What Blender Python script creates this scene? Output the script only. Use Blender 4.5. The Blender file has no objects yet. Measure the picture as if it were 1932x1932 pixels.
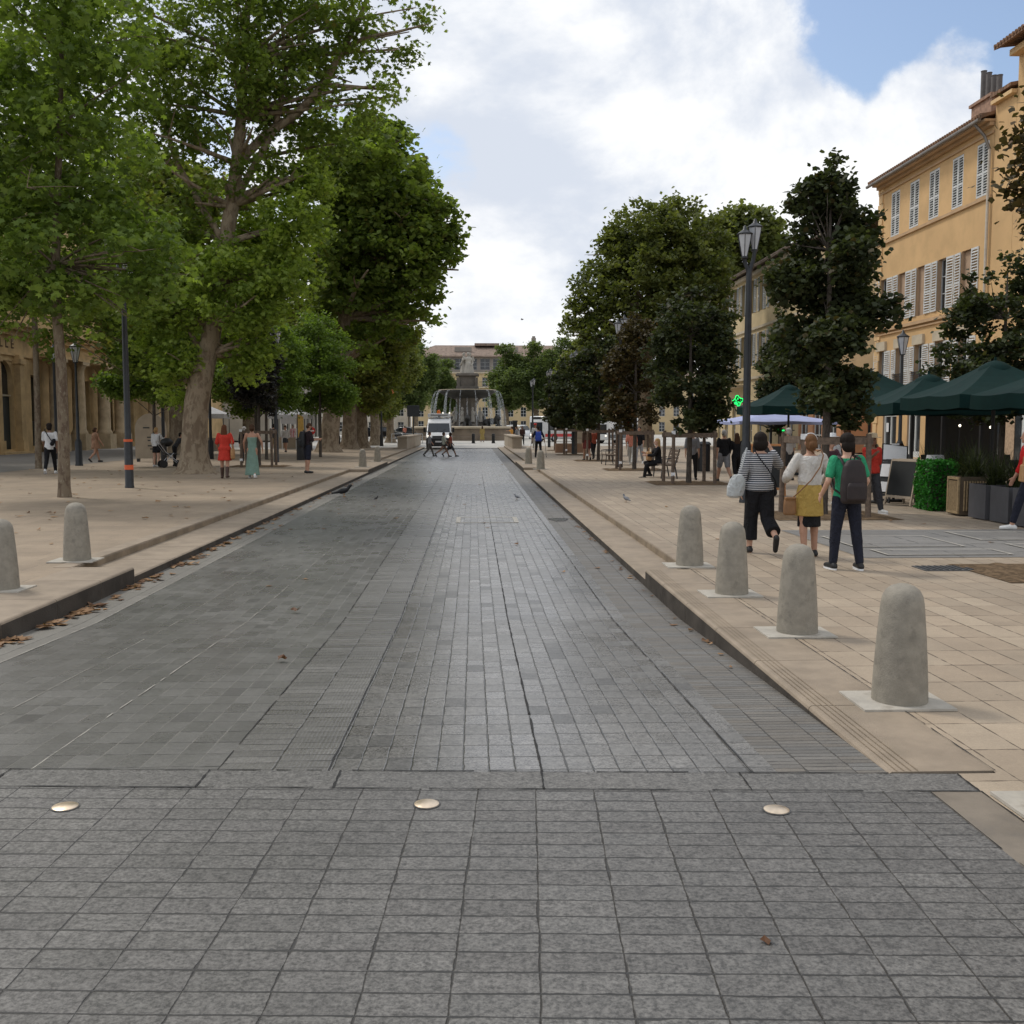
import bpy, bmesh, math, random
import numpy as np
from mathutils import Vector, Matrix, Euler

SC = bpy.context.scene
COL = SC.collection
R = math.radians
rnd = random.Random(11)
NPR = np.random.default_rng(5)

# ------------------------------------------------------------------ camera
EYE = 1.7
cam_d = bpy.data.cameras.new("camera")
cam = bpy.data.objects.new("camera", cam_d)
COL.objects.link(cam)
cam.location = (0, 0, EYE)
cam.rotation_euler = (R(90 - 4.823), 0, R(-2.155))
cam_d.sensor_width = 36
cam_d.lens = 36
cam_d.clip_start = 0.05
cam_d.clip_end = 5000
SC.camera = cam
CM = Euler(cam.rotation_euler).to_matrix()

def ray(px, py):
    return CM @ Vector(((px - 966) / 1932, (966 - py) / 1932, -1))

def G(px, py, z=0.0):            # where a sight line meets the ground at height z
    d = ray(px, py)
    t = (z - EYE) / d.z
    return Vector((d.x * t, d.y * t, z))

def D(px, py, Y):                # a point on a sight line at street depth Y
    d = ray(px, py)
    t = Y / d.y
    return Vector((d.x * t, Y, EYE + d.z * t))

# ------------------------------------------------------------------ tagging
def tag(o, label=None, cat=None, group=None, kind=None):
    if label: o['label'] = label
    if cat: o['category'] = cat
    if group: o['group'] = group
    if kind: o['kind'] = kind
    return o

def empty(name, loc=(0, 0, 0), rz=0.0, label=None, cat=None, group=None, scale=1.0):
    o = bpy.data.objects.new(name, None)
    o.empty_display_size = 0.2
    COL.objects.link(o)
    o.location = loc
    o.rotation_euler = (0, 0, rz)
    o.scale = (scale, scale, scale)
    return tag(o, label, cat, group)

def dup(root, loc, rz=0.0, label=None, scale=1.0, group=None):
    r = root.copy(); COL.objects.link(r)
    r.location = loc; r.rotation_euler = (0, 0, rz); r.scale = (scale,) * 3
    if label: r['label'] = label
    if group: r['group'] = group
    for ch in list(root.children):
        c = ch.copy(); COL.objects.link(c); c.parent = r
        for g in list(ch.children):
            d = g.copy(); COL.objects.link(d); d.parent = c
    return r

# ------------------------------------------------------------------ mesh builder
class MB:
    def __init__(s):
        s.v = []; s.f = []; s.m = []
    def add(s, vs, fs, mi=0):
        b = len(s.v)
        s.v += [tuple(v) for v in vs]
        for f in fs:
            s.f.append([b + i for i in f]); s.m.append(mi)
    def box(s, c, d, rz=0.0, mi=0, rx=0.0, ry=0.0):
        hx, hy, hz = d[0] / 2, d[1] / 2, d[2] / 2
        vs = [Vector((x, y, z)) for x in (-hx, hx) for y in (-hy, hy) for z in (-hz, hz)]
        if rz or rx or ry:
            m = Euler((rx, ry, rz)).to_matrix()
            vs = [m @ v for v in vs]
        c = Vector(c)
        s.add([v + c for v in vs], [(0, 1, 3, 2), (4, 6, 7, 5), (0, 4, 5, 1), (2, 3, 7, 6), (0, 2, 6, 4), (1, 5, 7, 3)], mi)
    def loft(s, rings, mi=0, cap=True):
        n = len(rings[0]); vs = [p for r in rings for p in r]; fs = []
        for k in range(len(rings) - 1):
            for i in range(n):
                j = (i + 1) % n
                fs.append((k * n + i, k * n + j, (k + 1) * n + j, (k + 1) * n + i))
        if cap:
            fs.append(tuple(range(n - 1, -1, -1)))
            fs.append(tuple((len(rings) - 1) * n + i for i in range(n)))
        s.add(vs, fs, mi)
    def tube(s, path, rad, n=10, mi=0, cap=True, flat=1.0):
        P = [Vector(p) for p in path]
        if not isinstance(rad, (list, tuple)): rad = [rad] * len(P)
        rings = []; up = None
        for i, p in enumerate(P):
            t = (P[min(i + 1, len(P) - 1)] - P[max(i - 1, 0)])
            if t.length < 1e-9: t = Vector((0, 0, 1))
            t.normalize()
            if up is None:
                up = Vector((1, 0, 0)) if abs(t.x) < 0.9 else Vector((0, 1, 0))
            a = (up - t * up.dot(t)).normalized(); b = t.cross(a); up = a
            rings.append([p + (a * math.cos(q) + b * math.sin(q) * flat) * rad[i] for q in [2 * math.pi * k / n for k in range(n)]])
        s.loft(rings, mi, cap)
    def lathe(s, prof, c=(0, 0, 0), n=24, mi=0, cap=True):
        c = Vector(c)
        s.loft([[c + Vector((r * math.cos(2 * math.pi * k / n), r * math.sin(2 * math.pi * k / n), z)) for k in range(n)] for r, z in prof], mi, cap)
    def cap(s, p0, r0, p1, r1, n=12):        # rounded, tapered limb
        p0 = Vector(p0); p1 = Vector(p1); d = (p1 - p0)
        L = max(d.length, 1e-4); d = d / L
        path = []; rad = []
        for a in (90, 60, 30): path.append(p0 - d * r0 * math.sin(R(a))); rad.append(max(r0 * math.cos(R(a)), 0.002))
        path.append(p0); rad.append(r0); path.append(p1); rad.append(r1)
        for a in (30, 60, 90): path.append(p1 + d * r1 * math.sin(R(a))); rad.append(max(r1 * math.cos(R(a)), 0.002))
        s.tube(path, rad, n)
    def ell(s, c, r, n=14, m=9, rot=None, mi=0):
        c = Vector(c); rings = []
        for i in range(m):
            a = -math.pi / 2 + math.pi * (i + 0.02) / (m - 1 + 0.04)
            ring = []
            for k in range(n):
                q = 2 * math.pi * k / n
                v = Vector((r[0] * math.cos(a) * math.cos(q), r[1] * math.cos(a) * math.sin(q), r[2] * math.sin(a)))
                if rot: v = rot @ v
                ring.append(c + v)
            rings.append(ring)
        s.loft(rings, mi)
    def quad(s, a, b, c, d, mi=0): s.add([a, b, c, d], [(0, 1, 2, 3)], mi)
    def prism(s, poly, ext, mi=0):           # polygon (3d points) pushed along ext
        n = len(poly); e = Vector(ext)
        vs = [Vector(p) for p in poly] + [Vector(p) + e for p in poly]
        s.add(vs, [tuple(range(n - 1, -1, -1)), tuple(range(n, 2 * n))] + [(i, (i + 1) % n, n + (i + 1) % n, n + i) for i in range(n)], mi)
    def mesh(s, name, mats, smooth=False):
        me = bpy.data.meshes.new(name)
        me.from_pydata(s.v, [], s.f)
        for m in (mats if isinstance(mats, (list, tuple)) else [mats]): me.materials.append(m)
        me.polygons.foreach_set('material_index', s.m)
        if smooth: me.polygons.foreach_set('use_smooth', [True] * len(s.f))
        bm = bmesh.new(); bm.from_mesh(me); bmesh.ops.recalc_face_normals(bm, faces=bm.faces); bm.to_mesh(me); bm.free()
        me.update()
        return me
    def build(s, name, mats, parent=None, loc=None, rz=0.0, smooth=False, bevel=0.0, fix=True):
        me = s.mesh(name, mats, smooth)
        return put(name, me, parent, loc, rz, bevel, smooth)

def put(name, me, parent=None, loc=None, rz=0.0, bevel=0.0, smooth=False):
    o = bpy.data.objects.new(name, me); COL.objects.link(o)
    if parent is not None: o.parent = parent
    if loc is not None: o.location = loc
    o.rotation_euler = (0, 0, rz)
    if bevel:
        b = o.modifiers.new('bevel', 'BEVEL'); b.width = bevel; b.segments = 2; b.limit_method = 'ANGLE'; b.angle_limit = R(40)
    if smooth and not bevel:
        for f in me.polygons: break
        me.set_sharp_from_angle(angle=R(45))
    return o

def remesh(mb, name, mat, voxel, smooth=4):
    me = bpy.data.meshes.new('raw'); me.from_pydata(mb.v, [], mb.f)
    bm = bmesh.new(); bm.from_mesh(me); bmesh.ops.recalc_face_normals(bm, faces=bm.faces); bm.to_mesh(me); bm.free()
    o = bpy.data.objects.new('raw', me); COL.objects.link(o)
    r = o.modifiers.new('r', 'REMESH'); r.mode = 'VOXEL'; r.voxel_size = voxel; r.use_smooth_shade = True
    if smooth:
        k = o.modifiers.new('s', 'SMOOTH'); k.iterations = smooth; k.factor = 0.5
    dg = bpy.context.evaluated_depsgraph_get()
    out = bpy.data.meshes.new_from_object(o.evaluated_get(dg))
    out.name = name
    out.materials.clear(); out.materials.append(mat)
    out.polygons.foreach_set('use_smooth', [True] * len(out.polygons))
    bpy.data.objects.remove(o); bpy.data.meshes.remove(me)
    return out

# ------------------------------------------------------------------ node helper
class NT:
    def __init__(s, name, tree=None):
        if tree is None:
            s.m = bpy.data.materials.new(name); s.m.use_nodes = True; s.t = s.m.node_tree
        else:
            s.t = tree
        s.t.nodes.clear()
    def n(s, typ, **kw):
        nd = s.t.nodes.new(typ)
        for k, v in kw.items(): setattr(nd, k, v)
        return nd
    def set(s, sock, v):
        if v is None: return
        if isinstance(v, bpy.types.NodeSocket): s.t.links.new(v, sock)
        else:
            if hasattr(sock.default_value, '__len__') and not hasattr(v, '__len__'): v = (v,) * len(sock.default_value)
            if hasattr(v, '__len__') and len(v) == 3 and len(sock.default_value) == 4: v = (*v, 1)
            sock.default_value = v
    def ma(s, op, a, b=None, c=None, clamp=False):
        nd = s.n('ShaderNodeMath', operation=op, use_clamp=clamp)
        s.set(nd.inputs[0], a); s.set(nd.inputs[1], b)
        if c is not None: s.set(nd.inputs[2], c)
        return nd.outputs[0]
    def vm(s, op, a, b=None):
        nd = s.n('ShaderNodeVectorMath', operation=op)
        s.set(nd.inputs[0], a)
        if op == 'SCALE': s.set(nd.inputs[3], b)
        elif b is not None: s.set(nd.inputs[1], b)
        return nd.outputs['Value'] if op in ('DOT_PRODUCT', 'LENGTH') else nd.outputs[0]
    def sstep(s, x, a, b, lo=0.0, hi=1.0):
        nd = s.n('ShaderNodeMapRange', interpolation_type='SMOOTHSTEP')
        for i, v in enumerate((x, a, b, lo, hi)): s.set(nd.inputs[i], v)
        return nd.outputs[0]
    def mix(s, f, a, b, blend='MIX'):
        nd = s.n('ShaderNodeMix', data_type='RGBA', blend_type=blend)
        s.set(nd.inputs[0], f); s.set(nd.inputs[6], a); s.set(nd.inputs[7], b)
        return nd.outputs[2]
    def noise(s, vec, scale, detail=3, rough=0.55, dist=0.0):
        nd = s.n('ShaderNodeTexNoise'); s.set(nd.inputs['Vector'], vec); s.set(nd.inputs['Scale'], scale)
        s.set(nd.inputs['Detail'], detail); s.set(nd.inputs['Roughness'], rough); s.set(nd.inputs['Distortion'], dist)
        return nd.outputs[0]
    def white(s, x, y=None):
        nd = s.n('ShaderNodeTexWhiteNoise', noise_dimensions='2D' if y is not None else '1D')
        if y is not None:
            cb = s.n('ShaderNodeCombineXYZ'); s.set(cb.inputs[0], x); s.set(cb.inputs[1], y); s.set(nd.inputs['Vector'], cb.outputs[0])
        else: s.set(nd.inputs['W'], x)
        return nd.outputs['Value']
    def obj(s): return s.n('ShaderNodeTexCoord').outputs['Object']
    def pos(s): return s.n('ShaderNodeNewGeometry').outputs['Position']
    def bump(s, h, strength, dist=0.01, normal=None):
        nd = s.n('ShaderNodeBump'); s.set(nd.inputs['Strength'], strength); s.set(nd.inputs['Distance'], dist); s.set(nd.inputs['Height'], h)
        if normal is not None: s.set(nd.inputs['Normal'], normal)
        return nd.outputs[0]
    def pbr(s, col, rough=0.6, metal=0.0, normal=None, spec=0.5, **kw):
        p = s.n('ShaderNodeBsdfPrincipled')
        s.set(p.inputs['Base Color'], col); s.set(p.inputs['Roughness'], rough); s.set(p.inputs['Metallic'], metal)
        s.set(p.inputs['Specular IOR Level'], spec)
        if normal is not None: s.set(p.inputs['Normal'], normal)
        for k, v in kw.items(): s.set(p.inputs[k.replace('_', ' ')], v)
        return p.outputs[0]
    def out(s, sh):
        o = s.n('ShaderNodeOutputMaterial'); s.t.links.new(sh, o.inputs[0]); return s.m

def pm(name, col, rough=0.6, var=0.12, scale=6.0, metal=0.0, bump=0.0, bscale=60.0, spec=0.4, stain=None, emit=None, estr=0.0, world=False):
    k = NT(name); v = k.pos() if world else k.obj()
    a = k.noise(v, scale, 4, 0.6)
    f = k.sstep(a, 0.3, 0.7)
    c = k.mix(f, tuple(x * (1 - var) for x in col), tuple(min(1, x * (1 + var)) for x in col))
    if stain:
        s2 = k.sstep(k.noise(v, stain[1], 5, 0.65), 0.52, 0.72)
        c = k.mix(k.ma('MULTIPLY', s2, stain[2]), c, stain[0])
    nrm = k.bump(k.noise(v, bscale, 4, 0.6), bump, 0.01) if bump else None
    kw = {}
    if emit: kw = dict(Emission_Color=emit, Emission_Strength=estr)
    return k.out(k.pbr(c, k.ma('ADD', k.ma('MULTIPLY', a, 0.12), rough - 0.06), metal, nrm, spec, **kw))

def paving(name, w, l, base, var=0.25, stagger='x', joint=0.008, jcol=(0.03, 0.028, 0.026), warp=0.006, rough=0.55, speck=0.35, sscale=160,
           bump=0.6, hue=None, tilt=0.0, groove=False, stain=0.25, jsoft=0.004, ux=0.0, rot=0.0, ox=0.0, jcolv=None, sy=None, odd=0.0):
    k = NT(name); P0 = k.pos(); P = P0
    if rot:
        vr = k.n('ShaderNodeVectorRotate', rotation_type='Z_AXIS'); k.set(vr.inputs['Vector'], P0); k.set(vr.inputs['Angle'], rot); P = vr.outputs[0]
    wv = k.n('ShaderNodeTexNoise'); k.set(wv.inputs['Vector'], P); k.set(wv.inputs['Scale'], 5.0); k.set(wv.inputs['Detail'], 5); k.set(wv.inputs['Roughness'], 0.65)
    W = k.vm('SCALE', k.vm('SUBTRACT', wv.outputs['Color'], (0.5, 0.5, 0.5)), warp * 2.4)
    sp = k.n('ShaderNodeSeparateXYZ'); k.set(sp.inputs[0], k.vm('ADD', P, W))
    X, Y = k.ma('SUBTRACT', sp.outputs[0], ox), sp.outputs[1]
    u = k.ma('DIVIDE', X, w); v = k.ma('DIVIDE', Y, l)
    if stagger == 'x':
        off = k.white(k.ma('FLOOR', u))
        if sy: off = k.ma('MULTIPLY', off, k.sstep(Y, sy[0], sy[1]))
        v = k.ma('ADD', v, off)
    elif stagger == 'y': u = k.ma('ADD', u, k.white(k.ma('FLOOR', v)))
    cu, cv = k.ma('FLOOR', u), k.ma('FLOOR', v)
    fu, fv = k.ma('FRACT', u), k.ma('FRACT', v)
    rv = k.white(cu, cv); rv2 = k.white(k.ma('ADD', cu, 37.3), k.ma('ADD', cv, 11.7)); rv3 = k.white(k.ma('ADD', cu, 7.9), k.ma('ADD', cv, 91.1))
    du = k.ma('MULTIPLY', k.ma('MINIMUM', fu, k.ma('SUBTRACT', 1.0, fu)), w)
    dv = k.ma('MULTIPLY', k.ma('MINIMUM', fv, k.ma('SUBTRACT', 1.0, fv)), l)
    jn = k.noise(P, 7, 4, 0.65)
    jw = k.ma('MULTIPLY', k.ma('MULTIPLY', k.sstep(jn, 0.33, 0.66, -0.15, 1.5), joint * 0.5), k.ma('ADD', 0.45, k.ma('MULTIPLY', rv3, 1.0)))
    su = k.sstep(k.ma('SUBTRACT', k.ma('ADD', du, ux), jw), -0.001, jsoft)
    sv = k.sstep(k.ma('SUBTRACT', dv, jw), -0.001, jsoft)
    stone = k.ma('MULTIPLY', su, sv)
    sn = k.noise(P, sscale, 3, 0.75); sn2 = k.noise(P, sscale * 0.33, 3, 0.7)
    big = k.noise(P, 0.55, 5, 0.62)
    mid = k.noise(P, 3.4, 5, 0.65)
    f = k.ma('ADD', 1.0 - var / 2, k.ma('MULTIPLY', rv, var))
    if odd: f = k.ma('MULTIPLY', f, k.ma('SUBTRACT', 1.0, k.ma('MULTIPLY', k.ma('GREATER_THAN', rv2, 1 - odd), 0.3)))
    f = k.ma('MULTIPLY', f, k.ma('ADD', 1 - speck / 2, k.ma('MULTIPLY', k.sstep(k.ma('ADD', k.ma('MULTIPLY', sn, .65), k.ma('MULTIPLY', sn2, .35)), 0.33, 0.67), speck)))
    f = k.ma('MULTIPLY', f, k.ma('ADD', 1 - stain, k.ma('MULTIPLY', big, stain * 2)))
    f = k.ma('MULTIPLY', f, k.ma('ADD', 0.80, k.ma('MULTIPLY', mid, 0.40)))
    spot = k.sstep(k.noise(P, 11, 3, 0.5), 0.70, 0.76)
    f = k.ma('MULTIPLY', f, k.ma('SUBTRACT', 1.0, k.ma('MULTIPLY', spot, 0.35)))
    c = k.vm('SCALE', k.mix(rv2 if hue else 0.0, base, hue or base), f)
    c = k.mix(sv, jcolv or jcol, c)
    c = k.mix(su, jcol, c)
    h = k.ma('ADD', stone, k.ma('MULTIPLY', sn, 0.25))
    h = k.ma('ADD', h, k.ma('MULTIPLY', mid, 0.5))
    h = k.ma('ADD', h, k.ma('MULTIPLY', rv, 0.35))
    if groove:
        gsin = k.ma('SINE', k.ma('MULTIPLY', X, 2 * math.pi / 0.022))
        h = k.ma('ADD', h, k.ma('MULTIPLY', gsin, 0.25))
    if tilt:
        h = k.ma('ADD', h, k.ma('MULTIPLY', k.ma('SUBTRACT', fu, 0.5), k.ma('MULTIPLY', k.ma('SUBTRACT', rv2, 0.5), tilt)))
        h = k.ma('ADD', h, k.ma('MULTIPLY', k.ma('SUBTRACT', fv, 0.5), k.ma('MULTIPLY', k.ma('SUBTRACT', rv, 0.5), tilt)))
    nr = k.bump(h, bump, 0.006)
    ro = k.ma('ADD', rough - 0.1, k.ma('ADD', k.ma('MULTIPLY', rv2, 0.1), k.ma('MULTIPLY', big, 0.12)))
    return k.out(k.pbr(c, ro, 0, nr, 0.5))

def leafmat(name, dark, light, trans=0.3, warm=None):
    k = NT(name)
    at = k.n('ShaderNodeAttribute', attribute_name='tint').outputs['Fac']
    c = k.mix(at, dark, light)
    if warm:
        w = k.sstep(k.white(k.ma('MULTIPLY', at, 913.0)), 0.9, 1.0)
        c = k.mix(k.ma('MULTIPLY', w, 0.7), c, warm)
    p = k.pbr(c, 0.58, 0, None, 0.22)
    tr = k.n('ShaderNodeBsdfTranslucent'); k.set(tr.inputs[0], k.vm('MULTIPLY', c, (1.7, 1.8, 0.7)))
    mx = k.n('ShaderNodeMixShader'); mx.inputs[0].default_value = trans
    k.t.links.new(p, mx.inputs[1]); k.t.links.new(tr.outputs[0], mx.inputs[2])
    return k.out(mx.outputs[0])

def barkmat(name, a, b, c, scale=2.2):
    k = NT(name); v = k.vm('MULTIPLY', k.obj(), (1, 1, 0.5))
    n1 = k.noise(v, scale * 2, 4, 0.6, 0.6); n2 = k.noise(v, scale * 5, 4, 0.65, 0.4)
    col = k.mix(k.sstep(n1, 0.4, 0.55), a, b)
    col = k.mix(k.ma('MULTIPLY', k.sstep(n2, 0.56, 0.66), 0.6), col, c)
    nr = k.bump(k.ma('ADD', k.noise(v, 14, 5, 0.7), n1), 0.5, 0.03)
    return k.out(k.pbr(col, 0.85, 0, nr, 0.2))

def glassmat(name, col=(0.02, 0.025, 0.03), rough=0.06):
    k = NT(name); n = k.noise(k.obj(), 1.3, 2)
    nr = k.bump(n, 0.05, 0.05)
    return k.out(k.pbr(k.mix(n, tuple(x * .6 for x in col), tuple(x * 1.5 for x in col)), rough, 0, nr, 0.6))

def stripemat(name, a, b, period, frac=0.45, axis=2):
    k = NT(name); sp = k.n('ShaderNodeSeparateXYZ'); k.set(sp.inputs[0], k.obj())
    f = k.ma('FRACT', k.ma('DIVIDE', sp.outputs[axis], period))
    s = k.ma('LESS_THAN', f, frac)
    n = k.noise(k.obj(), 9, 4)
    nr = k.bump(n, 0.5, 0.05)
    return k.out(k.pbr(k.mix(s, a, b), 0.85, 0, nr, 0.2))

def clothmat(name, col, fold=0.5):
    k = NT(name); n = k.noise(k.vm('MULTIPLY', k.obj(), (1, 1, 0.6)), 9, 4, 0.6, 1.2); n2 = k.noise(k.obj(), 120, 2)
    c = k.vm('SCALE', k.mix(0.0, col, col), k.ma('ADD', 0.80, k.ma('MULTIPLY', n, 0.40)))
    nr = k.bump(k.ma('ADD', n, k.ma('MULTIPLY', n2, 0.05)), min(1.0, fold * 1.8), 0.07)
    return k.out(k.pbr(c, 0.85, 0, nr, 0.2))

M = {}
# ------------------------------------------------------------------ world
SUN_DIR = Vector((-0.50, 0.42, 0.86)).normalized()
wd = bpy.data.worlds.new('World'); SC.world = wd; wd.use_nodes = True
k = NT('w', wd.node_tree)
tc = k.n('ShaderNodeTexCoord').outputs['Generated']
sky = k.n('ShaderNodeTexSky', sky_type='NISHITA')
sky.sun_disc = False
sky.sun_elevation = math.asin(SUN_DIR.z)
sky.sun_rotation = math.atan2(SUN_DIR.x, SUN_DIR.y)
sky.air_density = 1.0; sky.dust_density = 2.2; sky.ozone_density = 1.2
bg1 = k.n('ShaderNodeBackground'); k.t.links.new(sky.outputs[0], bg1.inputs[0]); bg1.inputs[1].default_value = 0.15
sv = k.vm('MULTIPLY', tc, (1, 1, 1.35))
n1 = k.noise(sv, 3.4, 12, 0.60, 0.25)
bias = 0.14
def blob(px, py, r0, r1, wgt):
    global bias
    d = ray(px, py).normalized()
    dt = k.vm('DOT_PRODUCT', tc, tuple(d))
    bias = k.ma('ADD', bias, k.ma('MULTIPLY', k.sstep(dt, math.cos(r1), math.cos(r0)), wgt))
for b in [(1740, 10, 0.01, 0.15, -0.31), (1590, 30, 0.01, 0.09, -0.2), (1900, 70, 0.01, 0.10, -0.24), (1650, 110, 0.01, 0.05, -0.10), (1775, 140, 0.015, 0.06, 0.22), (900, 300, 0.01, 0.12, -0.11),
          (835, 120, 0.02, 0.14, -0.09), (1250, 140, 0.05, 0.2, 0.15), (1400, 420, 0.1, 0.3, 0.15), (1100, 420, 0.05, 0.2, 0.12), (1700, 330, 0.05, 0.2, 0.16), (960, 700, 0.02, 0.16, 0.1)]:
    blob(*b)
mask = k.sstep(k.ma('ADD', n1, bias), 0.46, 0.585)
n2 = k.noise(k.vm('ADD', sv, (0.02, 0.0, 0.07)), 3.4, 10, 0.58, 0.25)
n3 = k.noise(k.vm('ADD', sv, (3.0, 1.0, 2.0)), 1.7, 6, 0.55, 0.2)
edge = k.ma('SUBTRACT', n1, n2)                     # thicker above -> shaded below
sh = k.ma('ADD', k.ma('MULTIPLY', edge, 3.0), k.ma('MULTIPLY', n3, 1.5))
zz = k.n('ShaderNodeSeparateXYZ'); k.set(zz.inputs[0], tc)
sh = k.ma('ADD', sh, k.sstep(zz.outputs[2], 0.34, 0.02, 0.0, 0.30))
ccol = k.mix(k.sstep(sh, 0.40, 1.15), (0.64, 0.69, 0.78), (0.96, 0.965, 0.97))
bg2 = k.n('ShaderNodeBackground'); k.t.links.new(ccol, bg2.inputs[0]); bg2.inputs[1].default_value = 1.0
mx = k.n('ShaderNodeMixShader')
k.t.links.new(mask, mx.inputs[0]); k.t.links.new(bg1.outputs[0], mx.inputs[1]); k.t.links.new(bg2.outputs[0], mx.inputs[2])
wo = k.n('ShaderNodeOutputWorld'); k.t.links.new(mx.outputs[0], wo.inputs[0])
sd = bpy.data.lights.new('sun', 'SUN'); sd.energy = 1.5; sd.angle = R(10); sd.color = (1.0, 0.94, 0.85)
so = bpy.data.objects.new('sun', sd); COL.objects.link(so)
so.rotation_euler = SUN_DIR.to_track_quat('Z', 'Y').to_euler(); so.location = (0, 0, 60)
SC.view_settings.view_transform = 'Standard'
try: SC.view_settings.look = 'None'
except Exception: pass
SC.view_settings.exposure = 0.15
SC.view_settings.gamma = 1.0
SC.cycles.max_bounces = 6
SC.cycles.diffuse_bounces = 3
SC.cycles.transparent_max_bounces = 6

# ------------------------------------------------------------------ shared materials
M['dark_metal'] = pm('dark metal', (0.035, 0.038, 0.042), 0.45, 0.15, 8, 0.3)
M['black'] = pm('black plastic', (0.012, 0.012, 0.013), 0.5)
M['white_paint'] = pm('white paint', (0.75, 0.76, 0.77), 0.35, 0.05, 3)
M['wood_post'] = pm('weathered wood', (0.13, 0.095, 0.07), 0.8, 0.3, 14, 0, 0.4, 50)
M['orange_band'] = pm('orange band', (0.65, 0.12, 0.04), 0.5)
M['lamp_glass'] = pm('milky lamp glass', (0.55, 0.56, 0.58), 0.25, 0.12, 3, 0, 0, 10, 0.5)
M['soil'] = pm('soil', (0.13, 0.09, 0.055), 0.95, 0.4, 14, 0, 1.0, 40, 0.1)
M['bark_plane'] = barkmat('plane bark', (0.17, 0.125, 0.085), (0.27, 0.215, 0.15), (0.11, 0.085, 0.06))
M['bark_young'] = barkmat('young plane bark', (0.12, 0.085, 0.06), (0.19, 0.15, 0.105), (0.30, 0.27, 0.20), 4)
M['bark_dark'] = barkmat('dark bark', (0.06, 0.05, 0.042), (0.10, 0.085, 0.07), (0.13, 0.11, 0.09), 5)
M['glass_dark'] = glassmat('window glass')
M['chalk'] = pm('chalk strokes', (0.5, 0.5, 0.48), 0.9)
M['board'] = pm('blackboard', (0.018, 0.02, 0.02), 0.6)
# ================================================================== GROUND
Z_ROAD = -0.2
CR = R(3.0)
M['crossing'] = paving('crossing setts', 0.27, 0.1225, (0.116, 0.111, 0.102), 0.18, '', 0.0055, (0.028, 0.027, 0.025), 0.008, 0.5, 1.3, 62, 0.8, (0.107, 0.102, 0.095), 1.0, False, 0.42, 0.0045, 0.0012, CR, 0.043)
M['road_grid'] = paving('road setts', 0.13, 0.225, (0.155, 0.148, 0.138), 0.18, 'x', 0.0055, (0.03, 0.029, 0.027), 0.006, 0.27, 1.1, 75, 0.3, (0.148, 0.142, 0.133), 0.7, False, 0.4, 0.005, 0.0, 0.0, 0.073, None, (5.8, 8.5), 0.05)
M['road_left'] = paving('road setts left', 0.133, 0.23, (0.142, 0.138, 0.130), 0.12, 'x', 0.005, (0.20, 0.19, 0.172), 0.005, 0.30, 0.5, 110, 0.3, (0.15, 0.145, 0.136), 0.5, False, 0.4, 0.005, 0.0015, 0.0, 0.06, (0.03, 0.029, 0.027), (6.5, 11), 0.03)
M['road_rib'] = paving('ribbed setts', 0.275, 0.115, (0.152, 0.146, 0.136), 0.25, 'x', 0.007, (0.035, 0.033, 0.030), 0.012, 0.30, 0.6, 110, 0.4, None, 1.0, True, 0.3, 0.006, 0.0, 0.0, 0.10)
M['road_gut'] = paving('gutter setts', 0.235, 0.06, (0.14, 0.135, 0.125), 0.3, 'x', 0.006, (0.05, 0.047, 0.042), 0.006, 0.55, 0.4, 140, 0.8, (0.14, 0.125, 0.105), 1.0)
M['road_warm'] = paving('gutter slabs', 0.42, 1.0, (0.165, 0.155, 0.135), 0.15, 'x', 0.006, (0.05, 0.045, 0.04), 0.004, 0.6, 0.3, 140, 0.4)
M['band'] = paving('band slabs', 3.3, 7.0, (0.118, 0.113, 0.104), 0.1, '', 0.001, (0.10, 0.095, 0.09), 0.004, 0.5, 1.3, 62, 0.5, None, 0, False, 0.38, 0.006, 0.01)
M['walk_right'] = paving('tan slabs', 0.262, 0.47, (0.305, 0.240, 0.172), 0.22, '', 0.009, (0.10, 0.075, 0.05), 0.004, 0.72, 0.25, 120, 0.45, (0.335, 0.272, 0.20), 0.7, False, 0.40)
M['walk_left'] = paving('tan slabs left', 0.85, 0.45, (0.27, 0.209, 0.146), 0.14, 'y', 0.006, (0.17, 0.135, 0.098), 0.004, 0.78, 0.35, 100, 0.3, None, 0.4, False, 0.42)
M['plaza'] = paving('plaza slabs painted sunlit', 0.9, 0.6, (0.44, 0.42, 0.38), 0.14, 'y', 0.012, (0.2, 0.19, 0.17), 0.004, 0.6, 0.2, 60, 0.3)  # lighter tone paints sunlight onto the far pavement
M['dark_pave'] = paving('grey terrace slabs', 1.4, 0.9, (0.19, 0.182, 0.17), 0.25, 'y', 0.02, (0.05, 0.05, 0.05), 0.004, 0.55, 0.4, 120, 0.4)
M['ledge'] = pm('kerb limestone', (0.285, 0.23, 0.172), 0.75, 0.14, 3, 0, 0.25, 90, 0.3, ((0.22, 0.18, 0.13), 1.2, 0.5), world=True)
M['kerb_face'] = pm('dark kerb stone', (0.065, 0.056, 0.047), 0.85, 0.3, 3, 0, 0.5, 60, 0.2, ((0.05, 0.045, 0.04), 1.5, 0.6), world=True)
M['kerb_tan'] = pm('kerb riser stone', (0.24, 0.19, 0.135), 0.85, 0.2, 3, 0, 0.4, 60, 0.2, world=True)
M['earth'] = pm('outer ground', (0.24, 0.22, 0.19), 0.9, 0.15, 0.2, world=True)

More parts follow.
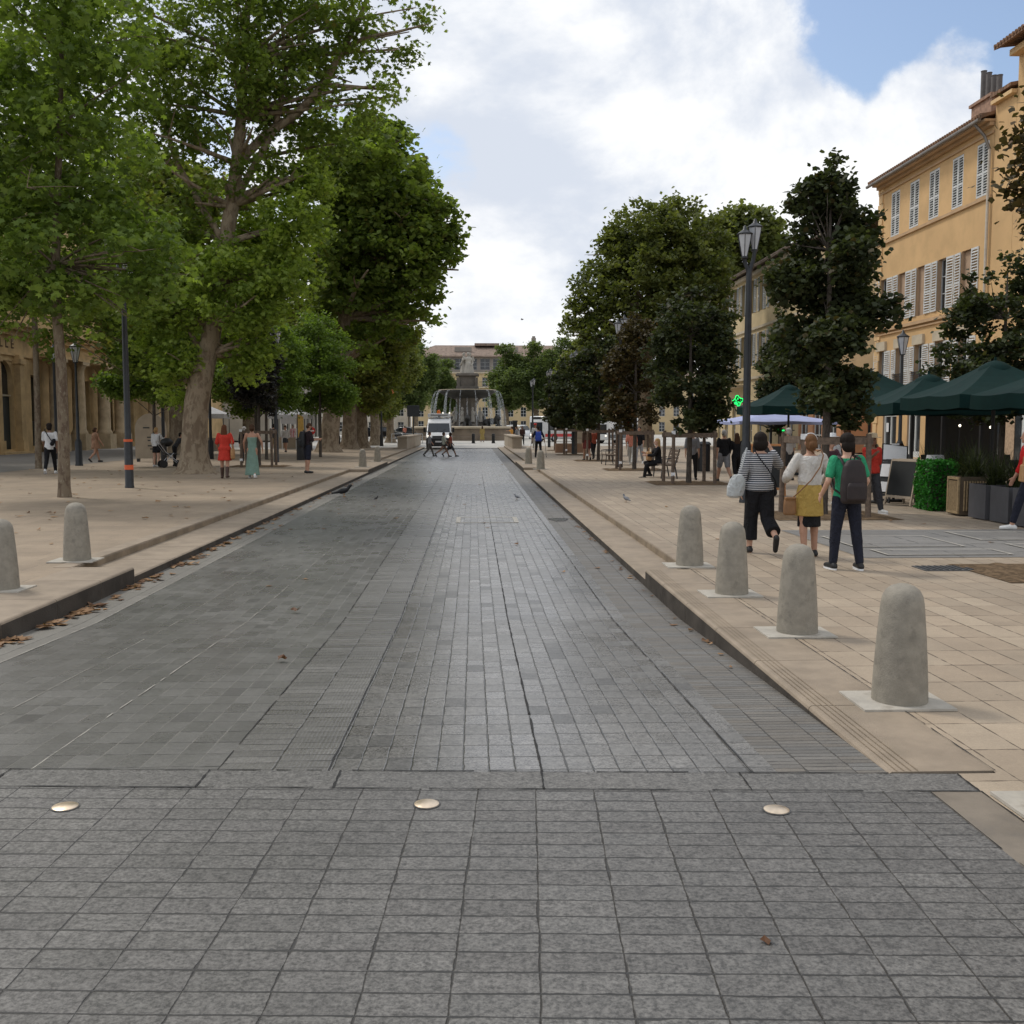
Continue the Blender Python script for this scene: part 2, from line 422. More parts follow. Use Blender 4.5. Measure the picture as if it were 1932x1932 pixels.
M['joint_dark'] = pm('open joint', (0.022, 0.022, 0.022), 0.9, 0.3, 9, world=True)
M['joint_pale'] = pm('mortar joint', (0.30, 0.285, 0.25), 0.9, 0.25, 9, world=True)
g = MB(); g.quad((-900, -300, -0.45), (900, -300, -0.45), (900, 1800, -0.45), (-900, 1800, -0.45))
tag(g.build('ground', M['earth']), kind='structure')

XR = 2.03; XL = -4.09
Y0, Y1, YE = 4.93, 9.9, 86.0
SK = -.0525                      # the crossing lies slightly askew
road = MB()
def strip(x0, x1, mi, y0=Y0, y1=YE):
    ys = [y0, 6.2, 7.4, 8.6, Y1, 40, y1]
    for a, b in zip(ys[:-1], ys[1:]):
        za = Z_ROAD * min(1, max(0, (a - Y0) / (Y1 - Y0))); zb = Z_ROAD * min(1, max(0, (b - Y0) / (Y1 - Y0)))
        fa = SK if a == y0 else 0
        road.quad((x0, a + fa * x0, za), (x1, a + fa * x1, za), (x1, b, zb), (x0, b, zb), mi)
strip(XL, -3.64, 4); strip(-3.64, -1.272, 1); strip(-1.272, -0.722, 2); strip(-0.722, 1.49, 0); strip(1.49, XR, 3)
rd = road.build('road', [M['road_grid'], M['road_left'], M['road_rib'], M['road_gut'], M['road_warm']]); tag(rd, kind='structure')
# (joint strips follow below)
XK = 2.12                        # crossing meets the dropped kerb here
def yb(x, o=0.0): return Y0 + SK * x + o
BW = .245
def wobble(mb, p0, p1, w, z, seed, n=40, gap=.12):
    r_ = random.Random(seed); P = []
    for i in range(n + 1):
        t = i / n; P.append((p0[0] + (p1[0] - p0[0]) * t, p0[1] + (p1[1] - p0[1]) * t, w * r_.uniform(.25, 1.0), r_.uniform(-.002, .002)))
    L = math.hypot(p1[0] - p0[0], p1[1] - p0[1]); nx, ny = -(p1[1] - p0[1]) / L, (p1[0] - p0[0]) / L
    for a, b in zip(P[:-1], P[1:]):
        if r_.random() < gap: continue
        mb.quad((a[0] + nx * (a[3] - a[2] / 2), a[1] + ny * (a[3] - a[2] / 2), z), (b[0] + nx * (b[3] - b[2] / 2), b[1] + ny * (b[3] - b[2] / 2), z), (b[0] + nx * (b[3] + b[2] / 2), b[1] + ny * (b[3] + b[2] / 2), z), (a[0] + nx * (a[3] + a[2] / 2), a[1] + ny * (a[3] + a[2] / 2), z))
g = MB(); g.quad((2.36, -6, 0), (23, -6, 0), (23, Y0 - .12, 0), (2.36, Y0 - .12, 0)); g.quad((XR + .53, Y0 - .12, 0), (23, Y0 - .12, 0), (23, Y0, 0), (XR + .53, Y0, 0)); tag(g.build('right_apron', M['walk_right']), kind='structure')
g = MB(); g.quad((-34, -6, 0), (-7, -6, 0), (-7, 5.4, 0), (-34, 5.4, 0)); tag(g.build('left_apron', M['walk_left']), kind='structure')
g = MB(); g.quad((-7, -6, 0), (XK, -6, 0), (XK, yb(XK, -BW), 0), (-7, yb(-7, -BW), 0), 0)
tag(g.build('crossing', M['crossing']), kind='structure')
g = MB(); g.quad((XK, -6, 0), (2.36, -6, 0), (2.36, yb(2.36, -BW), 0), (XK, yb(XK, -BW), 0))
tag(g.build('dropped_kerb', pm('worn dropped kerb', (0.20, 0.17, 0.135), 0.75, 0.2, 2.5, 0, 0.3, 90, 0.3, ((0.12, 0.11, 0.1), 1.5, 0.6), world=True)), kind='structure')
g = MB(); g.quad((-7, yb(-7, -BW), 0), (2.36, yb(2.36, -BW), 0), (2.36, yb(2.36), 0), (-7, yb(-7), 0))
tag(g.build('crossing_band', M['band']), kind='structure')
g = MB(); wobble(g, (-7, yb(-7)), (XR, yb(XR)), .013, .004, 1, 120); wobble(g, (-7, yb(-7, -BW)), (2.36, yb(2.36, -BW)), .013, .004, 2, 120)
for i, x in enumerate((-5.3, -4.3, -3.3, -2.3, -1.31, -.66, .33, 1.30, 2.36)): wobble(g, (x, yb(x)), (x - .005, yb(x, -BW)), .014, .004, 5 + i, 8, 0)
wobble(g, (XK, -2), (XK, yb(XK, -BW)), .010, .004, 20, 50); wobble(g, (2.36, -2), (2.36, yb(2.36, -BW)), .010, .004, 21, 50, .05)
tag(g.build('crossing_joints', M['joint_dark']), kind='structure')

# walks: slab tops at z=0, outlines follow the kerb ledges
ZT = Z_ROAD + 0.1
def walk(name, sgn, x_edge, far, mat, ledges, TR):
    """sgn +1: right walk. Between ledges a lower tread runs along the road."""
    top = MB(); kb = MB(); tread = MB()
    xin = x_edge + sgn * TR
    kw = 0.32                                     # kerb stone width
    def face(x, y0, y1, z0, z1, mi):
        kb.quad((x, y0, z0), (x, y1, z0), (x, y1, z1), (x, y0, z1), mi)
    top.quad((xin + sgn * 0.001, Y0, 0), (far, Y0, 0), (far, YE, 0), (xin + sgn * 0.001, YE, 0), 0)
    y = ledges[0][0]
    spans = []
    for a, b in ledges:
        if a > y: spans.append((y, a, 't'))
        spans.append((a, b, 'l')); y = b
    if y < YE: spans.append((y, YE, 't'))
    for a, b, t in spans:
        if t == 'l':
            # kerb stones 1.0 m long with thin open joints, rounded nose
            yy = a
            while yy < b - 0.01:
                e = min(b, yy + 1.2)
                c = 0.02
                prof = [(x_edge, Z_ROAD - .15), (x_edge, -c), (x_edge + sgn * c * .3, -c * .3), (x_edge + sgn * c, 0.004), (x_edge + sgn * TR, 0.004), (x_edge + sgn * TR, Z_ROAD - .15)]
                kb.prism([(px, yy + .005, pz) for px, pz in prof], (0, e - yy - .010, 0), 1)
                # darker riser sheet 2 mm proud
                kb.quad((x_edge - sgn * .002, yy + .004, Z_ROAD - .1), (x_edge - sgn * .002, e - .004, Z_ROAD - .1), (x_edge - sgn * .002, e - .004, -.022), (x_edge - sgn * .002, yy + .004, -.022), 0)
                yy = e
        else:
            yy = a
            while yy < b - 0.01:
                e = min(b, yy + 1.5)
                c = 0.015
                prof = [(x_edge, Z_ROAD - .15), (x_edge, ZT - c), (x_edge + sgn * c, ZT), (x_edge + sgn * (TR + .05), ZT), (x_edge + sgn * (TR + .05), Z_ROAD - .15)]
                kb.prism([(px, yy + .005, pz) for px, pz in prof], (0, e - yy - .010, 0), 1)
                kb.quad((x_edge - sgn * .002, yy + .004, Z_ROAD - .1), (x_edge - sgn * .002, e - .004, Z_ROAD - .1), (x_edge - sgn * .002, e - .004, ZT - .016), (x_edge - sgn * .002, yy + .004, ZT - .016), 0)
                prof = [(xin, ZT - .02), (xin, -c), (xin + sgn * c, 0.004), (xin + sgn * 0.22, 0.004), (xin + sgn * 0.22, ZT - .02)]
                kb.prism([(px, yy + .005, pz) for px, pz in prof], (0, e - yy - .010, 0), 1)
                kb.quad((xin - sgn * .002, yy + .004, ZT), (xin - sgn * .002, e - .004, ZT), (xin - sgn * .002, e - .004, -.018), (xin - sgn * .002, yy + .004, -.018), 2)
                yy = e
    tag(top.build(name, mat), kind='structure')
    tag(kb.build(name.replace('walk', 'kerb'), [M['kerb_face'], M['ledge'], M['kerb_tan']]), kind='structure')
walk('right_walk', 1, XR, 23.0, M['walk_right'], [(4.83, 11.95), (41.5, 49.5)], .53)
walk('left_walk', -1, XL, -34.0, M['walk_left'], [(5.3, 12.4), (40.0, 49.0)], .74)
# grooved nosing lines on the near right kerb
g = MB()
for i in range(4):
    x = XR + .045 + i * .035
    g.quad((x, 4.84, .008), (x + .006, 4.84, .008), (x + .006, 11.9, .008), (x, 11.9, .008))
tag(g.build('kerb_grooves', M['kerb_tan']), kind='structure')
g = MB(); wobble(g, (XR + .535, 4.83), (XR + .535, 11.95), .010, .008, 30, 90, .05)
tag(g.build('kerb_joint', M['joint_dark']), kind='structure')
jm = MB()
for q, (x, w_) in enumerate(((0.333, 0.016), (1.36, 0.011), (-0.722, 0.011), (-1.272, 0.009))):
    t = MB(); wobble(t, (x, Y0 + SK * x), (x, 40), w_, 0, 40 + q, 300, .06)
    jm.add([(a, b, Z_ROAD * min(1, max(0, (b - Y0) / (Y1 - Y0))) + .005) for a, b, c in t.v], t.f, 0)
for q, (x, w_) in enumerate(((-2.2, 0.012), (-3.64, 0.013), (-2.87, 0.007))):
    t = MB(); wobble(t, (x, Y0 + SK * x), (x, 40), w_, 0, 50 + q, 300, .15)
    jm.add([(a, b, Z_ROAD * min(1, max(0, (b - Y0) / (Y1 - Y0))) + .005) for a, b, c in t.v], t.f, 1)
tag(jm.build('road_joints', [M['joint_dark'], M['joint_pale']]), kind='structure')
# plaza beyond
g = MB(); g.quad((-160, YE, -0.16), (160, YE, -0.16), (160, 420, -0.16), (-160, 420, -0.16))
tag(g.build('plaza', M['plaza']), kind='structure')
g = MB(); g.quad((-34, 74, .006), (-10.2, 74, .006), (-10.2, YE, .006), (-34, YE, .006)); g.quad((-10.2, 80, .006), (-5.3, 80, .006), (-5.3, YE, .006), (-10.2, YE, .006))
tag(g.build('sunlit_paving', M['plaza']), kind='structure')  # pale sheet over the left walk, painted as sunlit pavement
g = MB(); g.quad((-34, 34, .005), (-17.2, 34, .005), (-17.2, 74, .005), (-34, 74, .005))
M['left_asphalt'] = pm('grey side pavement', (0.17, 0.155, 0.135), 0.85, 0.15, 1.5, 0, 0.2, 60, world=True)
tag(g.build('side_pavement', M['left_asphalt']), kind='structure')
# dark terrace paving with pale frames on the right
g = MB()
g.quad((5.0, 12.9, .005), (12, 12.9, .005), (12, 16.4, .005), (5.0, 16.4, .005))
tag(g.build('terrace_paving', M['dark_pave']), kind='structure')
M['pale_strip'] = pm('pale stone strip', (0.36, 0.34, 0.30), 0.7, 0.15, 5, 0, .2, world=True)
M['manhole'] = pm('cast cover', (0.10, 0.10, 0.10), 0.5, 0.3, 20, 0.4, 0.6, 40, world=True)
def frame_sheet(mb, x0, x1, y0, y1, w, z, skew=0.0, mi=0):
    for a, b, c, d in ((x0, x1, y0, y0 + w), (x0, x1, y1 - w, y1), (x0, x0 + w, y0 + w, y1 - w), (x1 - w, x1, y0 + w, y1 - w)):
        mb.quad((a, c, z), (b, c, z), (b, d, z), (a, d, z), mi)
hatch_labels = ['long grey cover plate set in the dark terrace paving behind the green-shirt walker', 'grey cover plate in the terrace paving nearest the red-top walker', 'grey cover plate in the terrace paving beside the tree pit', 'far grey cover plate in the terrace paving before the planters']
for i, (x0, x1, y0, y1) in enumerate([(5.3, 6.9, 14.0, 15.4), (7.6, 9.4, 13.2, 14.3), (5.4, 7.1, 13.1, 13.7), (7.5, 9.2, 14.8, 16.0)]):
    t = empty('cover_plate', ((x0 + x1) / 2, (y0 + y1) / 2, 0), 0, hatch_labels[i], 'cover plate', 'cover plates in the dark terrace paving')
    hx, hy = (x1 - x0) / 2, (y1 - y0) / 2
    m = MB(); frame_sheet(m, -hx, hx, -hy, hy, .045, .018); m.build('frame', M['pale_strip'], t)
    m = MB(); m.box((0, 0, .008), (2 * hx - .13, 2 * hy - .13, .012)); m.build('plate', M['dark_pave'], t)
t = empty('drain_grate', (5.6, 11.9, 0), 0, 'small dark metal grate in the tan slabs right of the green-shirt walker', 'drain grate')
m = MB(); m.box((0, 0, .006), (.62, .40, .01)); m.build('plate', M['manhole'], t)
m = MB()
for i in range(8): m.box((-.26 + i * .075, 0, .014), (.03, .34, .008))
m.build('grate_bars', M['dark_metal'], t)
t = empty('drain_cover', (0.27, 20.6, Z_ROAD), 0, 'rectangular cover with pale worn frame in the middle of the road', 'drain cover')
m = MB(); frame_sheet(m, -.62, .62, -.62, .62, .09, .008); m.build('frame', M['pale_strip'], t)
m = MB(); m.quad((-.5, -.5, .005), (.5, -.5, .005), (.5, .5, .005), (-.5, .5, .005)); m.build('plate', M['road_grid'], t)
k = NT('puddle water'); M['puddle'] = k.out(k.pbr((0.25, 0.25, 0.25), 0.04, 0, None, 0.6))
m = MB(); pts = [(0.19 * (1 + .25 * math.sin(3 * a)) * math.cos(a), .45 * (1 + .2 * math.cos(2 * a)) * math.sin(a), 0) for a in [2 * math.pi * i / 20 for i in range(20)]]
m.add(pts, [tuple(range(20))]); o = m.build('puddle', M['puddle'], None, (1.72, 20.6, Z_ROAD + .006)); tag(o, 'small shiny puddle by the right kerb beside the drain cover', 'puddle')
# metal studs on the crossing
M['stud'] = pm('brushed brass', (0.75, 0.62, 0.47), 0.38, 0.12, 20, 1.0)
for px, py, lb in ((123, 1523, 'leftmost round metal stud set in the grey crossing setts'), (805, 1518, 'middle round metal stud set in the grey crossing setts'), (1465, 1529, 'right round metal stud in the crossing setts, nearest the kerb')):
    p = G(px, py)
    if px == 123:
        st = empty('road_stud', p, 0, lb, 'road stud', 'metal studs across the crossing')
        m = MB(); m.lathe([(.0565, 0), (.056, .006), (.045, .010), (.02, .013), (.002, .0135)], n=28); m.build('cap', M['stud'], st, smooth=True)
        m = MB(); m.lathe([(.062, .001), (.062, .004), (.0568, .004), (.0568, .001)], n=28, cap=False); m.build('rim', M['manhole'], st)
    else: dup(st, p, 0, lb)

# ================================================================== BOLLARDS
M['bollard'] = pm('bollard stone', (0.27, 0.245, 0.20), 0.7, 0.12, 14, 0, 0.5, 110, 0.35, ((0.15, 0.135, 0.11), 9, 0.6), world=True)
M['bplate'] = pm('pale bollard plate', (0.43, 0.40, 0.345), 0.7, 0.15, 5, 0, 0.25, 80, 0.3, ((0.24, 0.21, 0.17), 5, 0.7), world=True)
def bollard(loc, label, s=1.0):
    t = empty('stone_bollard', loc, rnd.uniform(-.03, .03), label, 'bollard', 'stone bollards along the road edge', s)
    m = MB(); m.lathe([(.165, .012), (.166, .03), (.158, .2), (.145, .4), (.130, .58), (.126, .62), (.118, .66), (.10, .695), (.07, .72), (.035, .733), (.004, .737)], n=32)
    m.build('post', M['bollard'], t, smooth=True)
    m = MB(); m.box((-.02, 0, .006), (.56, .44, .014)); m.build('base_plate', M['bplate'], t)
    return t
b0 = bollard((2.62, 6.10, .004), 'stone bollard on the right kerb, nearest the camera and largest')
for x, y, lb in [(2.65, 8.20, 'second stone bollard from the camera on the right kerb, before the yellow-skirt walker'), (2.60, 10.14, 'third stone bollard from the camera on the right kerb, below the striped-top woman'), (2.62, 12.25, 'fourth stone bollard on the right kerb, where the low step begins'),
                 (2.68, 4.30, 'stone bollard at the right picture edge of which mainly the pale base plate shows'),
                 (-4.99, 13.0, 'stone bollard at the end of the left kerb, nearer the young tree'), (-4.89, 10.72, 'stone bollard cut by the left picture edge'),
                 (-4.55, 42.3, 'small far bollard on the left ledge nearer the man with a phone'), (-4.5, 48.3, 'farther small bollard on the left ledge by the van'),
                 (2.45, 45.5, 'far bollard on the right ledge nearer the road'), (2.62, 39.9, 'far bollard standing before the man with crutches')]:
    dup(b0, (x, y, .004), rnd.uniform(-.03, .03), lb)

# ================================================================== LITTER
def litter(name, n, gen, mat, size=(.05, .1)):
    V = []; F = []
    for i in range(n):
        x, y, z = gen()
        s = rnd.uniform(*size); a = rnd.uniform(0, 6.28); cu = rnd.uniform(.1, .6)
        pts = []
        for q in range(7):
            b = 2 * math.pi * q / 7; rr = s * (0.55 + .45 * (q % 2)) * rnd.uniform(.7, 1.1)
            xx = rr * math.cos(b); yy = rr * .75 * math.sin(b)
            pts.append((x + xx * math.cos(a) - yy * math.sin(a), y + xx * math.sin(a) + yy * math.cos(a), z + .006 + abs(xx) * cu * rnd.uniform(.4, 1.2)))
        b0_ = len(V); V += pts; F.append(list(range(b0_, b0_ + 7)))
    me = bpy.data.meshes.new(name); me.from_pydata(V, [], F); me.materials.append(mat)
    at = me.attributes.new('tint', 'FLOAT', 'FACE'); at.data.foreach_set('value', [rnd.random() for _ in F])
    return tag(put(name, me), kind='stuff')
M['dry_leaf'] = leafmat('dry leaves', (0.10, 0.045, 0.02), (0.34, 0.20, 0.10), 0.1)
def g_left():
    y = 6.5 + abs(rnd.gauss(0, 1)) * 6 if rnd.random() < .7 else rnd.uniform(12, 36)
    z = Z_ROAD * min(1, max(0, (y - Y0) / (Y1 - Y0)))
    cl = math.sin(y * 3.1) + math.sin(y * 7.3)
    if cl < -0.2: y += .35
    return (XL + .04 + abs(rnd.gauss(0, .09)), y, z)
litter('fallen_leaves', 330, g_left, M['dry_leaf'], (.05, .11))
def g_walk():
    return (rnd.uniform(-18, -5), rnd.uniform(10, 45), .004)
litter('leaf_litter', 260, g_walk, M['dry_leaf'], (.06, .13))
def g_road():
    return (rnd.uniform(-3.9, 1.8), rnd.uniform(12, 50), Z_ROAD) if rnd.random() < .6 else (rnd.uniform(2.8, 9), rnd.uniform(8, 34), .004)
litter('scattered_leaves', 70, g_road, M['dry_leaf'], (.04, .09))
def g_right():
    y = rnd.uniform(7, 40)
    z = Z_ROAD * min(1, max(0, (y - Y0) / (Y1 - Y0)))
    return (XR - .03 - abs(rnd.gauss(0, .05)), y, z)
litter('gutter_leaves', 70, g_right, M['dry_leaf'], (.03, .07))
# single leaves lying on the open setts
for px, py, lb in ((532, 1245, 'pair-curled pale dry leaf lying on the left of the road setts'), (557, 1153, 'dark curled leaf on the road left of the middle'), (1447, 1778, 'small pale scrap of leaf on the near right crossing setts')):
    y = G(px, py).y; z = Z_ROAD * min(1, max(0, (y - Y0) / (Y1 - Y0))); p = G(px, py, z)
    V = []; m = MB()
    for q in range(9):
        b = 2 * math.pi * q / 9; rr = .075 * (.6 + .4 * (q % 2)); V.append((rr * math.cos(b), rr * .8 * math.sin(b), .008 + .03 * abs(math.cos(b)) * (q % 3)))
    m.add(V, [tuple(range(9))]); o = m.build('dry_leaf', M['dry_leaf'], None, p, rnd.uniform(0, 6)); tag(o, lb, 'leaf')
    o.scale = (.35,) * 3 if px == 1447 else (.72,) * 3
# ================================================================== TREES
STAR = []
for i, (a, r) in enumerate([(90, 1.0), (68, .52), (42, .88), (16, .45), (-12, .70), (-62, .30), (-90, .38), (-118, .30), (192, .70), (164, .45), (138, .88), (112, .52)]):
    STAR.append((r * math.cos(R(a)), r * math.sin(R(a)), -.18 * abs(math.cos(R(a))) * r + (-.12 if r > .8 else 0)))
STAR = np.array(STAR)
LOBE = np.array([(0, 1, -.1), (-.5, .45, .0), (-.85, .15, -.15), (-.38, -.6, 0), (.38, -.6, 0), (.85, .15, -.15), (.5, .45, .0)])
RHOMB = np.array([(0, .95, -.08), (-.7, .1, .04), (0, -.8, -.08), (.7, .1, .04)])

def leaves(name, C, size, tint, mat, shape=RHOMB, up=0.5):
    n = len(C)
    N = NPR.normal(size=(n, 3)); N /= np.linalg.norm(N, axis=1)[:, None]; N[:, 2] = np.abs(N[:, 2]) * .7 + up
    N /= np.linalg.norm(N, axis=1)[:, None]
    T = NPR.normal(size=(n, 3)); T -= N * (T * N).sum(1)[:, None]; T /= np.linalg.norm(T, axis=1)[:, None]
    B = np.cross(N, T)
    s = (size * NPR.uniform(.65, 1.2, n))[:, None, None]
    q = len(shape)
    co = C[:, None, :] + s * (shape[None, :, 0:1] * T[:, None, :] + shape[None, :, 1:2] * B[:, None, :] + shape[None, :, 2:3] * N[:, None, :])
    me = bpy.data.meshes.new(name)
    me.vertices.add(n * q); me.loops.add(n * q); me.polygons.add(n)
    me.vertices.foreach_set('co', co.reshape(-1).astype(np.float32))
    me.loops.foreach_set('vertex_index', np.arange(n * q, dtype=np.int32))
    me.polygons.foreach_set('loop_start', np.arange(0, n * q, q, dtype=np.int32))
    me.materials.append(mat)
    at = me.attributes.new('tint', 'FLOAT', 'FACE'); at.data.foreach_set('value', tint.astype(np.float32))
    me.update(calc_edges=True)
    return me

def blob_leaves(blobs, n, clump, per, hollow=0.45, seed=0):
    """points in leaf clumps through ellipsoids; blobs: (centre, radii, weight)"""
    r = np.random.default_rng(seed)
    vol = np.array([b[1][0] * b[1][1] * b[1][2] * (b[2] if len(b) > 2 else 1) for b in blobs]) ** 0.75
    vol /= vol.sum()
    nc = max(4, n // per)
    idx = r.choice(len(blobs), nc, p=vol)
    c = np.array([b[0] for b in blobs], dtype=float)[idx]; rad = np.array([b[1] for b in blobs], dtype=float)[idx]
    d = r.normal(size=(nc, 3)); d /= np.linalg.norm(d, axis=1)[:, None]
    rr = (hollow + (1 - hollow) * r.uniform(0, 1, nc) ** .6)[:, None]
    cc = c + d * rad * rr
    ct = r.uniform(0, 1, nc)
    k = r.integers(0, nc, n)
    g = r.normal(size=(n, 3)); g /= (np.linalg.norm(g, axis=1)[:, None] + 1e-6)
    P = cc[k] + g * ((r.uniform(0, 1, n) ** .5) * np.where(r.uniform(0, 1, n) < .13, 1.9, 1.0))[:, None] * clump * np.array([1.15, 1.15, .75])
    t = np.clip(.70 * ct[k] + .30 * r.uniform(0, 1, n), 0, 1)
    return P, t, cc

def limb(mb, a, b, r0, r1, sag=.08, n=8, seg=5):
    a = Vector(a); b = Vector(b); L = (b - a).length
    mid = (a + b) / 2 + Vector((rnd.uniform(-1, 1), rnd.uniform(-1, 1), rnd.uniform(-.3, 1))) * L * sag
    path = []; rad = []
    for i in range(seg + 1):
        t = i / seg
        path.append(a * (1 - t) ** 2 + mid * 2 * t * (1 - t) + b * t * t); rad.append(r0 + (r1 - r0) * t)
    mb.tube(path, rad, n)
    return path

def make_tree(name, label, cat, base, trunk, blobs, n, lsize, clump, per, bark, leaf, shape=RHOMB, group=None, limbs=2, seed=1, hollow=.45, limb_r=.09, extra=None, limb_from=.35, up=.5, paths=()):
    """trunk: [(x,y,z,r)] local; blobs local. extra: (blobs, n, leafmat) for a second crown part"""
    t = empty(name, base, 0, label, cat, group)
    m = MB()
    m.tube([p[:3] for p in trunk], [p[3] for p in trunk], 16)
    for pth in paths: m.tube([p[:3] for p in pth], [p[3] for p in pth], 10)
    pts = [Vector(p[:3]) for p in trunk]; rs = [p[3] for p in trunk]
    k0 = int(len(pts) * limb_from)
    allb = list(blobs) + (list(extra[0]) if extra else [])
    for b in allb:
        c = Vector(b[0])
        for j in range(limbs):
            tgt = c + Vector((rnd.gauss(0, .45) * b[1][0], rnd.gauss(0, .45) * b[1][1], rnd.gauss(0, .35) * b[1][2]))
            cand = [i for i in range(k0, len(pts)) if pts[i].z < tgt.z + .5] or [k0]
            i = min(cand, key=lambda q: (pts[q] - tgt).length + abs(pts[q].z - (tgt.z - 1.0)) * .3)
            r0 = min(limb_r, rs[i] * .6)
            path = limb(m, pts[i], tgt, r0, r0 * .25)
            for _ in range(2):
                q = path[rnd.randint(2, len(path) - 1)]
                limb(m, q, q + Vector((rnd.gauss(0, .4) * b[1][0], rnd.gauss(0, .4) * b[1][1], rnd.uniform(0, .5) * b[1][2])), r0 * .35, r0 * .1, .1, 5, 3)
    m.build('trunk', bark, t, smooth=True)
    P, tt, _ = blob_leaves(blobs, n, clump, per, hollow, seed)
    put('crown', leaves('crown', P, lsize, tt, leaf, shape, up), t)
    if extra:
        P, tt, _ = blob_leaves(extra[0], extra[1], clump, per, hollow, seed + 50)
        put('lower_foliage', leaves('lower_foliage', P, lsize, tt, extra[2], shape, up), t)
    return t

M['leaf_plane'] = leafmat('plane leaves', (0.060, 0.092, 0.022), (0.215, 0.28, 0.066), .48, (0.13, 0.10, 0.03))
M['leaf_bright'] = leafmat('fresh plane leaves', (0.10, 0.150, 0.028), (0.30, 0.38, 0.085), .45)
M['leaf_young'] = leafmat('young plane leaves', (0.062, 0.100, 0.024), (0.22, 0.30, 0.07), .42)
M['leaf_far'] = leafmat('far plane leaves', (0.068, 0.098, 0.034), (0.15, 0.195, 0.07), .32)
M['leaf_maple'] = leafmat('dark maple leaves', (0.022, 0.030, 0.015), (0.066, 0.082, 0.034), .28, (0.085, 0.055, 0.02))
M['leaf_maple_red'] = leafmat('reddish maple leaves', (0.035, 0.028, 0.014), (0.085, 0.066, 0.026), .22, (0.13, 0.06, 0.02))
M['leaf_purple'] = leafmat('dusky leaves', (0.018, 0.017, 0.018), (0.04, 0.04, 0.035), .15)
M['leaf_olive'] = leafmat('olive green leaves', (0.08, 0.10, 0.026), (0.21, 0.235, 0.064), .38, (0.18, 0.13, 0.035))

def pxblobs(lst, depth, base, yr=1.0):
    """(px,py,r[,dy]) seen at street depth -> local ellipsoids with real depth of their own"""
    out = []
    for b in lst:
        dy = b[3] if len(b) > 3 else rnd.uniform(-.25, .25) * b[2] / 1932 * depth * 2
        p = D(b[0], b[1], depth + dy); r = b[2] * depth / 1932
        out.append((tuple(p - base), (r, r * yr, r), b[4] if len(b) > 4 else 1))
    return out
def pxtrunk(lst, depth, base, lean=0.0):
    return [tuple(D(px, py, depth + lean * i) - base) + (r,) for i, (px, py, r) in enumerate(lst)]

# --- young plane nearest on the left
b = G(122, 938); d = b.y
tr = [(0, 0, -.05, .17), (0, 0, .25, .14)] + pxtrunk([(120, 820, .128), (116, 700, .12), (108, 600, .112), (105, 500, .10), (108, 380, .085), (113, 240, .065), (116, 100, .05), (118, -60, .03)], d, b)
bl = pxblobs([(60, 470, 110), (190, 455, 105), (285, 475, 62), (30, 300, 140), (185, 290, 115), (80, 120, 150), (205, 110, 95), (-80, 420, 150), (-70, 200, 150), (130, -80, 170), (250, 400, 70), (130, 560, 75), (30, 570, 70), (220, 545, 55), (300, 560, 40), (-60, 560, 90), (250, 500, 60, -1.0), (262, 560, 42, -.5), (225, 590, 34), (330, 500, 40, .5), (40, 600, 45)], d, b)
make_tree('plane_tree', 'slim young plane tree on the left walk behind the left bollard', 'tree', b, tr, bl, 19000, .135, .40, 30, M['bark_young'], M['leaf_young'], STAR, 'plane trees along the left walk', 2, 3, .35, .035, limb_from=.5)
# --- second thin young plane, left edge, farther back
b = G(73, 884); d = b.y
tr = [(0, 0, -.05, .14), (0, 0, .3, .125)] + pxtrunk([(71, 780, .115), (68, 680, .11), (64, 580, .10), (66, 430, .085), (70, 280, .06), (72, 150, .04)], d, b)
bl = pxblobs([(70, 420, 120), (-40, 350, 120), (150, 330, 110), (60, 220, 130), (30, 540, 70), (120, 520, 75), (200, 480, 70), (-60, 520, 80), (180, 600, 55), (240, 600, 45), (90, 80, 120), (210, 300, 80), (90, 640, 36), (285, 640, 40), (250, 690, 34, 0, .6), (310, 690, 30, 1, .6)], d, b, 1.2)
make_tree('plane_tree', 'thinner young plane tree at the left edge, in front of the dark arched door', 'tree', b, tr, bl, 21000, .125, .45, 24, M['bark_young'], M['leaf_plane'], LOBE, 'plane trees along the left walk', 2, 4, .35, .04, limb_from=.5)
# --- the great plane with leaning trunk
b = G(368, 893); d = b.y
tr = [(-.0, 0, -.15, 1.02), (0, 0, .03, .80), (0, 0, .15, .66), (0, 0, .45, .54)] + pxtrunk([(367, 850, .475), (368, 800, .44), (371, 760, .43), (379, 715, .41), (391, 670, .35), (402, 615, .32), (412, 540, .29), (425, 460, .27), (437, 390, .25), (447, 310, .22), (455, 220, .18), (462, 110, .13), (470, -40, .09)], d, b)
def pp(lst): return pxtrunk(lst, d, b)
paths = [pp([(447, 310, .17), (500, 255, .16), (560, 215, .15), (610, 160, .13), (645, 95, .11), (680, 30, .09), (715, -60, .05)]),
         pp([(437, 390, .15), (470, 330, .13), (520, 240, .11), (540, 130, .08), (530, 20, .05)]),
         pp([(425, 460, .14), (380, 390, .11), (330, 300, .09), (300, 180, .06), (290, 60, .04)]),
         pp([(645, 95, .09), (690, 70, .07), (750, 60, .05), (810, 45, .025)]),
         pp([(610, 160, .09), (680, 165, .06), (740, 170, .03)]),
         pp([(391, 670, .16), (365, 640, .10), (345, 590, .07), (320, 520, .04)]),
         pp([(440, 375, .11), (500, 350, .08), (560, 330, .05), (600, 320, .03)])]
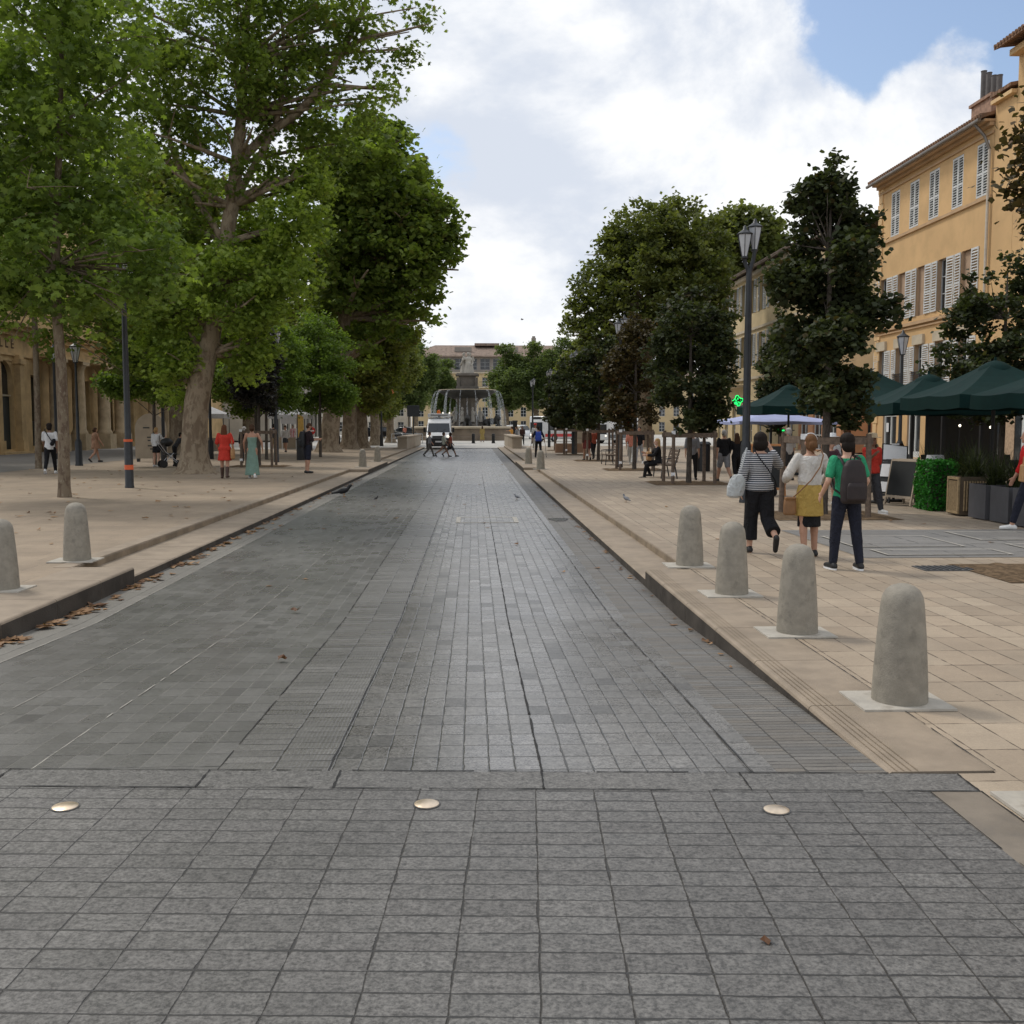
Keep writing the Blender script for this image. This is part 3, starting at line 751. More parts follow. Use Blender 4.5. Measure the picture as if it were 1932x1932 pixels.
bl = pxblobs([(300, 150, 95), (400, 60, 120), (520, 70, 105), (620, 40, 85), (710, 50, 55), (790, 38, 38), (690, 150, 62), (745, 105, 32), (755, 170, 22), (560, 190, 85), (640, 235, 62), (300, 290, 80), (375, 225, 80), (400, -90, 150), (600, -90, 130), (720, -40, 60), (480, 330, 80), (560, 335, 62), (335, 410, 70), (250, 60, 90), (560, 120, 60), (480, 180, 70), (600, 270, 50), (455, 240, 50, -1.6), (430, 320, 48, -1.6), (470, 130, 50, -1.5)], d, b, 1.5)
ex = pxblobs([(555, 420, 62), (535, 520, 62), (478, 470, 60, 2.2), (470, 580, 50, -1.2), (385, 520, 56, -1.0), (445, 480, 40, -1.2), (410, 575, 30, -1.4, .5), (585, 345, 40), (500, 590, 44), (325, 500, 72), (290, 590, 58), (245, 530, 60), (430, 640, 44, 2.0), (470, 400, 50, 2.2), (300, 660, 36), (470, 690, 38), (495, 655, 30), (340, 600, 42), (330, 680, 40), (305, 730, 26, 0, .6), (345, 755, 22, 1, .5)], d, b, 1.3)
make_tree('plane_tree', 'great old plane tree with thick pale leaning trunk beside the red-dress woman', 'tree', b, tr, bl, 31000, .135, .46, 40, M['bark_plane'], M['leaf_plane'], STAR, 'plane trees along the left walk', 2, 5, .2, .10, extra=(ex, 25000, M['leaf_bright']), limb_from=.45, paths=paths)
# --- third big plane: the full dark green crown standing out against the sky
b = G(620, 853); d = b.y
tr = [(0, 0, -.2, 1.15), (0, 0, .1, .9), (0, 0, .6, .68)] + pxtrunk([(622, 820, .60), (626, 780, .56), (632, 740, .52), (640, 690, .46), (650, 600, .40), (665, 500, .34), (685, 400, .26), (700, 300, .16)], d, b)
bl = pxblobs([(700, 320, 90), (765, 395, 72), (800, 445, 58), (825, 490, 42), (838, 405, 30), (740, 490, 90), (660, 450, 80), (785, 550, 48), (695, 262, 48), (645, 340, 70), (742, 270, 36), (655, 570, 68), (740, 610, 48, 0, .5), (795, 600, 30, 0, .3), (625, 510, 70), (720, 420, 92), (850, 455, 20), (760, 330, 45), (690, 660, 45, 0, .6), (780, 470, 60), (800, 355, 30)], d, b, 1.5)
paths = [pxtrunk([(640, 690, .3), (690, 640, .22), (740, 590, .15), (790, 540, .08)], d, b), pxtrunk([(650, 600, .28), (620, 540, .2), (600, 470, .1)], d, b)]
make_tree('plane_tree', 'tall plane tree with full dark crown against the sky, left of the road', 'tree', b, tr, bl, 40000, .20, .60, 36, M['bark_plane'], M['leaf_plane'], LOBE, 'plane trees along the left walk', 2, 6, .45, .2, limb_from=.4, paths=paths)
# --- two more trunks just behind
pl = None
def mid_plane(loc, label, leaf, seed, s=1.0, rz=0.0, n=30000):
    r_ = random.Random(seed)
    tr = [(0, 0, -.2, 1.0), (0, 0, .15, .8), (0, 0, .7, .62), (.05, 0, 2.2, .54), (.1, .1, 3.8, .5), (.3, .1, 5.5, .42), (.5, 0, 8, .32), (.6, 0, 11, .2), (.6, .1, 14, .1)]
    bl = []
    for i in range(15):
        a = r_.uniform(0, 6.28); rr = r_.uniform(.8, 4.0); z = r_.uniform(5.2, 15)
        rr *= math.sin(math.pi * min(1, max(.12, (z - 3) / 15)))
        bl.append(((rr * math.cos(a) * 1.25, rr * math.sin(a) * 1.25, z), (r_.uniform(1.4, 2.3),) * 3))
    bl.append(((0.5, 0, 16), (1.8, 1.8, 1.5))); bl.append(((.4, 0, 10), (2.6, 2.6, 3)))
    t = make_tree('plane_tree', label, 'tree', loc, tr, bl, n, .23, .7, 28, M['bark_plane'], leaf, RHOMB, 'plane trees along the left walk', 2, seed, .4, .16, limb_from=.4)
    t.scale = (s, s, s); t.rotation_euler.z = rz
    return t
p = G(659, 847)
mp1 = mid_plane(p, 'plane tree second from the front of the trunk trio left of the van', M['leaf_olive'], 21, .92)
p = G(682, 845.5)
mp2 = mid_plane(p, 'plane tree third of the trunk trio, with a person seated at its foot', M['leaf_olive'], 22, .85, 1.2)
for x, y, s, rz, src, lb in [(-9.2, 97, .8, 2.2, mp1, 'plane tree behind the trunk trio, left of the parked dark car'), (-9.0, 112, .72, 4.0, mp2, 'plane tree farther down the left row, just before the parked cars'),
                        (-17.5, 62, 1.0, 3.0, mp1, 'plane tree deep on the left before the columned front'), (-19, 88, 1.0, 5.0, mp2, 'plane tree deep on the left beyond the columned front'), (-26, 44, .95, .6, mp2, 'plane tree shading the dark arched door on the left')]:
    dup(src, (x, y, 0), rz, lb, s)
# --- planes by the fountain: greener
fp = mid_plane((-8.6, 152, -.16), 'green plane tree rising left of the fountain bowl, nearest to it', M['leaf_far'], 23, .80)
fp['group'] = 'plane trees round the fountain'
for x, y, s, rz, lb in [(-13.4, 150, .8, 1.0, 'green plane tree left of the fountain above the parked dark car'), (-4.4, 163, .70, 5.1, 'green plane tree peeping left of the statue behind the fountain'), (4.9, 150, .78, 2.0, 'green plane tree right of the fountain bowl, nearest to it'), (9.3, 150, .80, 3.3, 'bright plane tree right of the fountain behind the lamp row'), (13.2, 148, .82, 4.2, 'plane tree right of the fountain behind the bus'), (18, 142, .74, 0.4, 'plane tree farthest right of the fountain behind the young street trees'), (-20, 150, .75, .2, 'plane tree far left of the fountain behind the car park')]:
    dup(fp, (x, y, -.16), rz, lb, s, 'plane trees round the fountain')
for x, y, s, rz, lb in [(-27, 172, .8, 1.7, 'round plane tree before the distant cream building, right half of its front'), (-38, 168, .85, 2.9, 'round plane tree before the distant cream building, middle of its front'), (-33, 140, .8, 4.4, 'plane tree in the far left square behind the great trunk'), (26, 165, .8, .9, 'plane tree before the distant ochre building on the right'), (-15.5, 182, .75, 3.6, 'plane tree between the distant cream building and the apartment block')]:
    dup(fp, (x, y, -.16), rz, lb, s, 'plane trees round the fountain')
# --- big planes on the right
b = Vector((13.6, 81, 0)); d = b.y
tr = [(0, 0, -.2, 1.0), (0, 0, .2, .75), (0, 0, .9, .6), (0, 0, 4, .5), (.2, 0, 7, .42), (.2, 0, 11, .3), (.1, 0, 15, .15)]
bl = pxblobs([(1210, 450, 70), (1285, 440, 58), (1268, 405, 34), (1135, 540, 52), (1205, 545, 85), (1300, 530, 75), (1100, 590, 34), (1145, 640, 52), (1335, 440, 40), (1320, 610, 66), (1240, 650, 78), (1078, 620, 18), (1180, 480, 55), (1240, 480, 70), (1340, 500, 45), (1115, 660, 34, 0, .5), (1090, 560, 16), (1160, 455, 28)], d, b, 1.5)
M['leaf_right'] = leafmat('dim plane leaves', (0.05, 0.066, 0.019), (0.165, 0.185, 0.058), .36)
make_tree('plane_tree', 'big rounded plane tree rising above the right row of young trees', 'tree', b, tr, bl, 48000, .20, .58, 36, M['bark_plane'], M['leaf_right'], RHOMB, 'big plane trees on the right', 2, 8, .45, .2, limb_from=.4)
b = Vector((29.5, 112, 0)); d = b.y
tr = [(0, 0, -.2, 1.0), (0, 0, 1, .7), (0, 0, 10, .5), (0, 0, 18, .3), (0, 0, 23, .1)]
bl = pxblobs([(1385, 430, 40), (1428, 440, 42), (1345, 455, 42), (1468, 470, 26), (1400, 490, 60), (1450, 520, 45), (1340, 520, 50)], d, b, 1.3)
make_tree('plane_tree', 'tall plane tree whose top shows above the grey-roofed building', 'tree', b, tr, bl, 18000, .34, 1.0, 28, M['bark_plane'], M['leaf_right'], RHOMB, 'big plane trees on the right', 2, 9, .45, .2, limb_from=.4)
rp = dup(mp1, (12.2, 112, 0), 2.6, 'plane tree beyond the big rounded one, right of the far bus', .66, 'big plane trees on the right')

# --- young maples in wooden guards, right row
def young(loc, label, h, rad, leaf, seed, n=9000, lsize=.085, group='young trees in wooden guards', low=.3, shape=LOBE, bark=None, spiky=True, clump=.22, fine=True):
    r_ = random.Random(seed)
    if fine: lsize *= .66; n = int(n * 1.35); clump = clump * .8
    tr = [(0, 0, -.1, .095), (0, 0, .2, .08), (.02, 0, h * .3, .07), (.03, .02, h * .5, .055), (0, .02, h * .75, .035), (0, 0, h * .97, .012)]
    bl = []
    for i in range(26):
        f = (i + .5) / 26; z = h * (low + (0.93 - low) * f)
        rr = rad * (.25 + .8 * math.sin(math.pi * min(1, .16 + f * .80)) ** .8)
        a = r_.uniform(0, 6.28)
        bl.append(((rr * .62 * math.cos(a), rr * .62 * math.sin(a), z + r_.uniform(-.15, .15)), (rr * r_.uniform(.38, .58), rr * r_.uniform(.38, .58), h * r_.uniform(.04, .08))))
    if spiky:
        for i in range(12):
            a = r_.uniform(0, 6.28); rr = r_.uniform(.1, .9) * rad
            bl.append(((rr * math.cos(a), rr * math.sin(a), h * r_.uniform(.88, 1.04) - rr * .6), (.06, .06, .40), 3))
    bl.append(((0, 0, h * .97), (.12, .12, .3)))
    return make_tree('young_tree', label, 'tree', loc, tr, bl, n, lsize, clump, 20, bark or M['bark_dark'], leaf, shape, group, 1, seed, .3, .02, limb_from=.3)
def guard(loc, label, rz=0.0, src=None, tag_plate=True):
    t = empty('tree_guard', loc, rz, label, 'tree guard', 'wooden guards round the young trees')
    for sx in (-1, 1):
        for sy in (-1, 1):
            m = MB(); m.tube([(sx * .62, sy * .62, 0), (sx * .60, sy * .60, 1.55)], [.055, .05], 10); m.build('post', M['wood_post'], t, smooth=True)
    for s_ in (-1, 1):
        m = MB(); m.box((0, s_ * .60, 1.42), (1.36, .035, .13)); m.build('rail', M['wood_post'], t)
        m = MB(); m.box((s_ * .60, 0, 1.44), (.035, 1.16, .13)); m.build('rail', M['wood_post'], t)
    for z in (.30, 1.50): m = MB(); m.box((-.62, -.662, z), (.115, .012, .10)); m.build('reflector', M['white_paint'], t)
    return t
def pit(loc, label, sx=1.9, sy=1.7):
    t = MB(); n = 24
    for i in range(1): pass
    V = []; F = []
    nx, ny = 14, 12
    for j in range(ny + 1):
        for i in range(nx + 1):
            e = min(i, nx - i, j, ny - j)
            V.append((-sx / 2 + sx * i / nx, -sy / 2 + sy * j / ny, .008 + (0.035 * rnd.random() if e > 0 else 0)))
    for j in range(ny):
        for i in range(nx): F.append((j * (nx + 1) + i, j * (nx + 1) + i + 1, (j + 1) * (nx + 1) + i + 1, (j + 1) * (nx + 1) + i))
    t.add(V, F); o = t.build('tree_pit', M['soil'], None, loc, smooth=True)
    return tag(o, label, 'tree pit', 'earth pits of the young trees')
MAP = [((6.62, 19.1, 0), 6.6, 1.04, 'leaf_maple', 31, 'tall dark young tree with spiky top in a wooden guard, behind the yellow-skirt walker', 15000, .10),
       ((6.35, 30.0, 0), 5.75, 1.25, 'leaf_maple', 32, 'dense dark young tree beside the bench with the seated woman', 11000, .11),
       ((6.20, 39.3, 0), 5.9, 1.25, 'leaf_maple_red', 33, 'reddish brown young tree beside the second street lamp on the right', 9000, .11),
       ((6.05, 49.5, 0), 6.1, 1.5, 'leaf_maple', 34, 'fourth young tree along the right walk, dark, behind the second lamp', 9000, .13),
       ((5.95, 59.5, 0), 5.6, 1.4, 'leaf_maple', 35, 'fifth young tree along the right walk, dark and small in view', 8000, .14),
       ((6.2, 70.0, 0), 5.4, 1.6, 'leaf_maple', 36, 'sixth young tree along the right walk, near the far bus', 7000, .16)]
g0 = None
ords = ['nearest wooden tree guard, behind the yellow-skirt and green-shirt walkers', 'wooden tree guard beside the bench with the seated woman', 'wooden tree guard next to the second street lamp on the right', 'fourth wooden tree guard from the front on the right walk', 'fifth wooden tree guard from the front on the right walk', 'farthest wooden tree guard on the right walk']
pitl = ['earth pit under the tall spiky young tree behind the walkers', 'earth pit round the young tree beside the bench', 'earth pit round the reddish young tree', 'earth pit of the fourth young tree on the right', 'earth pit of the fifth young tree on the right', 'earth pit of the farthest young tree on the right']
for i, (loc, h, rad, lf, sd_, lb, n, ls) in enumerate(MAP):
    young(loc, lb, h, rad, M[lf], sd_, n, ls)
    if g0 is None: g0 = guard(loc, ords[0])
    else: dup(g0, loc, rnd.uniform(-.04, .04), ords[i])
    pit((loc[0], loc[1], 0), pitl[i], 2.3, 2.0)
# nearest maple, trunk outside the picture; only branches and pit come into view
young((7.05, 11.5, 0), 'nearest young tree at the right edge, only its branch tips in view', 6.15, .98, M['leaf_maple_red'], 38, 9000, .08, low=.63)
pit((6.75, 11.5, 0), 'earth pit at the right edge in the foreground tan slabs', 1.9, 1.5)
# young trees of a second row behind the parasols
young((13.3, 25.4, 0), 'bushy green young tree behind the green parasols, against the yellow building', 5.8, 1.65, M['leaf_maple'], 40, 13000, .105, 'young trees behind the terrace', .34)
young((15.6, 25.8, 0), 'second bushy young tree behind the green parasols at the right edge', 5.3, 1.5, M['leaf_maple'], 41, 9000, .11, 'young trees behind the terrace', .32)
young((12.2, 40.5, 0), 'dark young tree left of the tall spiky one, before the grey-roofed building', 5.9, .95, M['leaf_maple'], 42, 9000, .12, 'young trees behind the terrace', .3)
# left young trees
p = G(489, 880); young(p, 'dusky dark-leaved young tree in a guard beside the green-dress woman', 6.6, 1.05, M['leaf_purple'], 43, 9000, .12, low=.36)
dup(g0, p, .05, 'wooden tree guard on the left walk by the green-dress woman'); pit((p.x, p.y, 0), 'earth pit on the left walk by the green-dress woman', 2.4, 2.0)
M['leaf_green2'] = leafmat('mid green leaves', (0.07, 0.115, 0.024), (0.18, 0.26, 0.06), .40)
young((-8.3, 56, 0), 'bright green young tree behind the man with a phone', 8.0, 2.1, M['leaf_green2'], 44, 16000, .15, 'young green trees on the left', .33, RHOMB, spiky=False, clump=.4)
young((-10.4, 52, 0), 'green young tree between the two left street lamps', 7.4, 2.0, M['leaf_green2'], 45, 14000, .15, 'young green trees on the left', .36, RHOMB, spiky=False, clump=.4)
young((-13.5, 44, 0), 'leafy young tree behind the great plane trunk', 7.0, 2.2, M['leaf_green2'], 46, 13000, .15, 'young green trees on the left', .40, RHOMB, spiky=False, clump=.4)
young((-12.6, 60, 0), 'shaded young tree over the market tents on the left', 7.0, 2.3, M['leaf_plane'], 47, 12000, .16, 'young green trees on the left', .36, RHOMB, spiky=False, clump=.45)
# ================================================================== BUILDINGS
# local frame: u along +X, facade on y=0 facing -Y, z up
def facade(mb, W, H, ops, depth=.28, mi=0, mr=0, z0=0.0, arch=None):
    us = sorted({0.0, W} | {o[0] for o in ops} | {o[1] for o in ops}); zs = sorted({z0, H} | {o[2] for o in ops} | {o[3] for o in ops})
    for a, b in zip(us[:-1], us[1:]):
        for c, d in zip(zs[:-1], zs[1:]):
            um, zm = (a + b) / 2, (c + d) / 2
            if any(o[0] < um < o[1] and o[2] < zm < o[3] for o in ops): continue
            mb.quad((a, 0, c), (b, 0, c), (b, 0, d), (a, 0, d), mi)
    for a, b, c, d in [o[:4] for o in ops]:
        mb.quad((a, 0, c), (a, depth, c), (a, depth, d), (a, 0, d), mr); mb.quad((b, 0, c), (b, 0, d), (b, depth, d), (b, depth, c), mr)
        mb.quad((a, 0, d), (a, depth, d), (b, depth, d), (b, 0, d), mr); mb.quad((a, 0, c), (b, 0, c), (b, depth, c), (a, depth, c), mr)
def shell(mb, W, H, Dp, mi=0, z0=0.0, top=True):
    mb.quad((0, 0, z0), (0, 0, H), (0, Dp, H), (0, Dp, z0), mi); mb.quad((W, 0, z0), (W, Dp, z0), (W, Dp, H), (W, 0, H), mi)
    mb.quad((0, Dp, z0), (0, Dp, H), (W, Dp, H), (W, Dp, z0), mi)
    if top: mb.quad((0, 0, H), (W, 0, H), (W, Dp, H), (0, Dp, H), mi)

_mc = {}
def cached(key, fn):
    if key not in _mc: _mc[key] = fn()
    return _mc[key]
def shutter_mesh(w, h, mat, key, slats=17):
    def f():
        m = MB(); t = .04
        for x in (-w / 2 + .035, w / 2 - .035): m.box((x, 0, h / 2), (.07, t, h))
        for z in (.05, h * .44, h - .05): m.box((0, 0, z), (w - .14, t, .10))
        n = slats
        for i in range(n):
            z = .12 + (h - .24) * (i + .5) / n
            if abs(z - h * .44) < .07: continue
            m.box((0, .004, z), (w - .14, .010, (h - .2) / n * 1.05), 0, 0, -.8)
        return m.mesh('shutter', mat)
    return cached(('sh', round(w, 2), round(h, 2), key), f)
def pane_mesh(w, h, key='p'):
    def f():
        m = MB(); m.box((0, 0, h / 2), (w, .02, h)); return m.mesh('pane', M['glass_dark'])
    return cached(('pane', round(w, 2), round(h, 2)), f)
def winframe_mesh(w, h, mat, key, bars=2):
    def f():
        m = MB(); t = .05
        for x in (-w / 2 + t / 2, w / 2 - t / 2, 0): m.box((x, 0, h / 2), (t, .05, h))
        for i in range(bars + 2): m.box((0, .002, h * i / (bars + 1) + (t / 2 if i == 0 else -t / 2 if i == bars + 1 else 0)), (w - .002, .045, t))
        return m.mesh('window', mat)
    return cached(('fr', round(w, 2), round(h, 2), key, bars), f)
def window(parent, u, z, w, h, mode, key, fmat, smat, rec=.22, sw=None, leafw=None, sides=(1, 1)):
    o = put('window', winframe_mesh(w, h, fmat, key), parent, (u, rec - .03, z))
    put('pane', pane_mesh(w - .02, h - .02), o, (0, .035, .01))
    if mode == 'closed':
        ww = w / 2 - .01
        for s in (-1, 1): put('shutter', shutter_mesh(ww, h - .04, smat, key), o, (s * (w / 4), -rec + .05, .02))
    elif mode == 'open':
        ww = sw or w / 2
        for s, on in ((-1, sides[0]), (1, sides[1])):
            if on: put('shutter', shutter_mesh(ww, h - .04, smat, key), o, (s * (w / 2 + ww / 2 + .01), -rec - .005, .02), s * rnd.uniform(.02, .10))
    return o
def rooftiles(name, base, dark, per=.24):
    k = NT(name); sp = k.n('ShaderNodeSeparateXYZ'); k.set(sp.inputs[0], k.obj())
    u = k.ma('DIVIDE', sp.outputs[0], per); v = k.ma('DIVIDE', sp.outputs[1], .36)
    r_ = k.white(k.ma('FLOOR', u), k.ma('FLOOR', v))
    wv = k.ma('ABSOLUTE', k.ma('SINE', k.ma('MULTIPLY', u, math.pi)))
    c = k.mix(k.ma('MULTIPLY', r_, .8), base, dark)
    c = k.mix(k.ma('MULTIPLY', k.sstep(k.noise(k.obj(), 2, 5), .45, .7), .5), c, (.09, .075, .06))
    nr = k.bump(k.ma('ADD', wv, k.ma('MULTIPLY', k.ma('FRACT', v), .5)), .9, .05)
    return k.out(k.pbr(c, .85, 0, nr, .2))
M['tiles'] = rooftiles('roof tiles', (.30, .17, .10), (.18, .11, .075))
M['tiles_grey'] = rooftiles('weathered tiles', (.25, .20, .16), (.16, .13, .11))
M['tiles_far'] = rooftiles('far tiles', (.27, .205, .165), (.23, .17, .135), 1.0)
M['ochre'] = pm('ochre render', (.62, .41, .205), .85, .10, .7, 0, .2, 40, .2, ((.40, .255, .135), .35, .6))
M['ochre_pale'] = pm('pale ochre trim', (.68, .47, .25), .8, .08, 1.2, 0, .15, 30, .2)
M['cornice'] = pm('cornice paint', (.50, .34, .20), .8, .1, 1.0, 0, .15, 30, .2)
M['orange_render'] = pm('orange render', (.66, .36, .13), .85, .1, .6, 0, .15, 40, .2)
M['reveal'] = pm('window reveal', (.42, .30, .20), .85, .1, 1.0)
M['blind'] = pm('closed brown blind', (.40, .28, .19), .8, .1, 2)
M['shutter_white'] = pm('white shutter paint', (.60, .61, .60), .6, .08, 4)
M['shutter_grey'] = pm('grey shutter paint', (.40, .42, .43), .6, .1, 4)
M['lintel'] = pm('pale limestone', (.50, .43, .32), .8, .1, 1.5)
M['zinc'] = pm('zinc pipe', (.20, .18, .16), .5, .2, 3, .4)
M['pipe_pale'] = pm('pale painted pipe', (.55, .50, .42), .5, .1, 3)
M['iron'] = pm('wrought iron', (.03, .03, .032), .5)
M['shopwhite'] = pm('white shop joinery', (.62, .64, .63), .5, .06, 3)
M['signtxt'] = pm('dark sign letters', (.05, .05, .05), .6)
M['curtain'] = pm('pale brown curtain', (.42, .30, .20), .8, .2, 8)

def railing(w, h, n, zs=(0,)):
    m = MB()
    m.box((0, 0, h), (w, .04, .04)); m.box((0, 0, .05), (w, .03, .03)); m.box((0, 0, h * .82), (w, .02, .02))
    for i in range(n): m.box((-w / 2 + w * i / (n - 1), 0, h / 2), (.018, .018, h))
    return m
XF = 23.0
def roof_slope(W, H, Dp, over=.65, rise=2.2, mat=None):
    m = MB(); t = .14
    x0, x1 = -.25, W + .02
    m.prism([(x0, -over, H), (x0, -over, H + t), (x0, Dp * .5, H + t + rise), (x0, Dp * .5, H + rise)], (x1 - x0, 0, 0))
    m.prism([(x0, Dp * .5 + .002, H + rise), (x0, Dp * .5 + .002, H + t + rise), (x0, Dp + over, H + t), (x0, Dp + over, H)], (x1 - x0, 0, 0))
    # tile ends along the eave
    n = int((x1 - x0) / .24)
    for i in range(n):
        u = x0 + (i + .5) * (x1 - x0) / n
        m.tube([(u, -over - .04, H + t - .01), (u, .4, H + t + .16)], .085, 6)
    return m
# ---- the yellow building
yb = empty('yellow_building', (XF, 58.3, 0), R(-90), 'ochre yellow building with grey louvred shutters, tiled eave and four chimney pipes', 'building')
W1 = 12.75; H1 = 15.2
cen = [58.3 - y for y in (56.1, 53.7, 51.4, 48.9, 46.5)]
ops = []
for c in cen: ops.append((c - .55, c + .55, 12.0, 14.4))
mid = [(cen[i] + cen[i + 1]) / 2 for i in range(4)]; mid = [cen[0] - 1.25] + mid + [cen[4] + 1.1]
mid = [u for u in mid if .4 < u < W1 - .4]
for u in mid: ops.append((u - .5, u + .5, 7.35, 9.85)); ops.append((u - .45, u + .45, 3.75, 5.85))
shop = [(1.35, 3.2, .05, 3.05), (4.6, 6.2, .05, 2.9), (7.4, 8.6, .05, 2.9), (9.6, 11.9, .05, 3.0)]
ops += shop
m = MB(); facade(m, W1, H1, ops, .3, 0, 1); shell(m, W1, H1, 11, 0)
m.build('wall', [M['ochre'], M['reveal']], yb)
for c in cen: window(yb, c, 12.0, 1.1, 2.4, 'closed', 'yb', M['shutter_grey'], M['shutter_white'], .16)
for i, u in enumerate(mid):
    o = window(yb, u, 7.35, 1.0, 2.5, 'open', 'yb', M['shutter_grey'], M['shutter_white'], .24, .66)
    if i % 3: m = MB(); m.box((0, -.06, 1.25), (.96, .012, 2.46)); m.build('blind', M['blind'], o)
    o = window(yb, u, 3.75, .9, 2.1, 'open', 'yb', M['shutter_grey'], M['shutter_white'], .24, .68)
    railing(1.3, .75, 13).build('railing', M['iron'], yb, (u, -.10, 3.72))
    m = MB(); m.box((0, -.05, 0), (1.25, .2, .5)); m.build('lintel', M['lintel'], yb, (u, .02, 6.12))
m = MB(); m.box((W1 / 2, -.05, 11.85), (W1, .12, .14)); m.box((W1 / 2, -.035, 14.62), (W1, .10, .10)); m.box((W1 / 2, -.10, 14.98), (W1, .25, .16)); m.box((W1 / 2, -.22, 15.12), (W1 + .05, .5, .10)); m.box((W1 / 2, -.07, 7.0), (W1, .18, .16)); m.box((W1 / 2, -.04, 6.78), (W1, .10, .08))
m.build('cornice', M['cornice'], yb)
m = MB()
for i in range(26): m.box((.28, -.03, .35 + i * .585), (.72 if i % 2 else .5, .07, .55))
m.build('corner_stones', M['ochre_pale'], yb, (-.02, 0, 0))
rf = roof_slope(W1, 15.2, 11, .62, 1.9).build('roof', M['tiles'], yb)
m = MB(); m.box((0, 0, .8), (2.0, .9, 1.7)); m.box((0, 0, 1.72), (2.2, 1.1, .14))
for z in (.4, .95): m.box((0, 0, z), (2.04, .94, .06))
ch = m.build('chimney', pm('chimney brick', (.32, .20, .14), .9, .25, 5, 0, .5, 30), rf, (8.3, 2.0, 15.6))
m = MB()
for i, h in enumerate((1.55, 1.30, 1.0, .85)): m.tube([(-.78 + i * .52, 0, 1.79), (-.78 + i * .52, 0, 1.79 + h)], .13, 12); m.tube([(-.78 + i * .52, 0, 1.79 + h), (-.78 + i * .52, 0, 1.82 + h)], .15, 12)
m.build('chimney_pipes', pm('clay flue pipes', (.12, .11, .105), .7), rf, (8.3, 2.0, 15.6), smooth=True)
m = MB(); m.tube([(-.2, -.70, 15.12), (W1, -.70, 15.12)], .085, 8); m.tube([(W1 - .5, -.66, 15.05), (W1 - .28, -.3, 14.5), (W1 - .15, -.12, 13.9)], .07, 8)
m.build('gutter', M['zinc'], yb, smooth=True)
m = MB(); m.tube([(W1 - .15, -.12, 13.9), (W1 - .15, -.12, 9)], .065, 10); m.tube([(W1 - .15, -.12, 9), (W1 - .15, -.12, .2)], .06, 10)
m.build('downpipe', M['pipe_pale'], yb, smooth=True)
# shop fronts
def shopfront(parent, a, b, z1, label, door=True, sign=True, boards=False):
    w = b - a; u = (a + b) / 2
    o = MB()
    for x in (-w / 2 + .05, w / 2 - .05): o.box((x, 0, z1 / 2), (.10, .08, z1))
    o.box((0, 0, z1 - .06), (w - .2, .08, .12)); o.box((0, 0, 2.2), (w - .2, .07, .10)); o.box((0, 0, .15), (w - .2, .06, .3))
    if door: o.box((0.02, 0, 1.25), (.10, .07, 1.85))
    s = o.build('shop_front', M['shopwhite'], parent, (u, .12, .05))
    m = MB(); m.box((0, .04, z1 / 2), (w - .02, .02, z1 - .04)); m.build('pane', M['glass_dark'], s)
    if sign:
        m = MB(); m.box((0, -.28, z1 + .22), (w + .3, .1, .42)); sg = m.build('sign_board', M['shopwhite'], s)
        m = MB()
        for i in range(9): m.box((-.5 + i * .12, -.334, z1 + .24), (.07, .008, .12 if i % 3 else .18))
        m.build('sign_lettering', M['signtxt'], sg)
    m = MB(); m.box((-w * .25, -.045, 1.55), (.32, .01, .5)); m.build('notice', M['white_paint'], s)
    return s
shopfront(yb, 1.4, 3.15, 2.9, '', True)
for a, b, c, d in shop[1:]: shopfront(yb, a + .05, b - .05, d - .12, '', True, b < 9)
# ---- tall building next to it (right edge)
tb = empty('tall_yellow_building', (XF, 45.5, 0), R(-90), 'tall ochre building at the right edge with overhanging eave, seen behind branches', 'building')
W2 = 30.0; H2 = 17.5
ops = [(3.1 + i * 2.9, 4.3 + i * 2.9, z, z + h) for i in range(8) for z, h in ((13.6, 2.2), (8.0, 2.6), (3.9, 2.4))]
m = MB()
facade(m, 28.2, H2, [(a - 1.8, b - 1.8, c, d) for a, b, c, d in ops], .3, 0, 1); shell(m, 28.2, H2, 11, 0)
m.v = [(x + 1.8, y, z) for x, y, z in m.v]
b2 = MB(); facade(b2, 1.78, 15.9, [], .3); shell(b2, 1.78, 15.9, 11); 
m.add(b2.v, b2.f, 0)
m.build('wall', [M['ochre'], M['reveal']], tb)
for i in range(4):
    for z, h in ((13.6, 2.2), (8.0, 2.6), (3.9, 2.4)):
        o = window(tb, 3.7 + i * 2.9, z, 1.2, h, 'plain', 'tb', M['shutter_white'], M['shutter_white'], .24)
        m = MB()
        for s in (-1, 1): m.box((s * .72, -.27, h / 2), (.2, .09, h + .4))
        m.box((0, -.27, h + .12), (1.24, .09, .22)); m.box((0, -.29, h + .36), (1.9, .2, .14)); m.build('surround', M['ochre_pale'], o)
m = MB(); m.box((16, -.06, 13.0), (28.2, .16, .2)); m.box((16, -.2, 17.3), (28.4, .45, .25)); m.box((16, -.06, 7.3), (28.2, .16, .2)); m.box((.88, -.1, 15.8), (1.78, .3, .16))
m.build('cornice', M['ochre_pale'], tb)
r2 = roof_slope(28.2, 17.5, 11, .95, 2.6); r2.v = [(x + 1.75, y, z) for x, y, z in r2.v]; r2.build('roof', M['tiles'], tb)
m = MB(); m.prism([(0, -.3, 16.0), (0, -.3, 16.15), (0, 5, 17.1), (0, 5, 16.95)], (1.75, 0, 0)); m.build('lean_to_roof', M['tiles'], tb)
m = MB(); m.box((15, -.03, 1.7), (29, .04, 3.2)); m.build('shop_wall', M['shopwhite'], tb)
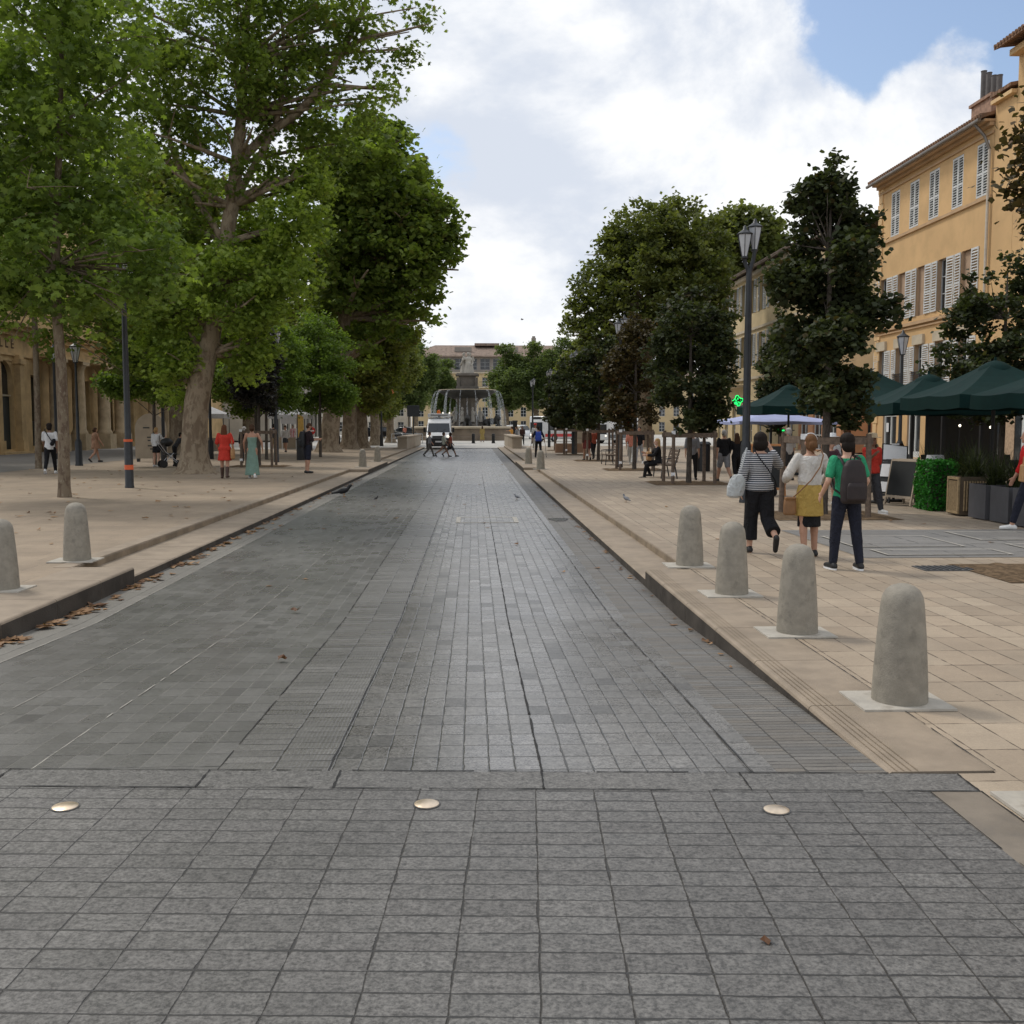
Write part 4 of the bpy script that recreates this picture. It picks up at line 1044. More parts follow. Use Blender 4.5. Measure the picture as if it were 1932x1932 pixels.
for i in range(8):
    shopf = MB(); shopf.box((2.2 + i * 3.4, -.07, 1.4), (2.2, .05, 2.7)); shopf.build('pane', M['glass_dark'], tb)
    m = MB(); m.box((2.2 + i * 3.4 + .2, -.11, 1.5), (.9, .02, 2.5)); m.build('curtain', M['curtain'], tb)
# ---- grey-roofed building farther on
gb = empty('grey_roofed_building', (XF, 97, 0), R(-90), 'pale building with grey shutters and weathered eave behind the right lamp', 'building')
W3 = 25.0; H3 = 14.2
cs = [1.6 + i * 2.7 for i in range(9)]
ops = [(c - .55, c + .55, z, z + h) for c in cs for z, h in ((10.9, 2.7), (6.6, 2.6), (.3, 3.0))]
M['pale_render'] = pm('pale yellow render', (.56, .45, .27), .85, .12, .8, 0, .2, 40, .2, ((.36, .27, .17), .4, .5))
m = MB(); facade(m, W3, H3, ops, .3, 0, 0); shell(m, W3, H3, 11, 0); m.build('wall', M['pale_render'], gb)
for c in cs:
    window(gb, c, 10.9, 1.1, 2.7, 'open', 'gb', M['shutter_grey'], M['shutter_grey'], .24, .58)
    window(gb, c, 6.6, 1.1, 2.6, 'open', 'gb', M['shutter_grey'], M['shutter_grey'], .24, .58)
    window(gb, c, .3, 1.1, 3.0, 'plain', 'gb2', M['shutter_white'], M['shutter_grey'], .24)
m = MB(); m.box((W3 / 2, -.05, 9.6), (W3, .14, .2)); m.box((W3 / 2, -.15, 14.0), (W3, .35, .3)); m.box((W3 / 2, -.06, 5.6), (W3, .14, .2)); m.build('cornice', M['lintel'], gb)
roof_slope(W3, 14.2, 11, .8, 2.0).build('roof', M['tiles_grey'], gb)
bc = MB(); bc.box((0, -.55, 0), (6.2, 1.1, .16)); bl_ = bc.build('balcony', M['lintel'], gb, (cs[2], 0, 5.05))
railing(6.1, .95, 30).build('railing', M['shutter_grey'], bl_, (0, -1.04, .08))
bc = MB(); bc.box((0, -1.0, .5), (6.0, .01, .7)); bc.build('green_panel', pm('green balcony screen', (.12, .22, .16), .4), bl_)
m = MB()
for i in range(3): m.box((W3 - 4 + i * .9, 2.5, 15.9), (.5, .5, 1.6))
m.build('chimney', M['lintel'], gb)
# street-level red-brown front between
lb = empty('low_red_shop', (XF, 72.5, 0), R(-90), 'low terracotta shop front between the yellow and the grey-roofed building', 'building')
m = MB(); facade(m, 9.0, 4.2, [(.8, 2.6, .1, 3.0), (3.6, 5.4, .1, 3.0), (6.2, 8.2, .1, 3.0)], .3); shell(m, 9.0, 4.2, 8); m.build('wall', pm('terracotta render', (.46, .24, .13), .85, .12, .8), lb)
for u in (1.7, 4.5, 7.2): window(lb, u, .1, 1.8, 2.9, 'plain', 'lb', M['shopwhite'], M['shutter_grey'], .2)
m = MB(); m.box((4.5, -.1, 4.2), (9.1, .5, .2)); m.build('cornice', M['cornice'], lb)

# ---- old stone building on the left
XLF = -28.0
M['oldstone'] = pm('old golden stone', (.54, .385, .205), .9, .18, .9, 0, .5, 25, .15, ((.24, .17, .10), .5, .6))
M['oldstone_dk'] = pm('weathered column stone', (.48, .375, .245), .9, .2, 1.2, 0, .4, 25, .15, ((.14, .11, .08), .8, .5))
M['yellow_wall'] = pm('yellow upper render', (.55, .40, .19), .85, .08, .7)
M['old_door'] = pm('dark green door', (.022, .03, .032), .5, .2, 4)
sb = empty('stone_building', (XLF, 54, 0), R(90), 'old golden stone building on the left with arched dark door and round columns', 'building')
W4 = 62.0
ou = 62.8 - 54
ops = [(ou - 1.1, ou + 1.1, .25, 5.6)]
wn = [(ou + 4.2, 1.2), (ou + 8.2, 1.4), (ou + 12.8, 1.5), (ou + 17.5, 1.5), (ou + 22.5, 1.4), (ou + 28, 1.5), (ou + 34, 1.5), (ou + 40, 1.5), (ou + 46, 1.5)]
for u, w in wn: ops.append((u - w / 2, u + w / 2, .4, 4.9))
m = MB(); facade(m, W4, 7.2, ops, .45, 0, 0); shell(m, W4, 7.2, 12); m.build('wall', M['oldstone'], sb)
m = MB(); facade(m, W4, 16.5, [(u - .6, u + .6, 10.2, 12.8) for u, w in wn], .3, 0, 0, 7.95); shell(m, W4, 16.5, 12, 0, 7.95); m.v = [(x, y + .35, z) for x, y, z in m.v]; m.build('upper_wall', M['yellow_wall'], sb)
for u, w in wn: window(sb, u, 10.2, 1.2, 2.6, 'open', 'sb', M['shutter_grey'], M['shutter_grey'], .5, .6)
m = MB(); m.box((W4 / 2, -.08, 7.3), (W4, .3, .3)); m.box((W4 / 2, -.2, 7.6), (W4, .6, .25)); m.box((W4 / 2, -.3, 7.82), (W4, .85, .18)); m.box((W4 / 2, -.04, 6.0), (W4, .14, .14)); m.build('cornice', M['oldstone'], sb)
roof_slope(W4, 16.5, 12, .6, 2.2).build('roof', M['tiles'], sb, (0, .35, 0))
# arched door: leaf, transom with arch spandrels, pilasters, steps
dr = MB(); dr.box((0, .3, 1.85), (2.1, .08, 3.2));
for sx in (-1, 1):
    for z in (.9, 2.3): dr.box((sx * .5, .25, z), (.75, .03, 1.1))
door = dr.build('door', M['old_door'], sb, (ou, 0, 0))
m = MB(); m.box((0, .22, 3.52), (2.18, .1, .09)); m.build('transom', M['lintel'], door)
m = MB(); m.box((0, .34, 4.6), (2.1, .04, 2.0)); m.build('pane', M['glass_dark'], door)
m = MB()
pts = [(-1.1, .05, 5.6), (-1.1, .05, 4.5)] + [(-1.1 * math.cos(a), .05, 4.5 + 1.1 * math.sin(a)) for a in [math.pi * i / 16 for i in range(1, 9)]]
m.prism(pts, (0, .35, 0))
m.prism([(-x, y, z) for x, y, z in pts][::-1], (0, .35, 0))
m.build('arch_stones', M['oldstone'], door)
m = MB()
for s in (-1, 1): m.box((s * 1.55, -.18, 3.0), (.6, .4, 6.0)); m.box((s * 1.55, -.22, .4), (.75, .5, .8)); m.box((s * 1.55, -.22, 5.6), (.75, .5, .3))
m.box((0, -.35, .06), (4.2, .9, .12))
m.build('pilasters', M['oldstone'], sb, (ou, 0, 0))
for u, w in wn:
    m = MB(); m.box((0, .36, 2.6), (w, .04, 4.4)); o = m.build('pane', M['glass_dark'], sb, (u, 0, 0))
    m = MB(); m.box((0, .3, 1.2), (w - .02, .06, 1.6)); m.build('door', M['old_door'], o)
# frieze letters: dark strokes paint the shade of carved cuts
fr = MB()
def stroke(mb, u, z, w, h): mb.box((u, -.012, z), (w, .03, h))
for i, ch_ in enumerate('ILLE'):
    u = ou - 1.2 + i * .75
    stroke(fr, u, 6.65, .09, .55)
    if ch_ == 'L': stroke(fr, u + .17, 6.42, .24, .09)
    if ch_ == 'E':
        for z in (6.42, 6.65, 6.88): stroke(fr, u + .17, z, .24, .08)
fr.build('frieze_lettering', pm('cut letter shade', (.12, .08, .045), .9), sb)
colm = MB(); colm.box((0, 0, .55), (1.25, 1.25, 1.1)); colm.lathe([(.56, 1.1), (.56, 1.22), (.50, 1.3), (.44, 1.42), (.43, 3.5), (.40, 5.4), (.42, 5.5), (.5, 5.65), (.56, 5.8)], n=20); colm.box((0, 0, 5.92), (1.2, 1.2, .22))
cm_ = colm.mesh('column', M['oldstone_dk'])
for f in cm_.polygons:
    if len(f.vertices) == 4 and abs(f.normal.z) < .5: f.use_smooth = True
cm_.set_sharp_from_angle(angle=R(40))
for y in (68.2, 72.0, 76.8, 80.3, 88.5, 92.3, 97, 101): put('column', cm_, sb, (y - 54, -.85, 0))
m = MB(); m.box((31, -.85, 6.12), (37, 1.2, .18)); m.build('column_beam', M['oldstone'], sb)
# a white shop beyond
M['white_render'] = pm('pale render', (.50, .46, .39), .85, .1, .7)
wb = empty('pale_shop_building', (XLF + 5, 117, 0), R(90), 'pale shop building with light pillars beyond the parked cars on the left', 'building')
m = MB(); facade(m, 40, 9, [(1.2 + i * 3.2, 3.4 + i * 3.2, .1, 3.6) for i in range(12)] + [(1.6 + i * 3.2, 2.9 + i * 3.2, 5.0, 7.4) for i in range(12)], .5); shell(m, 40, 9, 8); m.build('wall', M['white_render'], wb)
for i in range(12):
    window(wb, 2.3 + i * 3.2, .1, 2.1, 3.5, 'plain', 'wb', M['old_door'], M['shutter_grey'], .3); window(wb, 2.25 + i * 3.2, 5.0, 1.2, 2.4, 'plain', 'wb2', M['shutter_grey'], M['shutter_grey'], .3)
m = MB(); m.box((20, -.1, 4.2), (40, .5, .3)); m.box((20, -.1, 9.0), (40, .6, .3)); m.build('cornice', M['lintel'], wb)
# ---- apartment block at the end of the street
fb = empty('apartment_block', (-12.2, 205, -.16), 0, 'long beige apartment block with low brown roof closing the street behind the fountain', 'building')
W5 = 33.0; H5 = 15.6
M['beige'] = pm('beige render', (.50, .385, .22), .85, .06, .4)
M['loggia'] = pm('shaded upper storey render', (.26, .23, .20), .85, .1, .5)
us = [1.8 + i * 2.55 for i in range(13)]
ops = [(u - .55, u + .55, z, z + h) for u in us for z, h in ((9.6, 1.8), (6.6, 1.9), (3.6, 1.9), (.6, 2.2))]
ops += [(u - .95, u + .95, 12.9, 15.1) for u in us]
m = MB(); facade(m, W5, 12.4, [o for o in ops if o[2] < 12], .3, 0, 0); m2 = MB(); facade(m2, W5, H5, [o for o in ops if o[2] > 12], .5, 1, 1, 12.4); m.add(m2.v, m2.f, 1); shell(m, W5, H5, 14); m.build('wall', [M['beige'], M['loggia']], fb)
for u in us:
    for z, h in ((9.6, 1.8), (6.6, 1.9), (3.6, 1.9), (.6, 2.2)): window(fb, u, z, 1.1, h, 'plain', 'fb', M['shutter_white'], M['shutter_grey'], .22)
    window(fb, u, 12.9, 1.9, 2.2, 'plain', 'fb2', M['shutter_grey'], M['shutter_grey'], .42)
m = MB()
for z in (12.3,): m.box((W5 / 2, -.12, z), (W5, .4, .25))
for u in (us[7], us[5], us[9]): m.box((u, -.5, 9.4), (2.6, 1.2, .2))
m.build('ledges', M['lintel'], fb)
for u in (us[7], us[5], us[9]): railing(2.5, 1.0, 12).build('railing', M['iron'], fb, (u, -1.05, 9.5))
rf = MB()
rf.v = [(-1, -1.2, H5), (W5 + 1, -1.2, H5), (W5 + 1, 15, H5), (-1, 15, H5), (4.5, 6.5, H5 + 2.6), (W5 - 4.5, 6.5, H5 + 2.6), (-1, -1.2, H5 - .25), (W5 + 1, -1.2, H5 - .25), (W5 + 1, 15, H5 - .25), (-1, 15, H5 - .25)]
rf.f = [[0, 1, 5, 4], [1, 2, 5], [2, 3, 4, 5], [3, 0, 4], [0, 6, 7, 1], [1, 7, 8, 2], [2, 8, 9, 3], [3, 9, 6, 0], [6, 9, 8, 7]]; rf.m = [0] * 9
rr = rf.build('roof', M['tiles_far'], fb)
for u in (10.2, 19.5):
    m = MB(); m.box((0, 0, .3), (3.4, .5, .9)); o = m.build('roof_opening', M['loggia'], rr, (u, 1.6, H5 + 1.1))
m = MB(); m.box((24.5, 5, 18.4), (.9, .9, 2.4)); m.box((24.5, 5, 19.7), (.6, .6, .5)); m.build('chimney', M['loggia'], rr)
m = MB(); m.box((15, 6, 18.2), (5, 4, .5)); m.build('roof_box', M['tiles_far'], rr)

def far_block(loc, W, H, lb, mat):
    t = empty('distant_building', loc, 0, lb, 'building')
    us = [1.5 + i * 3.0 for i in range(int((W - 2) / 3.0) + 1)]; us = [u for u in us if u < W - 1]
    ops = [(u - .6, u + .6, z, z + 2.0) for u in us for z in [.6 + 3.2 * q for q in range(int((H - 1) / 3.2))]]
    m = MB(); facade(m, W, H, ops, .3, 0, 0); shell(m, W, H, 12); m.build('wall', mat, t)
    for o in ops: window(t, (o[0] + o[1]) / 2, o[2], 1.2, 2.0, 'plain', 'db', M['shutter_white'], M['shutter_grey'], .22)
    roof_slope(W, H, 12, .6, 2.0).build('roof', M['tiles_far'], t)
far_block((-67.4, 212, -.16), 54, 10.5, 'distant cream building closing the view behind the left tree trunks', M['white_render'])
far_block((23, 214, -.16), 60, 11.5, 'distant ochre building closing the view behind the right buses', M['beige'])

# ================================================================== FOUNTAIN
FX, FY = -.75, 133.0; FZ = -.16
M['fstone'] = pm('fountain stone', (.15, .132, .112), .85, .25, .6, 0, .4, 12, .2, ((.10, .10, .085), .5, .6))
M['fstone_wall'] = pm('basin wall stone', (.20, .16, .12), .85, .25, .5, 0, .3, 12, .2, ((.08, .075, .06), .35, .7))
M['fstone_pale'] = pm('pale statue marble', (.38, .355, .31), .8, .12, 1.2, 0, .3, 12, .2, ((.24, .23, .21), 1.0, .5))
M['fbronze'] = pm('dark bowl stone', (.05, .048, .044), .7, .25, 1.2, 0, .4, 10)
ft = empty('fountain', (FX, FY, FZ), 0, 'stone fountain with wide bowl, falling water and statue group at the street end', 'fountain', None)
m = MB(); m.lathe([(6.9, 0), (6.9, .45), (6.65, .55), (6.6, 1.55), (6.1, 1.55), (6.0, .4), (.1, .4)], n=64, cap=False); m.build('basin', M['fstone_wall'], ft, smooth=True)
m = MB(); m.lathe([(6.82, 1.5), (6.88, 1.56), (6.88, 1.72), (6.8, 1.78), (6.05, 1.78), (6.0, 1.6)], n=64, cap=False); m.build('coping', M['lintel'], ft, smooth=True)
k = NT('fountain water'); nn = k.noise(k.obj(), 6, 3); M['fwater'] = k.out(k.pbr((.06, .08, .075), .05, 0, k.bump(nn, .4, .05), .6))
m = MB(); m.lathe([(6.04, 1.25), (.1, 1.25)], n=48, cap=False); m.build('water', M['fwater'], ft)
m = MB()
for i in range(60):
    a = rnd.uniform(0, 6.28); r_ = rnd.uniform(.6, 3.4); s = rnd.uniform(.35, .8)
    m.ell((r_ * math.cos(a), r_ * math.sin(a), 1.2 + (3.6 - r_) * .28), (s, s * rnd.uniform(.7, 1), s * .75), 8, 6, Euler((rnd.uniform(-.5, .5), rnd.uniform(-.5, .5), a)).to_matrix())
m.build('rocks', M['fstone'], ft, smooth=True)
m = MB(); m.lathe([(1.9, 1.5), (1.7, 2.2), (1.35, 2.9), (1.15, 3.8), (1.25, 4.6), (1.6, 5.2), (2.1, 5.6)], n=32); m.build('stem', M['fstone'], ft, smooth=True)
m = MB(); m.lathe([(1.2, 5.3), (2.0, 5.35), (2.9, 5.65), (3.4, 6.0), (3.62, 6.14), (3.68, 6.22), (3.62, 6.36), (3.4, 6.3), (.2, 6.1)], n=56); m.build('bowl', M['fbronze'], ft, smooth=True)
m = MB(); m.lathe([(3.50, 6.365), (3.72, 6.375), (3.72, 6.45), (3.50, 6.45)], n=56, cap=False); m.build('bowl_rim', M['lintel'], ft, smooth=True)
m = MB(); m.box((0, 0, 6.6), (2.9, 2.9, .5)); m.box((0, 0, 7.5), (2.2, 2.2, 1.5)); m.box((0, 0, 8.32), (3.0, 3.0, .22)); m.box((0, 0, 8.48), (2.7, 2.7, .12))
for sx in (-1, 1):
    for sy in (-1, 1): m.box((sx * 1.15, sy * 1.15, 7.35), (.4, .4, 1.3))
m.build('pedestal', M['fstone'], ft, bevel=.03)
def statue(ang):
    b = MB(); c, s_ = math.cos(ang), math.sin(ang)
    def q(x, y, z): return (x * c - y * s_, x * s_ + y * c, z)
    o = .42
    b.loft([[q(o + rx * math.cos(t) * .9, ry * math.sin(t), z) for t in [2 * math.pi * k / 14 for k in range(14)]] for z, rx, ry in ((8.5, .52, .6), (9.0, .46, .54), (9.5, .38, .44), (9.85, .33, .36), (10.1, .30, .38), (10.35, .34, .44), (10.55, .25, .36), (10.66, .12, .12))])
    b.cap(q(o, 0, 10.6), .11, q(o + .05, 0, 10.85), .11); b.ell(q(o + .08, 0, 10.98), (.19, .18, .23))
    b.cap(q(o, .42, 10.45), .12, q(o + .15, .62, 9.9), .10); b.cap(q(o + .15, .62, 9.9), .10, q(o + .45, .35, 9.6), .08)
    b.cap(q(o, -.42, 10.45), .12, q(o + .1, -.7, 10.2), .10); b.cap(q(o + .1, -.7, 10.2), .10, q(o + .0, -.6, 10.7), .08)
    for j in range(7):
        a = -1.2 + j * .4
        b.cap(q(o + .34 * math.cos(a), .34 * math.sin(a), 9.9), .05, q(o + .5 * math.cos(a), .55 * math.sin(a), 8.55), .085, 6)
    b.ell(q(o + .02, 0, 11.1), (.2, .2, .14))
    return b
for i in range(3):
    me = remesh(statue(-math.pi / 2 + i * 2 * math.pi / 3 + .25), 'statue_figure', M['fstone_pale'], .05, 3); put('statue_figure', me, ft)
def lion(a):
    b = MB(); b.ell((0, 0, .7), (.95, .38, .42)); b.ell((.75, 0, 1.05), (.42, .40, .45)); b.ell((1.08, 0, 1.1), (.26, .24, .24)); b.ell((-.7, 0, .62), (.45, .42, .42))
    for s in (-1, 1): b.cap((.7, s * .25, .8), .15, (1.0, s * .26, .12), .11); b.cap((1.0, s * .26, .12), .11, (1.25, s * .26, .1), .1); b.cap((-.7, s * .35, .5), .22, (-.35, s * .42, .12), .13)
    b.cap((-1.05, 0, .5), .07, (-1.3, .3, .9), .05)
    return b
lm = remesh(lion(0), 'lion_statue', M['fstone'], .06, 3); lm2 = lm.copy(); lm2.materials.clear(); lm2.materials.append(M['fbronze'])
for a in (-90, -20, 200, 60, 120): 
    o = put('lion_statue', lm2, ft, (3.3 * math.cos(R(a)), 3.3 * math.sin(R(a)), 1.7), R(a))
for i in range(8):
    a = 2 * math.pi * i / 8 + .4
    b = MB(); b.loft([[(rx * math.cos(t), rx * .8 * math.sin(t), z) for t in [2 * math.pi * k / 10 for k in range(10)]] for z, rx in ((0, .36), (.5, .30), (.9, .26), (1.3, .3), (1.5, .12))]); b.ell((0, 0, 1.72), (.17, .17, .21)); b.cap((.2, .2, 1.3), .1, (.45, .1, .9), .08)
    me = cached('nymph', lambda: remesh(b, 'figure', M['fstone_pale'], .05, 3)); put('figure', me, ft, (1.75 * math.cos(a), 1.75 * math.sin(a), 2.3), a)
# falling water
k = NT('falling water')
vn = k.noise(k.vm('MULTIPLY', k.obj(), (6, 6, 1.2)), 2.2, 4, .7)
tp = k.n('ShaderNodeBsdfTransparent'); pr = k.n('ShaderNodeBsdfPrincipled'); pr.inputs['Base Color'].default_value = (.72, .76, .80, 1); pr.inputs['Roughness'].default_value = .35
mxs = k.n('ShaderNodeMixShader'); k.t.links.new(k.sstep(vn, .42, .68, .02, .45), mxs.inputs[0]); k.t.links.new(tp.outputs[0], mxs.inputs[1]); k.t.links.new(pr.outputs[0], mxs.inputs[2])
M['spray'] = k.out(mxs.outputs[0])
for i in range(14):
    a = 2 * math.pi * i / 14 + .02; m = MB(); side = abs(math.cos(a)) > .6
    path = []; rad = []
    for j in range(11):
        t = j / 10; r_ = 3.66 + 1.25 * t ** .6 if True else 0
        z = 6.3 - 5.0 * t ** 1.9 + .12 * math.sin(t * 3)
        path.append((r_ * math.cos(a), r_ * math.sin(a), z)); rad.append((.04 + .17 * t) * (1.15 if side else .5))
    m.tube(path, rad, 9, cap=False); m.build('water_jet', M['spray'], ft, smooth=True)
for i in range(10):
    a = 2 * math.pi * i / 10 + .3; m = MB()
    m.tube([(2.2 * math.cos(a), 2.2 * math.sin(a), 5.5), (2.35 * math.cos(a), 2.35 * math.sin(a), 4.6), (2.4 * math.cos(a), 2.4 * math.sin(a), 2.6)], [.04, .07, .14], 7, cap=False); m.build('water_jet', M['spray'], ft, smooth=True)
# low stone walls near the end of the street
lw = MB(); lw.box((0, 0, .45), (.7, 20, .9)); lw.box((0, 0, .96), (.8, 20.2, .12)); 
o = lw.build('low_wall', [pm('low wall stone', (.36, .30, .23), .85, .15, 1)], None, (-5.25, 86, -.1), bevel=.02); tag(o, 'low stone wall left of the far end of the road beside the van', 'wall')
o2 = o.copy(); COL.objects.link(o2); o2.location = (3.25, 86, -.1); o2['label'] = 'low stone wall right of the far end of the road'
def dark_bollard(loc, lb, h=1.0, r=.17, src=None):
    t = empty('dark_bollard', loc, 0, lb, 'bollard', 'dark bollards before the fountain')
    m = MB(); m.lathe([(r * 1.15, 0), (r * 1.15, .1), (r, .12), (r, h * .9), (r * .8, h), (.01, h + .03)], n=16); m.build('post', M['black'], t, smooth=True)
    m = MB(); m.lathe([(r * 1.03, h * .78), (r * 1.03, h * .85)], n=16, cap=False); m.build('band', M['dark_metal'], t, smooth=True)
    return t
db = dark_bollard((-.0, 108, -.16), 'dark bollard just right of the van before the fountain')
dup(db, (2.1, 108, -.16), 0, 'dark bollard in the middle before the fountain')
pl_ = empty('dark_pillar', (5.15, 97, -.16), 0, 'tall dark slim pillar at the right end of the road before the fountain', 'pillar')
m = MB(); m.box((0, 0, 1.1), (.42, .42, 2.2)); m.build('shaft', M['black'], pl_, bevel=.03); m = MB(); m.box((0, 0, 2.28), (.5, .5, .16)); m.build('cap', M['dark_metal'], pl_, bevel=.02)
pl_.location = (4.05, 100, -.16)
# ================================================================== STREET LAMPS
def lantern(parent, loc, s=1.0):
    m = MB(); n = 6
    def ring(r, z): return [(r * math.cos(2 * math.pi * k / n + .3), r * math.sin(2 * math.pi * k / n + .3), z) for k in range(n)]
    m.loft([ring(.062 * s, 0.0), ring(.10 * s, .17 * s), ring(.148 * s, .40 * s), ring(.165 * s, .52 * s)]); o = m.build('lantern', M['lamp_glass'], parent, loc)
    m = MB()
    for k in range(n):
        a = 2 * math.pi * k / n + .3
        m.tube([(r * math.cos(a), r * math.sin(a), z) for r, z in ((.066 * s, 0), (.104 * s, .17 * s), (.152 * s, .40 * s), (.169 * s, .52 * s))], .0095 * s, 5)
    m.lathe([(.08 * s, -.02), (.08 * s, .012), (.06 * s, .02)], n=14); m.build('frame', M['dark_metal'], o)
    m = MB(); m.lathe([(.165 * s, .515 * s), (.185 * s, .525 * s), (.185 * s, .545 * s), (.10 * s, .60 * s), (.05 * s, .64 * s), (.03 * s, .72 * s), (.004, .74 * s)], n=20); m.build('cap', M['dark_metal'], o, smooth=True)
    return o
def lamp2(loc, label, rz=0.0, bands=False, group='tall twin street lamps'):
    t = empty('street_lamp', loc, rz, label, 'street lamp', group)
    m = MB(); m.lathe([(.125, 0), (.125, .05), (.115, .07), (.112, 1.25), (.10, 1.32), (.085, 1.36), (.078, 3.5), (.062, 5.05), (.058, 5.1)], n=20)
    m.build('pole', M['dark_metal'], t, smooth=True)
    m = MB()
    m.tube([(0, 0, 4.95), (.03, 0, 5.1), (.085, 0, 5.28), (.118, 0, 5.47)], [.055, .052, .045, .045], 10); m.tube([(0, 0, 4.95), (-.03, 0, 5.08), (-.085, 0, 5.2), (-.118, 0, 5.33)], [.055, .05, .045, .045], 10)
    m.build('arms', M['dark_metal'], t, smooth=True)
    lantern(t, (.125, .06, 5.50), .92); lantern(t, (-.125, -.06, 5.33), .92)
    if bands:
        m = MB()
        for z, h in ((.50, .13), (1.26, .07)): m.lathe([(.116, z), (.119, z), (.119, z + h), (.114, z + h)], n=20, cap=False)
        m.build('orange_band', M['orange_band'], t)
    return t
l0 = lamp2((6.0, 22.4, 0), 'tall twin-lantern street lamp nearest on the right, behind the striped-top woman')
for x, y, lb in [(6.0, 41.8, 'second twin-lantern street lamp on the right, by the reddish young tree'), (5.98, 61.2, 'third twin-lantern street lamp on the right, among dark young trees'), (5.95, 80.5, 'fourth twin-lantern street lamp on the right, half hidden by trees'), (5.6, 97, 'farthest twin-lantern street lamp on the right, against the green trees by the fountain'),
                 (-9.2, 48.3, 'twin-lantern street lamp on the left between the green-dress woman and the man with a phone'), (-9.2, 68.5, 'twin-lantern street lamp on the left between the old plane trunks'), (-9.2, 88.0, 'twin-lantern street lamp on the left near the parked dark car')]:
    dup(l0, (x, y, 0), rnd.uniform(-.15, .15), lb)
lamp2((-9.42, 28.4, 0), 'black lamp post with two orange bands on the left walk', 0.2, True)
def lamp1(loc, label):
    t = empty('street_lamp', loc, 0, label, 'street lamp', 'single-lantern lamps near the house fronts')
    m = MB(); m.lathe([(.16, 0), (.16, .05), (.145, .07), (.14, 1.0), (.10, 1.1), (.07, 1.15), (.055, 3.0), (.045, 4.35)], n=18); m.build('pole', M['dark_metal'], t, smooth=True)
    lantern(t, (0, 0, 4.35), 1.25)
    return t
s0 = lamp1((-16.75, 44.2, 0), 'single white-lantern lamp on the left before the stone columns')
dup(s0, (16.1, 38.2, 0), 0, 'single white-lantern lamp on the right before the yellow building')
def thin_post(loc, lb, h=5.0):
    t = empty('lamp_post', loc, 0, lb, 'lamp post', 'thin black posts on the left')
    m = MB(); m.lathe([(.14, 0), (.14, .9), (.08, 1.0), (.06, h)], n=14); m.build('pole', M['black'], t, smooth=True)
    lantern(t, (0, 0, h), 1.1)
    return t
p0 = thin_post(G(639, 846.5), 'thin black lamp post between the two old plane trunks')
dup(p0, G(104 + 4, 866), 0, 'thin black lamp post just right of the young plane trunk, by the old doors')
dup(p0, G(483 / 1.565 + 1, 872), 0, 'thin black lamp post behind the great plane tree on the left')
dup(p0, G(636 / 1.565 - 8, 866), 0, 'thin black lamp post left of the red-dress woman')
dup(p0, G(720, 842), 0, 'thin black lamp post left of the van by the parked cars')
# orange pennant on the far left lamp
t = empty('orange_sign', D(738, 742, 88), 0, 'small tilted orange sign hanging by the far left lamp', 'sign')
m = MB(); m.prism([(-.42, 0, -.30), (.42, 0, .12), (.30, 0, .34), (-.34, 0, .34)], (0, .05, 0)); m.build('sign_face', pm('orange sign', (.72, .22, .10), .5), t)
m = MB(); m.tube([(-.3, .03, .3), (-.9, .03, .5)], .02, 6); m.build('bracket', M['dark_metal'], t)

# ================================================================== LEFT STREET FURNITURE
M['panel_beige'] = pm('beige panel', (.40, .33, .25), .7, .08, 2)
p = G(286, 871)
t = empty('information_panel', (p.x, p.y, 0), .1, 'beige arch-topped information panel with rows of small text blocks on the left', 'panel')
m = MB(); pts = [(-.72, 0, .15), (.72, 0, .15), (.72, 0, 1.55)] + [(.72 * math.cos(a), 0, 1.55 + .72 * math.sin(a)) for a in [math.pi * i / 14 for i in range(1, 14)]] + [(-.72, 0, 1.55)]
m.prism(pts, (0, .10, 0)); m.build('board', M['panel_beige'], t)
m = MB()
for i, (z, w) in enumerate(((1.15, .55), (1.0, .5), (.75, .5), (.6, .3), (1.6, .3))): m.box((.1 if i < 4 else -.2, -.006, z), (w, .008, .06))
m.build('text_rows', M['signtxt'], t)
m = MB()
for s in (-1, 1): m.box((s * .6, .05, .075), (.1, .3, .15))
m.build('foot', M['dark_metal'], t)
def bin_(loc, lb):
    t = empty('litter_bin', loc, 0, lb, 'bin')
    m = MB(); m.lathe([(.24, 0), (.24, .95), (.22, .98)], n=18); m.build('body', M['black'], t, smooth=True)
    m = MB(); m.lathe([(.26, .98), (.27, 1.02), (.2, 1.10), (.01, 1.12)], n=18); m.build('lid', M['dark_metal'], t, smooth=True)
    return t
bb = bin_(G(569, 868), 'dark cylindrical litter bin left of the man with a phone')
dup(bb, (8.6, 38, 0), 0, 'dark litter bin behind the benches on the right walk')
def bench(loc, rz, lb):
    t = empty('park_bench', loc, rz, lb, 'bench', 'slatted benches')
    m = MB()
    for i in range(5): m.box((0, -.2 + i * .1, .44), (1.6, .075, .035))
    m.build('seat', M['wood_post'], t)
    m = MB()
    for i in range(4): m.box((0, .27 + i * .025, .55 + i * .11), (1.6, .03, .085), 0, 0, -.2)
    m.build('backrest', M['wood_post'], t)
    for s in (-.7, .7):
        m = MB(); m.tube([(s, -.22, 0), (s, -.18, .42), (s, .22, .42), (s, .37, .95)], .022, 8); m.tube([(s, .22, .42), (s, .30, 0)], .022, 8); m.tube([(s, -.20, .42), (s, -.22, .62), (s, .22, .66)], .018, 8)
        m.build('leg', M['dark_metal'], t)
    return t
BY = 34.2
bn = bench((6.05, BY - .2, 0), R(90 + 180), 'slatted bench on the right with a seated woman beside the wooden tree guard')
bn.location = (6.25, 33.4, 0)
dup(bn, (G(670, 843).x, G(670, 843).y, 0), R(200), 'slatted bench at the foot of the third old plane trunk')
